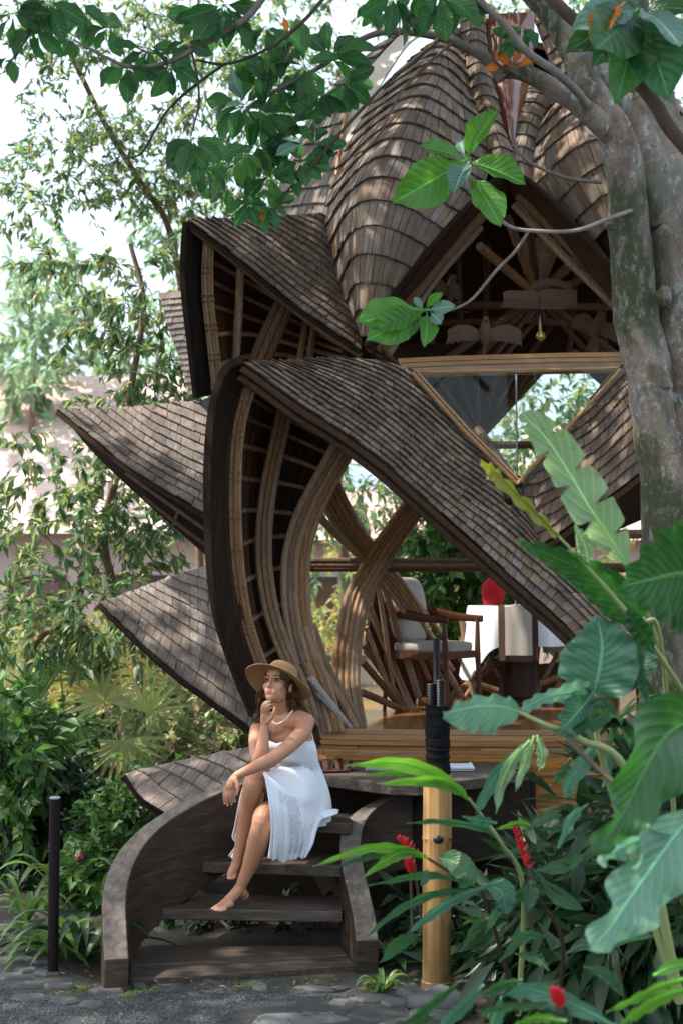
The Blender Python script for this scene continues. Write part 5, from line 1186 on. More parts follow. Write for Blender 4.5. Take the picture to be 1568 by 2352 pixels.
ring = [(664, 1703, 7.73, .132, .120, .012), (669, 1716, 7.74, .136, .128, .034), (675, 1732, 7.765, .126, .118, .024), (681, 1745, 7.785, .114, .106, 0), (685, 1754, 7.80, .112, .108, 0), (689, 1766, 7.82, .113, .111, 0), (693, 1784, 7.84, .120, .118, 0), (699, 1810, 7.87, .130, .126, 0), (704, 1840, 7.89, .136, .13, 0), (704, 1868, 7.89, .138, .13, 0), (702, 1893, 7.88, .135, .13, 0)]
vs = []
for i, (px, py, Y_, a_, b_, bu) in enumerate(ring):
    c = P(px, py, Y_)
    for j in range(NR):
        an = 2 * math.pi * j / NR; ca, sa = math.cos(an), math.sin(an)
        pl_ = .0022 * math.sin(j * 7.1) if i < 2 else .0012 * math.sin(j * 5)
        bb = bu * (math.exp(-((ca - .45) / .32) ** 2) + math.exp(-((ca + .45) / .32) ** 2)) * max(0, sa)
        top = (.012 * abs(ca) + .012 * max(0, sa) * abs(math.sin(ca * 3.1))) if i == 0 else 0
        vs.append(c + na * (ca * (a_ + pl_)) + nf_ * (sa * (b_ + pl_) + bb) + Vector((0, 0, top)))
fs = [(i * NR + j, i * NR + (j + 1) % NR, (i + 1) * NR + (j + 1) % NR, (i + 1) * NR + j) for i in range(len(ring) - 1) for j in range(NR)]
fm = [1 if 3 <= i <= 4 else 0 for i in range(len(ring) - 1) for j in range(NR)]
me = mesh('dress', vs, fs, [M['dress'], M['lace']], True, fm); dress = link('dress', me, person); md = dress.modifiers.new('t', 'SOLIDIFY'); md.thickness = .004; md.offset = 1; sb = dress.modifiers.new('s', 'SUBSURF'); sb.levels = 1; sb.render_levels = 2
rowsD = [[(636, 1760, 7.68), (655, 1762, 7.655), (678, 1762, 7.66), (704, 1758, 7.72), (723, 1750, 7.82)],
         [(606, 1774, 7.44), (630, 1780, 7.49), (664, 1786, 7.55), (708, 1786, 7.66), (737, 1788, 7.84)],
         [(609, 1792, 7.36), (634, 1806, 7.40), (668, 1822, 7.48), (716, 1824, 7.62), (746, 1832, 7.86)],
         [(614, 1820, 7.31), (636, 1834, 7.36), (670, 1848, 7.44), (712, 1856, 7.60), (749, 1862, 7.82)],
         [(619, 1856, 7.29), (640, 1866, 7.34), (672, 1880, 7.43), (706, 1888, 7.54), (737, 1884, 7.68)],
         [(622, 1896, 7.30), (642, 1904, 7.36), (670, 1912, 7.44), (700, 1916, 7.53), (726, 1910, 7.63)],
         [(620, 1935, 7.32), (640, 1940, 7.38), (668, 1944, 7.46), (694, 1944, 7.53), (718, 1938, 7.60)],
         [(616, 1974, 7.34), (636, 1977, 7.42), (660, 1976, 7.48), (684, 1974, 7.54), (702, 1966, 7.58)]]
NU, NV = 60, 44
GD = loft([PP([r_[c] for r_ in rowsD]) for c in range(5)], NU, NV)
fac = np.zeros((NU, NV)); uu = np.linspace(0, 1, NU)[:, None]; vv_ = np.linspace(0, 1, NV)[None, :]
pleat = (.012 * np.sin(uu * 46 + 2 * np.sin(vv_ * 3)) + .008 * np.sin(uu * 23 + 1 + vv_ * 4)) * np.clip((vv_ - .42) * 2.4, 0, 1) ** 1.2
swp = .011 * np.sin((vv_ * 20 - uu * 9)) * np.exp(-((vv_ - .3) / .17) ** 2) * np.clip(uu * 3, 0, 1)
GD[:, :, 1] -= pleat + swp
GD[:, :, 2] += (.007 * np.sin(uu * 11) + .004 * np.sin(uu * 25 + 1)) * (vv_ ** 6)
GD[:, :, 1] -= np.array([[.010 * noise.noise(Vector((i * .11, j * .06, 2))) + .004 * noise.noise(Vector((i * .3, j * .1, 5))) for j in range(NV)] for i in range(NU)])
mb = sheet(GD); nfc = len(mb.f); fmD = []
for i in range(NU - 1):
    for j in range(NV - 1):
        u, v_ = i / NU, j / NV
        lace = (.36 + .10 * v_ - .12 * (v_ < .45) < u < .40 + .42 * v_) and .3 < v_ < .90
        fmD.append(1 if (lace or v_ < .03) else 0)
me = mesh('skirt', mb.v, mb.f, [M['dress'], M['lace']], True, fmD); sk_o = link('skirt', me, dress); md = sk_o.modifiers.new('t', 'SOLIDIFY'); md.thickness = .004; sb = sk_o.modifiers.new('s', 'SUBSURF'); sb.levels = 1; sb.render_levels = 1
# back of the skirt, spread on the tread, and the loose ends
def cloth(cols, nu, nv, amp, fr_, name):
    G = loft([PP(c) for c in cols], nu, nv); u = np.linspace(0, 1, nu)[:, None]; v_ = np.linspace(0, 1, nv)[None, :]
    G[:, :, 1] -= amp * np.sin(u * fr_ + v_ * 3) * v_
    o = sheet(G).obj(name, M['dress'], dress, auto=None); md = o.modifiers.new('t', 'SOLIDIFY'); md.thickness = .004; return o
cloth([[(723, 1750, 7.82), (737, 1788, 7.86), (747, 1834, 7.90), (749, 1866, 7.88)], [(712, 1752, 7.95), (728, 1790, 8.0), (738, 1835, 8.02), (742, 1868, 7.95)], [(670, 1760, 7.93), (675, 1800, 7.98), (680, 1840, 8.0), (685, 1880, 7.95)]], 14, 12, .004, 12, 'skirt_back')
cloth([[(722, 1866, 7.72), (744, 1861, 7.78), (762, 1858, 7.80), (778, 1861, 7.80)], [(722, 1876, 7.68), (744, 1868, 7.74), (764, 1864, 7.77), (777, 1865, 7.77)], [(722, 1890, 7.65), (742, 1880, 7.70), (760, 1875, 7.73), (774, 1870, 7.75)]], 12, 14, .008, 14, 'skirt_hem')
cloth([[(571, 1772, 7.46), (556, 1812, 7.50), (546, 1856, 7.54), (538, 1900, 7.57), (533, 1922, 7.58), (541, 1940, 7.58), (524, 1966, 7.55)], [(584, 1776, 7.56), (576, 1812, 7.58), (566, 1856, 7.60), (560, 1900, 7.61), (556, 1925, 7.61), (556, 1945, 7.6), (545, 1975, 7.57)],
       [(610, 1790, 7.62), (605, 1830, 7.64), (598, 1870, 7.66), (592, 1905, 7.66), (586, 1930, 7.66), (580, 1950, 7.65), (570, 1972, 7.62)]], 22, 24, .012, 22, 'skirt_side')
for q in ([(720, 1700, 7.66), (712, 1672, 7.62), (704, 1645, 7.66), (690, 1640, 7.76)], [(618, 1706, 7.74), (612, 1680, 7.76), (612, 1652, 7.80)]):
    C = cat(PP(q), 12); mb = MB(); mb.tube([Vector(c) + Vector((0, -.002, 0)) for c in C], .0035, 6); mb.obj('strap', M['dress'], dress)
# ================================================================== leaves and trees
NPR = np.random.default_rng(11)
M['leaf_fine'] = leaf_mat('fine_leaf', [(.045, .11, .055), (.08, .16, .07), (.15, .21, .075), (.23, .23, .085), (.06, .14, .075)], .4, .5, .35)
M['leaf_far'] = leaf_mat('far_leaf', [(.14, .24, .15), (.2, .3, .17), (.28, .34, .19), (.15, .26, .18)], .5, .5)  # paler greens: distance haze put into the leaf colour
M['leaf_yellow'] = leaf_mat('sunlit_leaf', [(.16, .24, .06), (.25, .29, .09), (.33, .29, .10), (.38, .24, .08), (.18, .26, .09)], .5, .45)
M['leaf_dark'] = leaf_mat('dark_leaf', [(.012, .04, .014), (.02, .06, .02), (.035, .085, .025), (.018, .05, .024)], .38, .25)
M['leaf_mid'] = leaf_mat('garden_leaf', [(.04, .12, .025), (.07, .17, .04), (.12, .21, .055), (.05, .14, .045)], .4, .35)
M['leaf_pale'] = leaf_mat('pale_leaf', [(.2, .33, .09), (.30, .42, .13), (.39, .44, .17), (.42, .38, .18)], .45, .4)
M['leaf_pink'] = leaf_mat('variegated_leaf', [(.16, .28, .10), (.26, .38, .15), (.42, .42, .24), (.48, .33, .24), (.13, .26, .10)], .45, .35)
M['bark_thin'] = wood_mat('thin_bark', (.07, .05, .038), (.13, .10, .078), (.2, .165, .135), (14, 14, 14), .8, rand=5)
M['bark_warm'] = wood_mat('warm_bark', (.16, .10, .06), (.26, .17, .11), (.36, .26, .18), (14, 14, 14), .8, rand=5)

def leaves_np(base, d, nrm, L, W, droop=.12, fold=.18):
    """arrays: base (n,3), direction, normal; returns verts, faces"""
    n = len(base); d = d / np.linalg.norm(d, axis=1, keepdims=True)
    s = np.cross(d, nrm); s /= np.maximum(np.linalg.norm(s, axis=1, keepdims=True), 1e-6); u = np.cross(s, d)
    L = L[:, None]; W = W[:, None]
    v = np.stack([base, base + d * L * .42 - s * W * .5 + u * W * fold, base + d * L * .45, base + d * L * .42 + s * W * .5 + u * W * fold, base + d * L - u * L * droop], 1).reshape(-1, 3)
    o = (np.arange(n) * 5)[:, None]
    f = np.concatenate([o + np.array([[0, 2, 1]]), o + np.array([[0, 3, 2]]), o + np.array([[1, 2, 4]]), o + np.array([[2, 3, 4]])], 0)
    return v, f
def fast_mesh(name, v, f, mats, mi=None):
    me = bpy.data.meshes.new(name); me.vertices.add(len(v)); me.vertices.foreach_set('co', np.asarray(v, np.float32).ravel())
    nf = len(f); me.loops.add(nf * 3); me.loops.foreach_set('vertex_index', np.asarray(f, np.int32).ravel())
    me.polygons.add(nf); me.polygons.foreach_set('loop_start', np.arange(nf, dtype=np.int32) * 3); me.polygons.foreach_set('loop_total', np.full(nf, 3, np.int32))
    for m_ in mats: me.materials.append(m_)
    if mi is not None: me.polygons.foreach_set('material_index', np.asarray(mi, np.int32))
    me.update(calc_edges=True); me.validate(); return me
def sprigs(blobs, L, W, per=14, tw=.32, spread=.9, droop=-.25, rng=NPR):
    """blobs: (px, py, rx, ry, Y, dY, n) -> leaf arrays and twig segments"""
    B, D, Nn, LL, TW = [], [], [], [], []
    for px, py, rx, ry, Y_, dY, n in blobs:
        a = rng.normal(size=(n, 3)); a /= np.linalg.norm(a, axis=1, keepdims=True); a *= rng.random((n, 1)) ** .45
        for q in a:
            yy = Y_ + dY * q[1]; c = np.array(P(px + rx * q[0], py - ry * q[2], yy))
            out = np.array([q[0], q[1] * .6 - .2, q[2] * .5 + droop * .5]) + rng.normal(size=3) * .45; out /= np.linalg.norm(out)
            ln = tw * rng.uniform(.6, 1.3); TW.append((c, c + out * ln))
            t = np.sort(rng.random(per)) ** .8; bs = c + out * ln * t[:, None]
            dd = out * .7 + rng.normal(size=(per, 3)) * spread * .6 + np.array([0, 0, droop])
            B.append(bs); D.append(dd); Nn.append(np.array([0, -.25, 1.0]) + rng.normal(size=(per, 3)) * .45); LL.append(L * rng.uniform(.65, 1.25, per))
    return np.vstack(B), np.vstack(D), np.vstack(Nn), np.concatenate(LL), TW
def crown(name, parent, blobs, L, ratio, mat, per=14, tw=.32, spread=.9, droop=-.25, kind=None, twigs=True, rng=NPR):
    B, D, Nn, LL, TW = sprigs(blobs, L, 0, per, tw, spread, droop, rng)
    v, f = leaves_np(B, D, Nn, LL, LL * ratio); mi = np.zeros(len(f), int)
    if twigs:
        tv, tf = [], []; o = len(v)
        for a, b in TW:
            w = np.array([.004, 0, .0]); h = np.array([0, 0, .004]); k = o + len(tv)
            tv += [a - w, a + w, a + h, b]; tf += [(k, k + 1, k + 3), (k + 1, k + 2, k + 3), (k + 2, k, k + 3)]
        v = np.vstack([v, tv]); f = np.vstack([f, tf]); mi = np.concatenate([mi, np.ones(len(tf), int)])
    me = fast_mesh(name, v, f, [mat, M['bark_thin']], mi)
    return link(name, me, parent, kind=kind)
def limb_obj(name, pts, rad, mat, parent, seg=9, lump=0.0, n=None):
    q = PP(pts); k = n or max(6, len(q) * 6); C = cat(q, k); R = np.interp(np.linspace(0, len(rad) - 1, k), range(len(rad)), rad)
    mb = MB(); mb.tube([Vector(c) for c in C], list(R), seg)
    if lump:
        mb.v = [tuple(Vector(v) + Vector(noise.noise_vector(Vector(v) * 5)) * lump) for v in mb.v]
    return mb.obj(name, mat, parent, auto=70)
def btree(name, gx_, Y_, label, cat_, trunk, trad, blobs, L, ratio, mat, group=None, bark='bark_warm', dens=.34, **k):
    blobs = [(*b_[:6], max(4, int(b_[6] * dens))) for b_ in blobs]
    x = (gx_ - CX) / FPX * Y_; t = thing(name, (x, Y_, 0), label, cat_, group)
    g = (gx_, HOR + CAMZ * FPX / Y_, Y_); limb_obj('trunk', [g] + trunk, [trad[0]] + trad, M[bark], t)
    crown('crown', t, blobs, L, ratio, mat, **k); return t

btree('tall_tree', 480, 14.5, 'tall fine leaved tree whose slanting pale branch crosses the sky at the left', 'tree', [(440, 900, 14.3), (395, 550, 14), (330, 430, 13.6), (250, 300, 13.3), (165, 130, 13), (110, 30, 12.8)], [.04, .034, .03, .027, .024, .02],
      [(60, 45, 120, 70, 12.8, 1, 85), (150, 120, 110, 60, 13, 1, 70), (330, 60, 230, 80, 13.3, 1.2, 170), (470, 190, 190, 150, 14, 1.4, 260), (190, 320, 120, 70, 13.4, .8, 100), (330, 370, 160, 110, 13.8, 1, 200), (450, 440, 170, 120, 14.2, 1.2, 190), (40, 470, 80, 50, 13, .6, 26), (130, 420, 120, 70, 13.2, .8, 90), (640, 120, 180, 130, 15, 1, 200), (700, 330, 120, 140, 15, 1, 110), (600, 440, 140, 80, 15, 1, 120), (60, 200, 50, 60, 13, .6, 12)],
      .105, .34, M['leaf_fine'], droop=-.15, dens=.5)
btree('leafy_tree', 360, 12.5, 'leafy tree with drooping narrow leaves left of the pavilion', 'tree', [(310, 1500, 12.3), (240, 1260, 12.2), (270, 1080, 12), (300, 900, 12), (330, 700, 12), (300, 560, 12)], [.05, .04, .035, .03, .025, .02],
      [(190, 590, 170, 45, 11.8, .8, 80), (330, 660, 120, 60, 12, .8, 95), (230, 720, 110, 60, 12, .8, 45), (360, 780, 100, 110, 12, .8, 120), (300, 880, 120, 80, 12, .8, 110), (380, 900, 80, 50, 12.5, .6, 60), (90, 520, 90, 45, 12, .5, 18), (50, 1010, 90, 60, 11.8, .7, 30), (120, 1090, 140, 70, 12, .8, 65), (270, 1060, 130, 80, 12, .9, 100), (300, 1170, 170, 80, 12, .9, 170), (150, 1200, 140, 80, 11.6, .9, 110), (370, 1220, 110, 60, 12.2, .6, 90), (60, 1230, 110, 70, 11.6, .8, 50), (250, 1290, 120, 45, 12, .8, 55), (430, 1130, 70, 70, 12.4, .4, 50)],
      .125, .36, M['leaf_fine'], droop=-.45, dens=.27)
btree('low_tree', 60, 11.5, 'low spreading tree above the palms at the left edge', 'tree', [(60, 1600, 11.4), (80, 1480, 11.3), (150, 1430, 11.2)], [.04, .03, .02],
      [(70, 1370, 150, 50, 11, .8, 90), (180, 1430, 150, 45, 11, .8, 110), (60, 1460, 120, 50, 11.2, .8, 80), (300, 1475, 110, 35, 11, .6, 50), (360, 1420, 60, 30, 11, .5, 20)], .12, .36, M['leaf_fine'], droop=-.3)
for i, (gx_, Y_, tr, bl, L, mt, lab) in enumerate([
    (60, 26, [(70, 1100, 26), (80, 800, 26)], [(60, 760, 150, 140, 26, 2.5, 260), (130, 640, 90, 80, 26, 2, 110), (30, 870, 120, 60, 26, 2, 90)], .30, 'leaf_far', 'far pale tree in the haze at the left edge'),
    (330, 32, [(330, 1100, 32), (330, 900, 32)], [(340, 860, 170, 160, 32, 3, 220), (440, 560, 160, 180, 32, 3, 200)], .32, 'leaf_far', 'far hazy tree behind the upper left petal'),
    (800, 19, [(790, 1300, 19), (775, 1100, 19)], [(780, 1080, 170, 140, 19, 2, 200), (870, 1150, 120, 90, 18, 1.5, 50), (700, 1250, 80, 150, 18, 2, 60)], .17, 'leaf_fine', 'tree seen through the lower opening above the bamboo crossing'),
    (1330, 18, [(1320, 1150, 18), (1300, 1000, 18)], [(1290, 930, 150, 70, 18, 1.5, 170), (1200, 1050, 130, 90, 19, 2, 170), (1400, 950, 100, 110, 18, 2, 60), (1200, 1100, 100, 60, 20, 1, 90)], .17, 'leaf_fine', 'tree seen through the triangular window'),
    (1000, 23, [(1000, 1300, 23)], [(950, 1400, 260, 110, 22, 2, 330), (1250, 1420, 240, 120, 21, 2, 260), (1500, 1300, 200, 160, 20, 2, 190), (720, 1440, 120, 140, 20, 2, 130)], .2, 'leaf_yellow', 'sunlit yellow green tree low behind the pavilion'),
    (1700, 17, [(1690, 1000, 17), (1640, 300, 17)], [(1560, 60, 200, 120, 17, 2, 200), (1300, -20, 260, 50, 17, 2, 130), (1700, 400, 200, 300, 17, 2, 300), (1640, 900, 160, 300, 17, 2, 260), (900, -40, 300, 70, 17, 2, 140)], .16, 'leaf_fine', 'tall tree behind the dome on the right')]):
    btree('background_tree', gx_, Y_, lab, 'tree', tr, [.07, .05][:len(tr)], bl, L, .42, M[mt], per=12, tw=.6)

def shrub(name, blobs, L, ratio, mat, label, gx_, Y_, stems=6, **k):
    x = (gx_ - CX) / FPX * Y_; t = thing(name, (x, Y_, 0), label, 'shrub'); q = random.Random(int(gx_)); mb = MB()
    for i in range(stems):
        b_ = q.choice(blobs); e = P(b_[0] + q.gauss(0, b_[2] * .4), b_[1] + q.gauss(0, b_[3] * .3), b_[4]); s0 = Vector((x + q.gauss(0, .1), Y_ + q.gauss(0, .1), 0)); mb.tube([s0, s0.lerp(e, .5) + Vector((q.gauss(0, .05), 0, .05)), e], [.012, .009, .005], 5)
    mb.obj('stem', M['bark_thin'], t); crown('foliage', t, blobs, L, ratio, mat, **k); return t
shrub('interior_shrub', [(1010, 1220, 80, 60, 13, .5, 55), (1110, 1240, 90, 70, 13, .6, 80), (1060, 1340, 110, 60, 13, .6, 90), (1160, 1370, 100, 90, 13.2, .6, 110), (1050, 1450, 80, 60, 13.2, .5, 60)], .15, .5, M['leaf_mid'], 'green broadleaf bush behind the armchair and table', 1080, 13.2, per=10, tw=.3)
shrub('shrub', [(60, 1780, 110, 110, 10.4, .6, 130), (40, 1900, 120, 90, 10.2, .6, 140), (130, 1960, 110, 80, 10.2, .6, 110), (20, 2030, 90, 60, 9.8, .6, 60)], .11, .55, M['leaf_dark'], 'dark green shrub at the left edge behind the black post', 40, 10.2, per=11, tw=.25)
shrub('shrub', [(20, 1660, 80, 70, 9.8, .4, 60), (40, 1750, 60, 60, 9.6, .4, 45), (10, 1850, 60, 80, 9.6, .4, 50)], .13, .42, M['leaf_mid'], 'brighter green shrub in front of the dark one at the very left', 10, 9.7, per=11, tw=.25)
shrub('shrub', [(300, 1900, 90, 70, 9.3, .4, 120), (360, 1850, 70, 60, 9.3, .4, 90), (250, 1990, 80, 60, 9.0, .4, 100), (420, 1900, 60, 60, 9.2, .3, 50), (210, 2060, 60, 50, 8.8, .3, 60)], .075, .6, M['leaf_mid'], 'small leaved bright green bush along the outer stair curve', 300, 9.1, per=13, tw=.2)
shrub('shrub', [(480, 1640, 100, 60, 11.5, .5, 110), (420, 1720, 110, 50, 11.2, .5, 120), (540, 1700, 60, 60, 11.2, .4, 60), (350, 1640, 70, 60, 11.6, .5, 60)], .085, .6, M['leaf_pink'], 'pale pink and green variegated shrub behind the lower petals', 450, 11.3, per=12, tw=.2)
shrub('shrub', [(120, 1760, 200, 120, 12.5, .6, 190), (300, 1790, 160, 90, 12, .6, 160), (200, 1880, 200, 90, 12, .5, 170)], .10, .55, M['leaf_dark'], 'dense dark shrubbery behind the fan palms', 200, 12.2, per=12, tw=.25)
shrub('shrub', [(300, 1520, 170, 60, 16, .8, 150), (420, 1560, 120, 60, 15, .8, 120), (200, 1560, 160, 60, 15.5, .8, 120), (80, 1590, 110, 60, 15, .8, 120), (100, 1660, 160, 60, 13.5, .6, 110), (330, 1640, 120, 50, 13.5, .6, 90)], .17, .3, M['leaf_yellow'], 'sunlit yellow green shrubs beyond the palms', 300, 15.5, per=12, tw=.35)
# under the landing and behind the ginger plants
shrub('shrub', [(960, 2150, 70, 50, 7.9, .15, 22), (1150, 2150, 110, 70, 7.7, .3, 55), (1350, 2130, 150, 90, 7.4, .4, 80), (1500, 2050, 110, 120, 7.4, .2, 60), (1180, 2215, 130, 35, 7.3, .2, 40), (1350, 2230, 180, 60, 6.6, .3, 60)], .19, .3, M['leaf_dark'], 'dark undergrowth between the bamboo post and the tree', 1250, 7.5, per=11, tw=.22)
shrub('shrub', [(450, 2110, 140, 40, 8.3, .2, 30), (650, 2110, 120, 40, 8.3, .2, 26)], .09, .45, M['leaf_dark'], 'dark leaves growing under the open stair treads', 550, 8.3, per=10, tw=.15)

# fan palms
def fan_palm(gx_, Y_, fans, label, mat):
    x = (gx_ - CX) / FPX * Y_; t = thing('fan_palm', (x, Y_, 0), label, 'palm', 'fan palms in the left garden')
    for px, py, Yf, r_, ang, sp_ in fans:
        c = P(px, py, Yf); mb = MB(); s0 = Vector((x, Y_, .2)); mb.tube([s0, s0.lerp(c, .5) + Vector((0, 0, .12)), c], [.012, .009, .006], 5); mb.obj('stalk', mat, t)
        n = 15; B_ = np.repeat(np.array([tuple(c)]), n, 0); D_ = []; N_2 = []
        for k in range(n):
            a = math.radians(ang - sp_ / 2 + sp_ * k / (n - 1)); D_.append((math.sin(a), rnd.gauss(-.25, .08), math.cos(a))); N_2.append((0, -1, .3))
        LL = np.array([r_ * rnd.uniform(.85, 1.05) for _ in range(n)])
        v, f = leaves_np(B_, np.array(D_), np.array(N_2), LL, LL * .11, droop=.16, fold=.3); link('frond', fast_mesh('frond', v, f, [mat]), t)
fan_palm(165, 11.2, [(165, 1650, 10.8, .40, 180, 170), (90, 1600, 11, .36, -60, 190), (210, 1560, 11.2, .36, 20, 220), (140, 1540, 11.4, .34, -30, 230)], 'fan palm with a drooping star of leaflets, left of the other', M['leaf_mid'])
fan_palm(290, 11.2, [(285, 1700, 10.8, .42, 175, 180), (240, 1610, 11, .36, -20, 240), (340, 1640, 11, .38, 60, 230), (380, 1700, 11.2, .34, 150, 170)], 'fan palm with pale arching fronds, right of the other', M['leaf_pale'])
fan_palm(120, 13, [(60, 1520, 13, .5, -30, 240), (240, 1500, 13.5, .5, 10, 240), (330, 1540, 13.5, .5, 40, 240), (430, 1600, 13.2, .42, 30, 240), (20, 1610, 12.6, .45, -20, 240)], 'sunlit fan palm standing behind the two others', M['leaf_pale'])
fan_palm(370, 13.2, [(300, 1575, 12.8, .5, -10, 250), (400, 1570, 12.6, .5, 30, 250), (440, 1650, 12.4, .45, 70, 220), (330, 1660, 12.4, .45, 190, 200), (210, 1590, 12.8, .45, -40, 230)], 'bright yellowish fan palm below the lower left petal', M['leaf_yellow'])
fan_palm(60, 10.6, [(50, 1700, 10.2, .36, -20, 230), (110, 1730, 10.0, .34, 170, 200), (15, 1740, 10.1, .34, -70, 210)], 'fan palm low at the left edge among the dark shrubs', M['leaf_mid'])
# slanting stems and pale broad bases beside the petal
st_ = thing('banana_plant', P(515, 1770, 12.3), 'broad leaved plant with slanting brown stems behind the lower left petal', 'plant')
limb_obj('stem', [(528, 1790, 12.2), (500, 1710, 12.1), (440, 1610, 12), (390, 1520, 11.9)], [.05, .04, .03, .02], M['bark_warm'], st_)
limb_obj('stem', [(535, 1790, 12.2), (520, 1710, 12.1), (490, 1650, 12), (470, 1620, 11.9)], [.045, .035, .03, .02], M['bark_warm'], st_)
limb_obj('stem', [(560, 1790, 12.1), (566, 1720, 12), (570, 1660, 12)], [.03, .03, .02], M['bark_warm'], st_)

# strap leaved clumps
def strap_clump(name, gx_, gy_, n, L, w, mat, label, seed, lean=0.0, cat_='plant', hmin=.4, group=None):
    q = random.Random(seed); x, y = gz(gx_, gy_, 0); t = thing(name, (x, y, 0), label, cat_, group)
    for i in range(n):
        a = 2 * math.pi * i / n + q.uniform(-.4, .4); l = L * q.uniform(.6, 1.1); up = q.uniform(hmin, 1.0); r0 = .02; pts = []
        for k in range(9):
            s = k / 8; rr_ = r0 + l * s * (1.1 - up * .5); zz = max(.01, l * up * (1.5 * s - 1.25 * s * s * (1.3 - .4 * up))); pts.append(Vector((x + math.cos(a) * rr_ + lean * s * l, y + math.sin(a) * rr_, zz)))
        G = []
        for k, p in enumerate(pts):
            s = k / 8; ww = w * (math.sin(math.pi * min(1, s * .85 + .15)) ** .7) * (1 if k < 8 else .1); sd = Vector((-math.sin(a), math.cos(a), 0))
            G.append([tuple(p - sd * ww / 2 + Vector((0, 0, ww * .25))), tuple(p), tuple(p + sd * ww / 2 + Vector((0, 0, ww * .25)))])
        sheet(np.array(G)).obj('leaf', mat, t, auto=None)
    return t
strap_clump('lily_clump', 110, 2200, 26, .50, .045, M['leaf_mid'], 'clump of strap leaves left of the black post by the path', 1, group='strap leaved clumps by the path')
strap_clump('lily_clump', 190, 2215, 24, .55, .05, M['leaf_dark'], 'darker strap leaved clump between the black post and the staircase', 2, group='strap leaved clumps by the path')
strap_clump('lily_clump', 150, 2080, 18, .65, .045, M['leaf_mid'], 'upright strap leaved clump behind the black post', 3, hmin=.8, group='strap leaved clumps by the path')
strap_clump('lily_clump', 60, 2120, 16, .5, .03, M['leaf_mid'], 'thin grassy clump at the left edge of the bed', 4, hmin=.8, group='strap leaved clumps by the path')
strap_clump('lily_clump', 225, 2090, 14, .5, .05, M['leaf_mid'], 'green clump hugging the outer stair curve', 6, hmin=.7, group='strap leaved clumps by the path')
strap_clump('seedling', 880, 2275, 20, .17, .026, M['leaf_mid'], 'small bright green tuft beside the foot of the bamboo post', 5, hmin=.6)
strap_clump('lily_clump', 900, 2215, 14, .32, .06, M['leaf_dark'], 'low dark leaved clump between the right stringer and the bamboo post', 8, hmin=.5, group='strap leaved clumps by the path')
M['pink'] = plain('pink_petal', (.62, .08, .16), .6); M['red'] = plain('red_bract', (.50, .012, .02), .38)
for px, py, Yf, lb in [(186, 1965, 8.8, 'upper of the two pink flowers beside the black post'), (172, 1988, 8.8, 'lower of the two pink flowers beside the black post')]:
    c = P(px, py, Yf); mb = MB(); q = random.Random(px)
    for i in range(14):
        d = Vector((q.gauss(0, 1), q.gauss(0, 1) - .6, q.gauss(0, 1))).normalized(); mb.ell(c + d * .022, (.014, .010, .012), n=6, m=4)
    f_ = thing('pink_flower', c, lb, 'flower'); mb.obj('petals', M['pink'], f_); m2 = MB(); m2.tube([c, c + Vector((.02, .05, -.25))], .004, 5); m2.obj('stem', M['leaf_mid'], f_)

# ================================================================== the mottled tree on the right
big = thing('mottled_tree', (1.60, 7.05, 0), 'big tree with mottled lichen bark and large leaves on the right', 'tree')
m, nt, b = new_mat('mottled_bark'); M['bark'] = m
v = coords(nt, (1, 1, .75)); n1 = noise_(nt, v, 3.2, 7, .72, .3); n2 = noise_(nt, v, 16, 7, .75, .6); n3 = noise_(nt, coords(nt, (1, 1, .5)), 30, 5, .7); n4 = noise_(nt, coords(nt, (1, 1, .55)), 1.7, 4, .6)
col = ramp(nt, n1, [(.36, (.06, .045, .032)), (.46, (.15, .11, .08)), (.54, (.24, .19, .15)), (.64, (.17, .16, .13))])
col = mixc(nt, ramp(nt, n2, [(.54, (0, 0, 0)), (.60, (1, 1, 1))]), col, (.30, .335, .325))
col = mixc(nt, math_(nt, 'MULTIPLY', ramp(nt, n4, [(.46, (0, 0, 0)), (.56, (1, 1, 1))]), ramp(nt, n3, [(.38, (0, 0, 0)), (.50, (1, 1, 1))])), col, (.045, .055, .022))
col = mixc(nt, math_(nt, 'MULTIPLY', ramp(nt, n3, [(.3, (1, 1, 1)), (.42, (0, 0, 0))]), .6), col, (.03, .024, .018))
setc(nt, b, col); b.inputs['Roughness'].default_value = .85; bump(nt, b, math_(nt, 'ADD', n2, n3), .8, .02)
def trunk(pts, rad, name, lump=.02, seg=36, n=70, parent=big):
    C = cat(PP(pts), n); R = np.interp(np.linspace(0, len(rad) - 1, n), range(len(rad)), rad); mb = MB(); mb.tube([Vector(c) for c in C], list(R), seg)
    out = []
    for vtx in mb.v:
        q = Vector(vtx); out.append(tuple(q + Vector(noise.noise_vector(q * 2.6)) * lump * 1.6 + Vector(noise.noise_vector(q * 9)) * lump * .5 + Vector(noise.noise_vector(q * 28)) * lump * .16))
    mb.v = out; return mb.obj(name, M['bark'], parent, auto=80)
trunk([(1530, 2330, 7.05), (1535, 2000, 7.05), (1530, 1600, 7.05), (1527, 1180, 7.05), (1510, 1000, 7.05), (1488, 850, 7.05), (1458, 690, 7.05), (1440, 560, 7.05), (1434, 440, 7.05), (1420, 340, 7.05), (1380, 245, 7.03), (1332, 150, 7.0), (1275, 60, 7.0), (1200, -40, 7.0), (1150, -120, 7.0)], [.17, .145, .13, .128, .12, .115, .108, .102, .10, .098, .082, .07, .064, .058, .05], 'trunk', n=110)
trunk([(1600, 2330, 7.15), (1600, 1600, 7.15), (1600, 1180, 7.15), (1590, 900, 7.15), (1575, 640, 7.15), (1550, 450, 7.15), (1515, 300, 7.15), (1500, 180, 7.2), (1470, 60, 7.3), (1450, -80, 7.4)], [.24, .22, .21, .20, .19, .17, .13, .09, .06, .05], 'trunk')
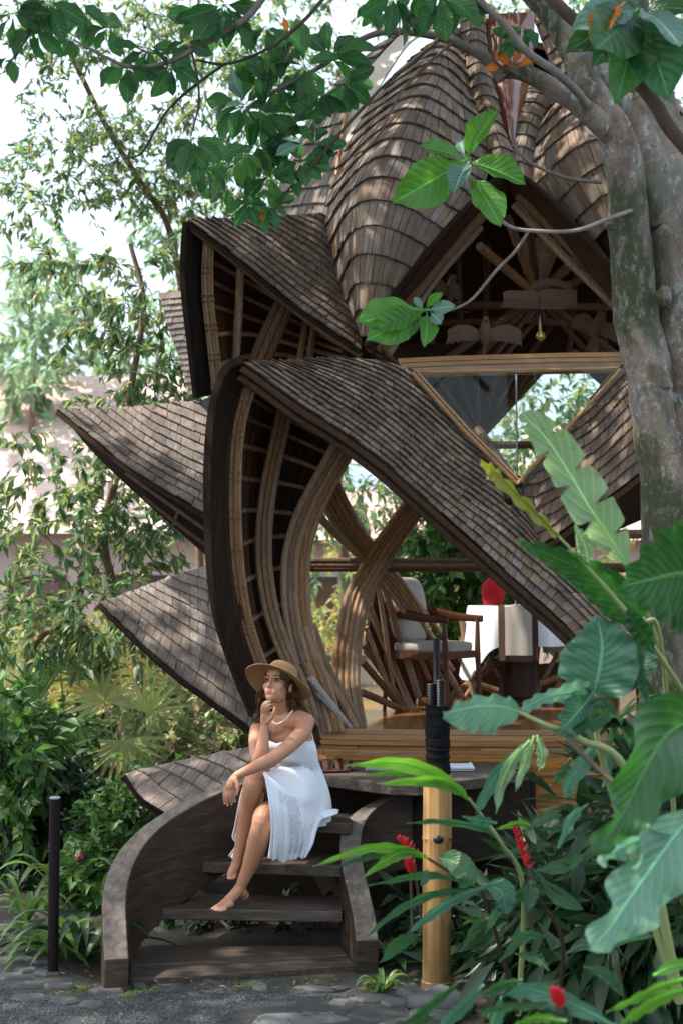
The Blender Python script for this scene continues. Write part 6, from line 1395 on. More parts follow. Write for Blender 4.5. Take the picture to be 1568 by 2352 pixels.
trunk([(1530, 520, 7.12), (1505, 400, 7.1), (1480, 300, 7.1), (1500, 180, 7.15)], [.12, .12, .09, .05], 'limb', .016, 24, 40)
trunk([(1445, 420, 7.06), (1415, 335, 7.03), (1375, 285, 6.98), (1325, 235, 6.95), (1265, 195, 6.93), (1200, 168, 6.92), (1150, 158, 6.9)], [.07, .068, .058, .05, .045, .042, .043], 'limb', .012, 20, 30)
trunk([(1500, 360, 7.14), (1440, 250, 7.12), (1380, 170, 7.1), (1360, 120, 7.15)], [.075, .05, .04, .035], 'limb', .01, 16, 20)
def knotm(px, py, Yk, s):
    mb = MB(); c = P(px, py, Yk); mb.ell(c, (s, s * .5, s * .9), n=16, m=10); mb.v = [tuple(Vector(v) + Vector(noise.noise_vector(Vector(v) * 20)) * s * .5) for v in mb.v]; mb.obj('knot', M['bark'], big, auto=80)
for a in [(1523, 680, 6.93, .05), (1525, 530, 6.94, .04), (1400, 520, 6.95, .02), (1530, 878, 6.94, .035)]: knotm(*a)
M['twig'] = wood_mat('grey_branch', (.13, .105, .085), (.22, .185, .155), (.31, .275, .24), (14, 14, 14), .75, rand=5)
M['twig_dark'] = wood_mat('dark_branch', (.05, .032, .024), (.09, .06, .045), (.14, .10, .08), (14, 14, 14), .75, rand=5)
BR = [([(1155, 182, 6.9), (1120, 140, 6.9), (1070, 110, 6.88), (1000, 82, 6.85), (900, 72, 6.8), (830, 90, 6.8), (740, 150, 6.75), (640, 205, 6.7), (575, 245, 6.7), (540, 290, 6.7), (522, 325, 6.7)], [.034, .030, .026, .022, .017, .014, .012, .010, .009, .008, .006], 'twig'),
      ([(1010, 84, 6.86), (985, 110, 6.8), (900, 180, 6.75), (830, 250, 6.7), (760, 330, 6.7), (715, 385, 6.7), (660, 440, 6.7), (618, 502, 6.7)], [.014, .012, .010, .009, .009, .008, .006, .004], 'twig_dark'),
      ([(1040, 95, 6.86), (1000, 130, 6.8), (930, 200, 6.76), (895, 260, 6.75), (855, 330, 6.72), (790, 370, 6.7)], [.010, .008, .007, .006, .005, .003], 'twig_dark'),
      ([(608, -10, 6.2), (560, 45, 6.2), (470, 100, 6.2), (380, 145, 6.2), (300, 153, 6.2), (240, 130, 6.2), (170, 90, 6.2)], [.018, .016, .014, .012, .010, .007, .004], 'twig'),
      ([(600, 5, 6.25), (555, 50, 6.25), (470, 92, 6.25), (400, 120, 6.25), (340, 120, 6.25), (290, 95, 6.2)], [.010, .010, .008, .007, .005, .003], 'twig'),
      ([(745, -5, 6.3), (690, 55, 6.3), (610, 115, 6.3), (520, 146, 6.3), (450, 138, 6.3)], [.009, .009, .008, .007, .005], 'twig_dark'),
      ([(515, 146, 6.3), (450, 195, 6.3), (385, 255, 6.3), (345, 320, 6.3), (320, 355, 6.3), (280, 366, 6.3)], [.007, .007, .006, .006, .005, .003], 'twig_dark'),
      ([(437, 108, 6.2), (452, 170, 6.2), (456, 240, 6.25), (440, 312, 6.3)], [.006, .006, .005, .003], 'twig_dark'),
      ([(90, -10, 5.6), (75, 60, 5.6), (50, 110, 5.6), (20, 150, 5.6), (16, 195, 5.6)], [.006, .006, .005, .003, .001], 'twig_dark'),
      ([(1085, -20, 6.6), (1110, 10, 6.6), (1160, 60, 6.6), (1210, 120, 6.65), (1275, 165, 6.7), (1320, 205, 6.8), (1345, 240, 6.9)], [.017, .019, .019, .02, .021, .022, .022], 'twig'),
      ([(1260, -10, 5.4), (1310, 40, 5.4), (1380, 95, 5.4), (1440, 160, 5.4), (1500, 235, 5.4), (1540, 300, 5.4), (1600, 370, 5.4)], [.026, .026, .027, .028, .028, .029, .029], 'twig_dark'),
      ([(1168, 255, 6.9), (1180, 330, 6.9), (1215, 372, 6.9), (1290, 405, 6.92), (1380, 418, 6.98)], [.004, .007, .008, .009, .011], 'twig'),
      ([(1455, 482, 6.95), (1390, 505, 6.85), (1320, 530, 6.8), (1230, 531, 6.8), (1170, 520, 6.78), (1120, 478, 6.75), (1080, 420, 6.7), (1076, 385, 6.7)], [.012, .011, .010, .010, .009, .008, .008, .007], 'twig'),
      ([(1212, 532, 6.8), (1185, 575, 6.8), (1140, 620, 6.8), (1085, 685, 6.8), (1040, 710, 6.8), (1000, 718, 6.8)], [.008, .008, .008, .007, .006, .005], 'twig'),
      ([(914, -10, 6.5), (918, 30, 6.5), (916, 80, 6.5)], [.005, .005, .003], 'twig'), ([(1125, 10, 6.7), (1130, 130, 6.8), (1190, 175, 6.85)], [.006, .006, .008], 'twig_dark')]
for pts, rad, mt in BR: limb_obj('branch', pts, rad, M[mt], big, 8, .004)
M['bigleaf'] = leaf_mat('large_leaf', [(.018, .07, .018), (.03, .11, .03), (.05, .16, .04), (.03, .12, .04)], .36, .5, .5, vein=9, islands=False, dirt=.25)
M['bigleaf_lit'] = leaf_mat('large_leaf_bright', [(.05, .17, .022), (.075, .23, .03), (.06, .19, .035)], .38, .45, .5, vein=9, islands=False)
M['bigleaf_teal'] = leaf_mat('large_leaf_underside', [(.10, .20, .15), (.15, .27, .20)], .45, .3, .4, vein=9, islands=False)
M['leaf_orange'] = leaf_mat('dying_leaf', [(.55, .22, .03), (.50, .13, .03)], .5, .3, vein=8, islands=False)
def leaf_unit(seed, prof=(.0, .30, .62, .86, 1.0, .98, .80, .48, .0), ratio=.52, fold=.16, bend=.18, wave=.03, nx=7):
    q = random.Random(seed); ny_ = 17; V = []; UV = []
    for i in range(ny_):
        s = i / (ny_ - 1); w = float(np.interp(s, np.linspace(0, 1, len(prof)), prof)) * ratio / 2
        for j in range(nx):
            t = (j / (nx - 1) - .5) * 2
            V.append((t * w, s + abs(t) * w * .1, abs(t) * w * fold * 2 - bend * s * s + wave * math.sin(s * 17 + q.random() * .3 + t * 2) * abs(t) ** 2)); UV.append(((t + 1) / 2, s))
    F = [(i * nx + j, i * nx + j + 1, (i + 1) * nx + j + 1, (i + 1) * nx + j) for i in range(ny_ - 1) for j in range(nx - 1)]
    mb = MB(); mb.add(V, F); mb.tube([Vector((0, s_, -bend * s_ * s_ - .004)) for s_ in (-.14, 0, .3, .6, .95)], [.011, .010, .008, .005, .001], 5); return mb, UV
def leaf_me(name, mat, **k):
    mb, UV = leaf_unit(**k); me = mesh(name, mb.v, mb.f, mat, True); ul = me.uv_layers.new(name='UVMap')
    for lp_ in me.loops: ul.data[lp_.index].uv = UV[lp_.vertex_index] if lp_.vertex_index < len(UV) else (.5, .5)
    return me
LM = {mt: [leaf_me('leaf', M[mt], seed=s, bend=bd, fold=fo, ratio=ra) for s, bd, fo, ra in ((1, .16, .16, .52), (2, .30, .25, .48), (3, .05, .10, .56), (4, .22, .35, .50))] for mt in ('bigleaf', 'bigleaf_lit', 'bigleaf_teal', 'leaf_orange')}
lr = random.Random(21)
def place_leaf(a, b, mt='bigleaf', twist=None, parent=big, toward=None, name='leaf', meshes=None):
    """leaf with its base at a and its tip at b (points)"""
    d = (b - a); L = d.length; d.normalize(); f = toward if toward is not None else Vector((lr.gauss(0, .35), -1, lr.gauss(.25, .45)))
    z = (f - d * f.dot(d)).normalized(); x = d.cross(z)
    R = Matrix((x, d, z)).transposed().to_4x4() @ Matrix.Rotation(twist if twist is not None else lr.gauss(0, .35), 4, 'Y')
    return link(name, lr.choice(meshes or LM[mt]), parent, Matrix.Translation(a) @ R @ Matrix.Diagonal((L, L, L, 1)))
def cluster(px, py, Y_, n, lpx, a0=0, a1=360, mt='bigleaf', dep=.5):
    c = P(px, py, Y_); s = Y_ / FPX
    for i in range(n):
        a = math.radians(a0 + (a1 - a0) * (i + lr.uniform(.1, .9)) / n); l = lpx * s * lr.uniform(.8, 1.15); dy = lr.uniform(-dep, dep)
        d = Vector((math.cos(a), dy, math.sin(a) - .15)).normalized() * l
        place_leaf(c + d * .12, c + d, mt)
for q in [(28, 30, 5.6, 5, 95, 180, 400), (110, 0, 5.6, 5, 90, 190, 350), (75, 60, 5.6, 4, 90, 180, 330), (20, 130, 5.7, 3, 70, 160, 300), (165, 85, 6.2, 4, 55, 150, 300),
          (340, 110, 6.2, 6, 85, 150, 380), (290, 150, 6.2, 5, 85, 190, 350), (395, 150, 6.2, 5, 80, 200, 350), (515, 10, 6.2, 8, 105, 180, 370), (470, 30, 6.3, 5, 90, 150, 300), (430, 90, 6.2, 4, 75, 200, 330), (250, 60, 6.2, 4, 70, 100, 300), (200, 30, 6.3, 4, 80, 180, 360), (610, 60, 6.3, 4, 70, 190, 350),
          (556, 245, 6.7, 9, 105, 0, 360), (600, 260, 6.7, 6, 95, -120, 100), (445, 315, 6.3, 6, 100, 170, 370), (470, 380, 6.6, 4, 80, 200, 340), (640, 200, 6.7, 6, 100, -60, 160), (700, 150, 6.7, 7, 105, 20, 330), (760, 130, 6.75, 6, 95, -60, 140), (790, 185, 6.75, 6, 85, -140, 60),
          (650, 290, 6.7, 6, 90, -150, 30), (590, 330, 6.7, 6, 95, 190, 380), (545, 370, 6.7, 4, 90, 170, 330), (620, 400, 6.7, 6, 80, 0, 360), (690, 370, 6.7, 6, 75, -160, 60), (720, 330, 6.7, 5, 70, -60, 100), (570, 460, 6.7, 6, 65, 150, 400), (620, 470, 6.7, 6, 60, 150, 400), (520, 430, 6.8, 4, 60, 100, 330), (740, 210, 6.7, 5, 85, 180, 330),
          (860, 5, 6.5, 4, 60, 170, 370), (905, -10, 6.4, 4, 105, 200, 340), (1010, -20, 6.4, 4, 110, 230, 330), (960, -30, 6.4, 4, 80, 200, 340), (1080, -10, 6.6, 4, 70, 200, 340), (1180, 90, 6.8, 6, 55, 100, 350), (1200, 60, 6.8, 4, 60, 180, 330)]:
    cluster(*q)
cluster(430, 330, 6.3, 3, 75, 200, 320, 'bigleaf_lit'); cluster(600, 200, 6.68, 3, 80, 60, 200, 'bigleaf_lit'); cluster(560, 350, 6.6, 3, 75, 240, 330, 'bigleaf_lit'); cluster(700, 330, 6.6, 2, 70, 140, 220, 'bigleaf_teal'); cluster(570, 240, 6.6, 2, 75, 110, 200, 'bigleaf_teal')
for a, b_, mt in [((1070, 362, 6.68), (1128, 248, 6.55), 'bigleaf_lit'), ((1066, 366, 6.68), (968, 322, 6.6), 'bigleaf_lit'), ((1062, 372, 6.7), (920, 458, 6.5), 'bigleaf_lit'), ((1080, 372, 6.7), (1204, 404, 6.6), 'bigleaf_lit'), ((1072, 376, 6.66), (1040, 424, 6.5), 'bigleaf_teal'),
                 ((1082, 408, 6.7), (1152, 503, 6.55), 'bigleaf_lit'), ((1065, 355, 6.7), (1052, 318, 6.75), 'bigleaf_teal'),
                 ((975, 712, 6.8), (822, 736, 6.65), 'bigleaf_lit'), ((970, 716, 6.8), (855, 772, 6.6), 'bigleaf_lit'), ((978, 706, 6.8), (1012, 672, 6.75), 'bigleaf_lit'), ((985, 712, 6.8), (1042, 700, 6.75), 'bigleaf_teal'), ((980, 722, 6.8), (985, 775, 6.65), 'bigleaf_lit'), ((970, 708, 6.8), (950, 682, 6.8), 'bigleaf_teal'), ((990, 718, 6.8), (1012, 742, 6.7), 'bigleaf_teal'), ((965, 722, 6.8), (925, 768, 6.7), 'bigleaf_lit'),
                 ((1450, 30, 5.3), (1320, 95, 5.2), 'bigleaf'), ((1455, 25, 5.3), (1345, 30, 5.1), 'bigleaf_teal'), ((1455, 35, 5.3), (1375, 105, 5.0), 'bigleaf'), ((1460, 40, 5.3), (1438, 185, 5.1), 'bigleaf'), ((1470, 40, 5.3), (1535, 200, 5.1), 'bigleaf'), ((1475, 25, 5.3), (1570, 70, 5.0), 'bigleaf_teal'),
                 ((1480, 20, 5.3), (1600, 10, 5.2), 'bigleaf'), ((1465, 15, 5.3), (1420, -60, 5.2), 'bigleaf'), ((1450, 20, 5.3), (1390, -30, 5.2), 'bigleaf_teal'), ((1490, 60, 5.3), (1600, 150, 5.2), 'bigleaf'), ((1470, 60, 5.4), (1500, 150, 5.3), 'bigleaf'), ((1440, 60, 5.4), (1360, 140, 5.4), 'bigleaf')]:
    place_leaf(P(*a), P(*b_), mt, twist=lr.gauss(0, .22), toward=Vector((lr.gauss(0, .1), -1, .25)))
for a, b_ in [((1425, 12, 5.2), (1358, 76, 5.1)), ((596, 470, 6.7), (602, 502, 6.66)), ((462, 322, 6.5), (478, 345, 6.5)), ((650, 38, 6.5), (662, 72, 6.5))]: place_leaf(P(*a), P(*b_), 'leaf_orange', twist=.5)
# reddish orange leaves growing from the crook of the limb
for a, b_ in [((1170, 150, 6.85), (1205, 90, 6.8)), ((1170, 150, 6.85), (1140, 120, 6.8)), ((1190, 155, 6.85), (1232, 128, 6.8)), ((1150, 150, 6.85), (1120, 155, 6.8))]: place_leaf(P(*a), P(*b_), 'leaf_orange')
# unseen leaves and boughs added above the frame, placed to shade building and stairs
rg2 = np.random.default_rng(5); n = 15000
Z = 6.6 + rg2.random(n) * 2.6; Xc = -8.2 + rg2.random(n) * 10; Yc = 2.2 + rg2.random(n) * 10
keep = (Z > 1.9 + .4163 * Yc + .35) & ((Xc > -6.3) | (Yc < 8.3)) & ~((Yc > 9.2) & (Xc < -3.6))
dn = np.array([noise.noise(Vector((x * .55, y * .55, 4))) for x, y in zip(Xc, Yc)]); keep &= dn > -.42
B_ = np.stack([Xc, Yc, Z], 1)[keep]; n = len(B_)
v, f = leaves_np(B_, rg2.normal(size=(n, 3)) * np.array([1, 1, .5]), np.array([0, 0, 1]) + rg2.normal(size=(n, 3)) * .5, .26 * rg2.uniform(.7, 1.2, n), .13 * rg2.uniform(.7, 1.2, n))
link('foliage', fast_mesh('foliage', v, f, [M['leaf_dark']]), big, kind='stuff')
for e in [(-6, 9, 8.2), (-4.5, 6.5, 7.4), (-2.5, 11, 8.0), (-1, 8, 7.3), (1, 10, 8.0)]:
    mb = MB(); s0 = P(1450, -60, 7.4); q = [s0, s0.lerp(Vector(e), .4) + Vector((0, 0, .9)), Vector(e)]; mb.tube([Vector(c) for c in cat(q, 14)], list(np.linspace(.06, .02, 14)), 8); mb.obj('branch', M['bark'], big)
# ================================================================== foreground plants on the right
M['ear'] = leaf_mat('elephant_ear_leaf', [(.05, .145, .085), (.075, .19, .115)], .42, .30, .45, vein=11, islands=False, dirt=.25)
M['ear_lit'] = leaf_mat('elephant_ear_leaf_lit', [(.13, .27, .18), (.15, .30, .20)], .42, .30, .45, vein=12, islands=False, dirt=.15)  # lit copy of the ear leaf, the light on it put into the colour
M['ear_dark'] = leaf_mat('broad_dark_leaf', [(.018, .085, .018), (.026, .11, .024)], .36, .32, .45, vein=13, islands=False, dirt=.3)
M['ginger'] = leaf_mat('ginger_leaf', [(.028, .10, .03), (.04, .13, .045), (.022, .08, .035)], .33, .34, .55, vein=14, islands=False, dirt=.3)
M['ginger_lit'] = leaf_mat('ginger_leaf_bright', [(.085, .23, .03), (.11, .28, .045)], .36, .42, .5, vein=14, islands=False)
M['torn'] = leaf_mat('pale_torn_leaf', [(.17, .28, .13), (.2, .31, .15)], .4, .42, .45, vein=10, islands=False, dirt=.35)
M['yellowing'] = leaf_mat('yellowing_leaf', [(.16, .21, .035), (.24, .24, .05)], .45, .4, islands=False, dirt=.6)
M['stalk'] = plain('pale_green_stalk', (.26, .31, .12), .45); M['stalk_dark'] = plain('brown_stalk', (.05, .035, .022), .55)
def bigleaf(parent, mid, wid, mat, tilt=.35, wave=.012, fold=.25, nwave=6, lobes=0.0, notch=None, asym=(1, 1), curl=0.0, name='leaf', ny_=36, nx=13, seed=0):
    """mid: midrib (px, py, Y) from base to tip; wid: full widths in photograph pixels along it"""
    q = random.Random(seed + int(mid[0][0])); C = cat(PP(mid), ny_); Yv = C[:, 1]; W = np.interp(np.linspace(0, len(wid) - 1, ny_), range(len(wid)), wid) * Yv / FPX
    V, UV = [], []; ph = q.uniform(0, 6)
    for i in range(ny_):
        t = Vector(C[min(i + 1, ny_ - 1)] - C[max(i - 1, 0)]).normalized(); s_ = t.cross(Vector((0, 1, 0))).normalized(); dpt = Vector((0, 1, 0)); s_ = (s_ + dpt * tilt).normalized(); nn = s_.cross(t).normalized()
        if nn.y > 0: nn = -nn
        for j in range(nx):
            a = (j / (nx - 1) - .5) * 2; w = W[i] / 2 * (asym[0] if a < 0 else asym[1]); k = 1.0
            if notch: k = 1 - notch * max(0, math.sin(i / ny_ * nwave * 6.283 + (a > 0) * 1.7 + ph + abs(a) * .8)) ** 7 * abs(a)
            p = Vector(C[i]) + s_ * (a * w * k) + t * (-abs(a) ** 1.6 * w * lobes * (1 - i / ny_) ** 2 + abs(a) * w * .22) - nn * (-abs(a) * w * fold + curl * a * a * w) + nn * (wave * math.sin(i / ny_ * nwave * 6.283 + ph + (a > 0) * 2) * abs(a) ** 2)
            V.append(p); UV.append(((a + 1) / 2, i / (ny_ - 1)))
    F = [(i * nx + j, i * nx + j + 1, (i + 1) * nx + j + 1, (i + 1) * nx + j) for i in range(ny_ - 1) for j in range(nx - 1)]
    mb = MB(); mb.add(V, F); mb.tube([Vector(c) for c in C], [max(.0008, .004 * (1 - i / ny_)) for i in range(ny_)], 6)
    me = mesh(name, mb.v, mb.f, mat, True); ul = me.uv_layers.new(name='UVMap')
    for lp_ in me.loops: ul.data[lp_.index].uv = UV[lp_.vertex_index] if lp_.vertex_index < len(UV) else (.5, .5)
    o = link(name, me, parent); return o
def stalk(parent, pts, rad, mat='stalk', name='stalk'): return limb_obj(name, pts, rad, M[mat], parent, 8, 0)
EL = [0, .55, .85, 1, .98, .88, .7, .42, .0]
def W_(w, pr=EL): return [w * k for k in pr]
ear = thing('elephant_ear_plant', P(1560, 2330, 5.4), 'elephant ear plant with wide teal leaves reaching over the platform edge', 'plant')
bigleaf(ear, [(1192, 1636, 4.9), (1150, 1622, 4.85), (1090, 1622, 4.8), (1018, 1640, 4.75)], [10, 88, 108, 104, 100, 92, 66, 20], M['ear_lit'], tilt=.5, wave=.014, asym=(.55, 1.35), fold=.1, nwave=5)
bigleaf(ear, [(1362, 1590, 5.0), (1300, 1592, 4.97), (1240, 1606, 4.93), (1190, 1636, 4.9)], [60, 66, 40, 30, 34, 12], M['ear_lit'], tilt=.4, wave=.01, fold=.12)
bigleaf(ear, [(1362, 1588, 5.0), (1338, 1622, 4.96), (1312, 1652, 4.92), (1282, 1684, 4.88)], [40, 95, 110, 100, 62, 6], M['ear'], tilt=.4, wave=.012, nwave=4)
bigleaf(ear, [(1364, 1590, 5.0), (1376, 1540, 4.97), (1382, 1480, 4.95), (1370, 1414, 4.93)], [70, 160, 185, 180, 150, 90, 6], M['ear'], tilt=.45, wave=.018, nwave=5, lobes=.4)
bigleaf(ear, [(1430, 1540, 5.1), (1470, 1530, 5.1), (1500, 1480, 5.1)], [20, 70, 60, 8], M['ear'], tilt=.4)
stalk(ear, [(1188, 1634, 4.9), (1250, 1664, 4.9), (1330, 1698, 4.95), (1450, 1800, 5.1), (1560, 2300, 5.4)], [.007, .009, .012, .016, .02])
stalk(ear, [(1364, 1592, 5.0), (1368, 1640, 5.0), (1376, 1720, 5.05), (1430, 1900, 5.2), (1560, 2300, 5.4)], [.006, .008, .010, .014, .02])
hang = thing('philodendron', P(1600, 2340, 4.6), 'plant with huge glossy hanging leaves at the right edge', 'plant')
bigleaf(hang, [(1610, 1640, 4.3), (1530, 1690, 4.15), (1480, 1770, 4.05), (1440, 1850, 4.0), (1400, 1915, 3.95), (1356, 1960, 3.9)], [120, 220, 240, 170, 120, 90, 60, 6], M['ear_dark'], tilt=.4, wave=.03, nwave=3, fold=.35, seed=2, ny_=44)
bigleaf(hang, [(1600, 1860, 4.2), (1540, 1930, 4.1), (1490, 2000, 4.05), (1440, 2070, 4.0), (1400, 2130, 3.95), (1352, 2182, 3.9)], [50, 130, 170, 175, 150, 120, 80, 6], M['ear_lit'], tilt=.35, wave=.035, nwave=3, fold=.3, seed=5, ny_=44)
bigleaf(hang, [(1530, 1915, 4.1), (1470, 1930, 4.05), (1420, 1950, 4.0), (1376, 1985, 3.98)], [20, 60, 62, 40, 6], M['ear_lit'], tilt=.5, wave=.02, nwave=3)
stalk(hang, [(1610, 1640, 4.3), (1640, 1900, 4.5), (1610, 2340, 4.6)], [.012, .016, .02], 'stalk_dark'); stalk(hang, [(1600, 1860, 4.2), (1630, 2000, 4.4), (1610, 2340, 4.6)], [.01, .014, .02], 'stalk_dark')
stalk(hang, [(1300, 1700, 4.6), (1400, 1790, 4.5), (1500, 1880, 4.4), (1620, 2050, 4.4)], [.008, .010, .011, .013], 'stalk_dark')
stalk(hang, [(1440, 1650, 4.3), (1500, 1700, 4.2), (1600, 1790, 4.15)], [.008, .010, .012], 'stalk_dark')
fern = thing('birds_nest_fern', P(1560, 1700, 5.6), 'fern with a torn pale leaf and a curled yellowing leaf in front of the valley', 'plant')
bigleaf(fern, [(1440, 1300, 4.9), (1398, 1232, 4.85), (1354, 1168, 4.8), (1308, 1090, 4.8), (1254, 1008, 4.75), (1196, 948, 4.7)], [10, 70, 96, 108, 112, 100, 96, 88, 60, 26], M['torn'], tilt=.3, wave=.012, fold=.12, nwave=5, notch=.72, ny_=90, nx=15, asym=(1.1, .85))
bigleaf(fern, [(1280, 1230, 4.8), (1226, 1174, 4.78), (1165, 1114, 4.75), (1130, 1080, 4.75), (1102, 1060, 4.7)], [12, 24, 30, 30, 34, 38, 30, 10], M['yellowing'], tilt=.8, wave=.012, fold=.7, nwave=6, notch=.25, ny_=60)
bigleaf(fern, [(1352, 1296, 4.8), (1345, 1262, 4.78), (1332, 1230, 4.77), (1318, 1205, 4.75)], [4, 40, 34, 18, 2], M['torn'], tilt=.3)
stalk(fern, [(1280, 1230, 4.8), (1344, 1298, 4.82), (1410, 1372, 4.85), (1473, 1450, 4.9), (1530, 1530, 5.0), (1600, 1640, 5.2)], [.004, .006, .008, .009, .009, .01])
stalk(fern, [(1440, 1300, 4.9), (1460, 1340, 5.0), (1540, 1560, 5.2)], [.004, .006, .008])
brd = thing('broadleaf_plant', P(1560, 2100, 5.8), 'plant with big dark green ribbed leaves in front of the tree trunk', 'plant')
bigleaf(brd, [(1474, 1420, 4.95), (1420, 1372, 4.9), (1350, 1320, 4.85), (1275, 1280, 4.8), (1190, 1243, 4.75)], [60, 100, 104, 96, 80, 70, 56, 36, 6], M['ear_dark'], tilt=.5, wave=.016, nwave=8, fold=.2)
bigleaf(brd, [(1640, 1330, 4.5), (1570, 1318, 4.45), (1500, 1330, 4.4), (1420, 1350, 4.35)], [200, 260, 262, 240, 205, 150, 90, 10], M['ear_dark'], tilt=.3, wave=.018, nwave=6, fold=.15, asym=(1.0, 1.05))
bigleaf(brd, [(1500, 1500, 4.9), (1478, 1460, 4.88), (1455, 1430, 4.86), (1440, 1400, 4.85)], [10, 50, 44, 6], M['ear_dark'], tilt=.4)
bigleaf(brd, [(1490, 1620, 5.0), (1470, 1560, 5.0), (1466, 1500, 5.0), (1500, 1425, 5.0)], [4, 26, 30, 24, 6], M['ginger'], tilt=.4)
stalk(brd, [(1474, 1420, 4.95), (1520, 1500, 5.1), (1560, 2100, 5.8)], [.006, .008, .012]); stalk(brd, [(1640, 1330, 4.5), (1640, 1700, 5), (1560, 2100, 5.8)], [.01, .012, .014])
gA = thing('ginger_plant', P(1180, 2330, 5.9), 'ginger plant with bright arching leaves crossing the yellow bamboo post', 'plant', 'ginger plants in the foreground')
GL_ = [0, .5, .85, 1, .95, .8, .5, 0]
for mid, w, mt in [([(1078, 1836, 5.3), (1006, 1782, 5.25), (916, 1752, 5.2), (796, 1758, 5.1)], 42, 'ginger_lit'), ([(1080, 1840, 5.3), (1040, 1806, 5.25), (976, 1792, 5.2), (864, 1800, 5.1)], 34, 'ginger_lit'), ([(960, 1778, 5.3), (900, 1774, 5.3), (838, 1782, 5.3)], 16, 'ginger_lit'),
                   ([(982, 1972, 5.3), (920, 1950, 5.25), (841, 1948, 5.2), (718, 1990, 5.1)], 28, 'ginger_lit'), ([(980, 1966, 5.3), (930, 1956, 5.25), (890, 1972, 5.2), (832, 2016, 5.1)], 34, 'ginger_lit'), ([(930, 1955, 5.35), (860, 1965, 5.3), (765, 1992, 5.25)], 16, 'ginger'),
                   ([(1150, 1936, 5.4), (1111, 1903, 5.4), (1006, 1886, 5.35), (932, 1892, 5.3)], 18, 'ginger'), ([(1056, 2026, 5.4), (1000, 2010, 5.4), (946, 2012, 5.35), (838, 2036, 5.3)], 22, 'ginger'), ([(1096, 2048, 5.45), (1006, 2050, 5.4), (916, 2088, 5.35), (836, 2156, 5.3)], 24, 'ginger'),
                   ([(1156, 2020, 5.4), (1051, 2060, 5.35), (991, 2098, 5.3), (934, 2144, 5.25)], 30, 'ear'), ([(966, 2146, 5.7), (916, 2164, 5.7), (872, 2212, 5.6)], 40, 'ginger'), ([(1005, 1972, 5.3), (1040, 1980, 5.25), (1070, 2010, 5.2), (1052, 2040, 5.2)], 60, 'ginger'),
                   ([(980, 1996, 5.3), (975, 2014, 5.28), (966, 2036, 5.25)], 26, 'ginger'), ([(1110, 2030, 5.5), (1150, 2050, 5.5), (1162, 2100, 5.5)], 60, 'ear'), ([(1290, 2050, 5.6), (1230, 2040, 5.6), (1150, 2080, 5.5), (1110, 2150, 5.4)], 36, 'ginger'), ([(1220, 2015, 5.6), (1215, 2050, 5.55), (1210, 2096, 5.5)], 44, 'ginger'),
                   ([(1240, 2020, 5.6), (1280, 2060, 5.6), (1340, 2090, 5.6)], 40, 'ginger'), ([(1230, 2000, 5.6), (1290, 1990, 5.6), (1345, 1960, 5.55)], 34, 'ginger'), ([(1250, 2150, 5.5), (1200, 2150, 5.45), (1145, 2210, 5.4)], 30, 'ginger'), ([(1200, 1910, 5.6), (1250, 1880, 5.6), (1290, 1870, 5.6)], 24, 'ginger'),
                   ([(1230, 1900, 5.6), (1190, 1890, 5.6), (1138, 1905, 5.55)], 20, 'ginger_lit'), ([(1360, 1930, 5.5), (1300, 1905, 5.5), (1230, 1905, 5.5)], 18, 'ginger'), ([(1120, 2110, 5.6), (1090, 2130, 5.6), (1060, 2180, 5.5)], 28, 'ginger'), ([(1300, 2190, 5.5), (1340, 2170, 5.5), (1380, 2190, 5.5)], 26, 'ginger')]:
    bigleaf(gA, mid, W_(w, GL_), M[mt], tilt=.45, wave=.004, fold=.3, nwave=5, ny_=22, nx=7)
stalk(gA, [(1076, 1834, 5.3), (1110, 1880, 5.35), (1150, 1936, 5.4), (1200, 2040, 5.6), (1190, 2330, 5.9)], [.005, .006, .007, .009, .012]); stalk(gA, [(982, 1972, 5.3), (1060, 2020, 5.4), (1110, 2060, 5.5), (1190, 2330, 5.9)], [.005, .006, .007, .01], 'stalk_dark')
stalk(gA, [(1212, 1995, 5.6), (1235, 2060, 5.6), (1290, 2160, 5.7), (1280, 2330, 5.9)], [.006, .007, .009, .01], 'stalk_dark')
q = random.Random(8)
def red_ginger(px, py, Yf, h, lab, lean=.12):
    c = P(px, py, Yf); t = thing('red_ginger_flower', c, lab, 'flower'); s = Yf / FPX; n = 22
    for i in range(n):
        u = i / n; a = i * 2.4; r_ = (.022 + .012 * math.sin(u * 3)) * (1.1 - .6 * u); b0 = c + Vector((-lean * u * h * s * 1.2, 0, (u - .5) * h * s)); d = Vector((math.cos(a), math.sin(a), .9 + u)).normalized()
        mb = MB(); mb.tube([b0, b0 + d * r_ * .6, b0 + d * r_ * 1.25 + Vector((0, 0, .006))], [.005, .0095, .001], 6, flat=.5); mb.obj('bract', M['red'], t)
    mb = MB(); mb.tube([c + Vector((0, .0, -h * s * .5)), c + Vector((lean * .04, .03, -h * s * .5 - .25))], .006, 6); mb.obj('stem', M['stalk_dark'], t)
red_ginger(1212, 1945, 5.6, 95, 'tall red ginger flower right of the bamboo post', .3); red_ginger(948, 1945, 5.6, 36, 'small red ginger bud beside the bamboo post', .8); red_ginger(942, 1992, 5.55, 26, 'lower red ginger bud just behind the bright leaf', .2)
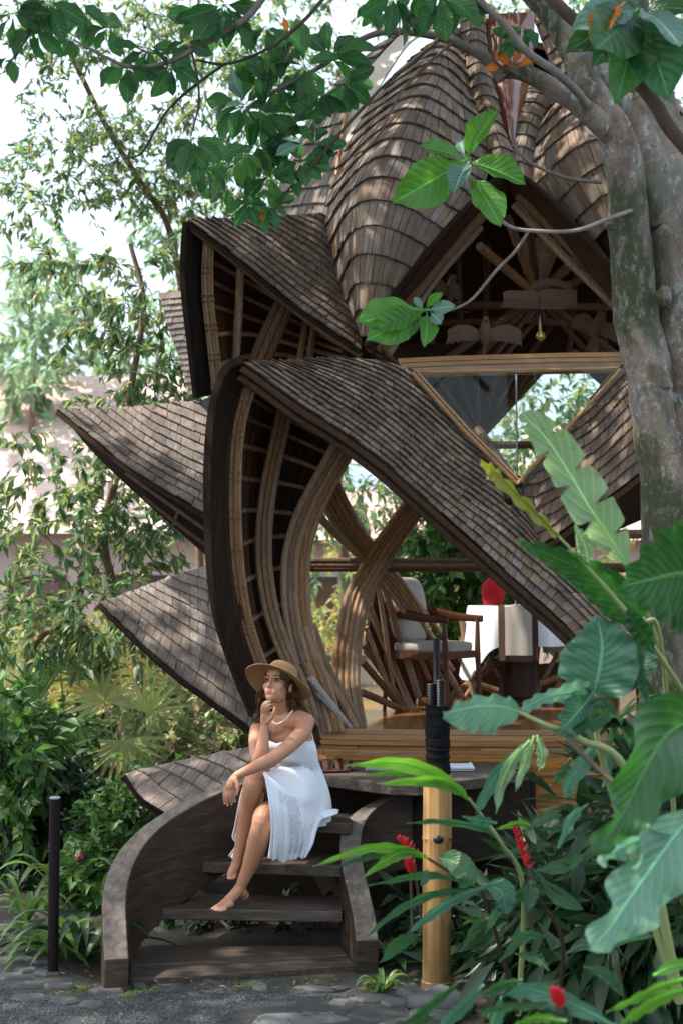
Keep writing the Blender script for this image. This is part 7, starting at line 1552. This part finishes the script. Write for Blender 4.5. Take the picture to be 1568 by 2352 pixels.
# near bottom edge
gB = thing('ginger_plant', P(1300, 2352, 4.4), 'ginger plant whose leaves fill the bottom right corner', 'plant', 'ginger plants in the foreground')
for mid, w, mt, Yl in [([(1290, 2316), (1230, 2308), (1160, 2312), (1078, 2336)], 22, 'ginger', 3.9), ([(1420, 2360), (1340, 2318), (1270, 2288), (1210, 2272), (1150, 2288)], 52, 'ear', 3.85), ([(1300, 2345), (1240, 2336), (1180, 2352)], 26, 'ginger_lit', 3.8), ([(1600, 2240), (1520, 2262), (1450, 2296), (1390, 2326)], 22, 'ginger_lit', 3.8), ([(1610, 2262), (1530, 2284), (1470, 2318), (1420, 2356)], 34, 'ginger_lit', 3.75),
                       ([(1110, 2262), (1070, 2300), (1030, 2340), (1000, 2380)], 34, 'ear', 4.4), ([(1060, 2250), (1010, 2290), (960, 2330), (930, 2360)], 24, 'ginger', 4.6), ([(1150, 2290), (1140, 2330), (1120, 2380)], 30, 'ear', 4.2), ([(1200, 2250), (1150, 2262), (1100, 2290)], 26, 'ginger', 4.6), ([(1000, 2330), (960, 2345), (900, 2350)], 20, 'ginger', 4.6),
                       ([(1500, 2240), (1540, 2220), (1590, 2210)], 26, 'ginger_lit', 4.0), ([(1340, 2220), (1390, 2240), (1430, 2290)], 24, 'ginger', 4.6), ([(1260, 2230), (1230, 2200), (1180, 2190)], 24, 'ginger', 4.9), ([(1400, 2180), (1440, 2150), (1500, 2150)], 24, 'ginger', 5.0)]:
    bigleaf(gB, [(x, y, Yl + .04 * i) for i, (x, y) in enumerate(mid)], W_(w * 1.15, GL_), M[mt], tilt=.45, wave=.004, fold=.28, nwave=5, ny_=22, nx=7)
stalk(gB, [(1290, 2316, 3.9), (1350, 2345, 4.0), (1380, 2420, 4.2)], [.006, .008, .01], 'stalk_dark')
red_ginger(1282, 2298, 3.88, 30, 'red bud at the bottom among the near leaves', .3)
# hanging pale leaves below the teal ones, spiky tuft on the trunk
ep = thing('hanging_fern', P(1240, 1700, 5.1), 'cluster of pale drooping strap leaves below the teal elephant ear leaf', 'plant')
for mid, w, mt in [([(1225, 1690, 5.1), (1205, 1745, 5.08), (1182, 1818, 5.05)], 24, 'torn'), ([(1232, 1688, 5.1), (1242, 1730, 5.08), (1236, 1772, 5.05)], 26, 'torn'), ([(1215, 1700, 5.1), (1180, 1740, 5.05), (1150, 1800, 5.0), (1138, 1868, 4.95)], 30, 'torn'), ([(1190, 1720, 5.1), (1150, 1765, 5.05), (1115, 1820, 5.0), (1092, 1868, 5.0)], 34, 'ear'), ([(1140, 1890, 5.0), (1110, 1885, 5.0), (1062, 1876, 4.95)], 24, 'ear'),
                   ([(1370, 1700, 5.1), (1345, 1740, 5.05), (1310, 1790, 5.0), (1296, 1836, 5.0)], 40, 'ear'), ([(1310, 1740, 5.1), (1290, 1775, 5.1), (1262, 1806, 5.05)], 20, 'ginger'), ([(1390, 1720, 5.1), (1392, 1770, 5.1), (1384, 1810, 5.05)], 24, 'ear'), ([(1345, 1850, 5.2), (1310, 1880, 5.15), (1280, 1950, 5.1)], 26, 'ear'), ([(1400, 1620, 5.0), (1370, 1650, 4.95), (1300, 1690, 4.9)], 44, 'ear_dark'),
                   ([(1420, 1640, 5.0), (1380, 1610, 5.0), (1330, 1640, 4.95)], 20, 'ginger'), ([(1430, 1600, 5.0), (1450, 1560, 5.0), (1440, 1500, 4.98)], 30, 'ginger')]:
    bigleaf(ep, mid, W_(w * 1.1, GL_), M[mt], tilt=.4, wave=.006, fold=.25, nwave=3, ny_=22, nx=7)
tf = thing('spiky_tuft', P(1420, 1650, 5.3), 'spiky dark tuft growing where the leaf stalks cross', 'plant'); c = P(1420, 1650, 5.3)
for i in range(26):
    a = i * 2.4; e = q.uniform(-.5, .9); l = q.uniform(.12, .26); d = Vector((math.cos(a), math.sin(a) * .6 - .3, e)).normalized()
    G = []; sd = d.cross(Vector((0, 0, 1))).normalized()
    for k in range(7):
        s = k / 6; p = c + d * l * s + Vector((0, 0, -.25 * l * s * s)); w = .016 * (1 - s ** 2) + .001; G.append([tuple(p - sd * w), tuple(p + Vector((0, 0, -.004))), tuple(p + sd * w)])
    sheet(np.array(G)).obj('leaf', M['ginger' if i % 3 else 'leaf_dark'], tf, auto=None)
shrub('undergrowth', [(1350, 2080, 110, 90, 6.5, .3, 50), (1470, 2140, 120, 130, 6.2, .4, 90), (1500, 1850, 90, 120, 6.5, .2, 60)], .25, .24, M['leaf_dark'], 'dark narrow leaved undergrowth behind the foreground leaves', 1350, 6.4, per=8, tw=.3)

shrub('shrub', [(1900, 1900, 200, 160, 8.5, .6, 130), (2100, 1800, 150, 200, 9, .6, 100), (1800, 2100, 160, 100, 7.5, .4, 80)], .2, .3, M['leaf_mid'], 'bushy shrub just right of the mottled tree beside the platform', 1900, 8.4, per=9, tw=.3)
fan_palm(2050, 11.5, [(1950, 1500, 11, .5, -20, 230), (2100, 1400, 11.5, .5, 20, 230), (2200, 1600, 11, .5, 60, 200)], 'fan palm at the far right beyond the platform', M['leaf_mid'])
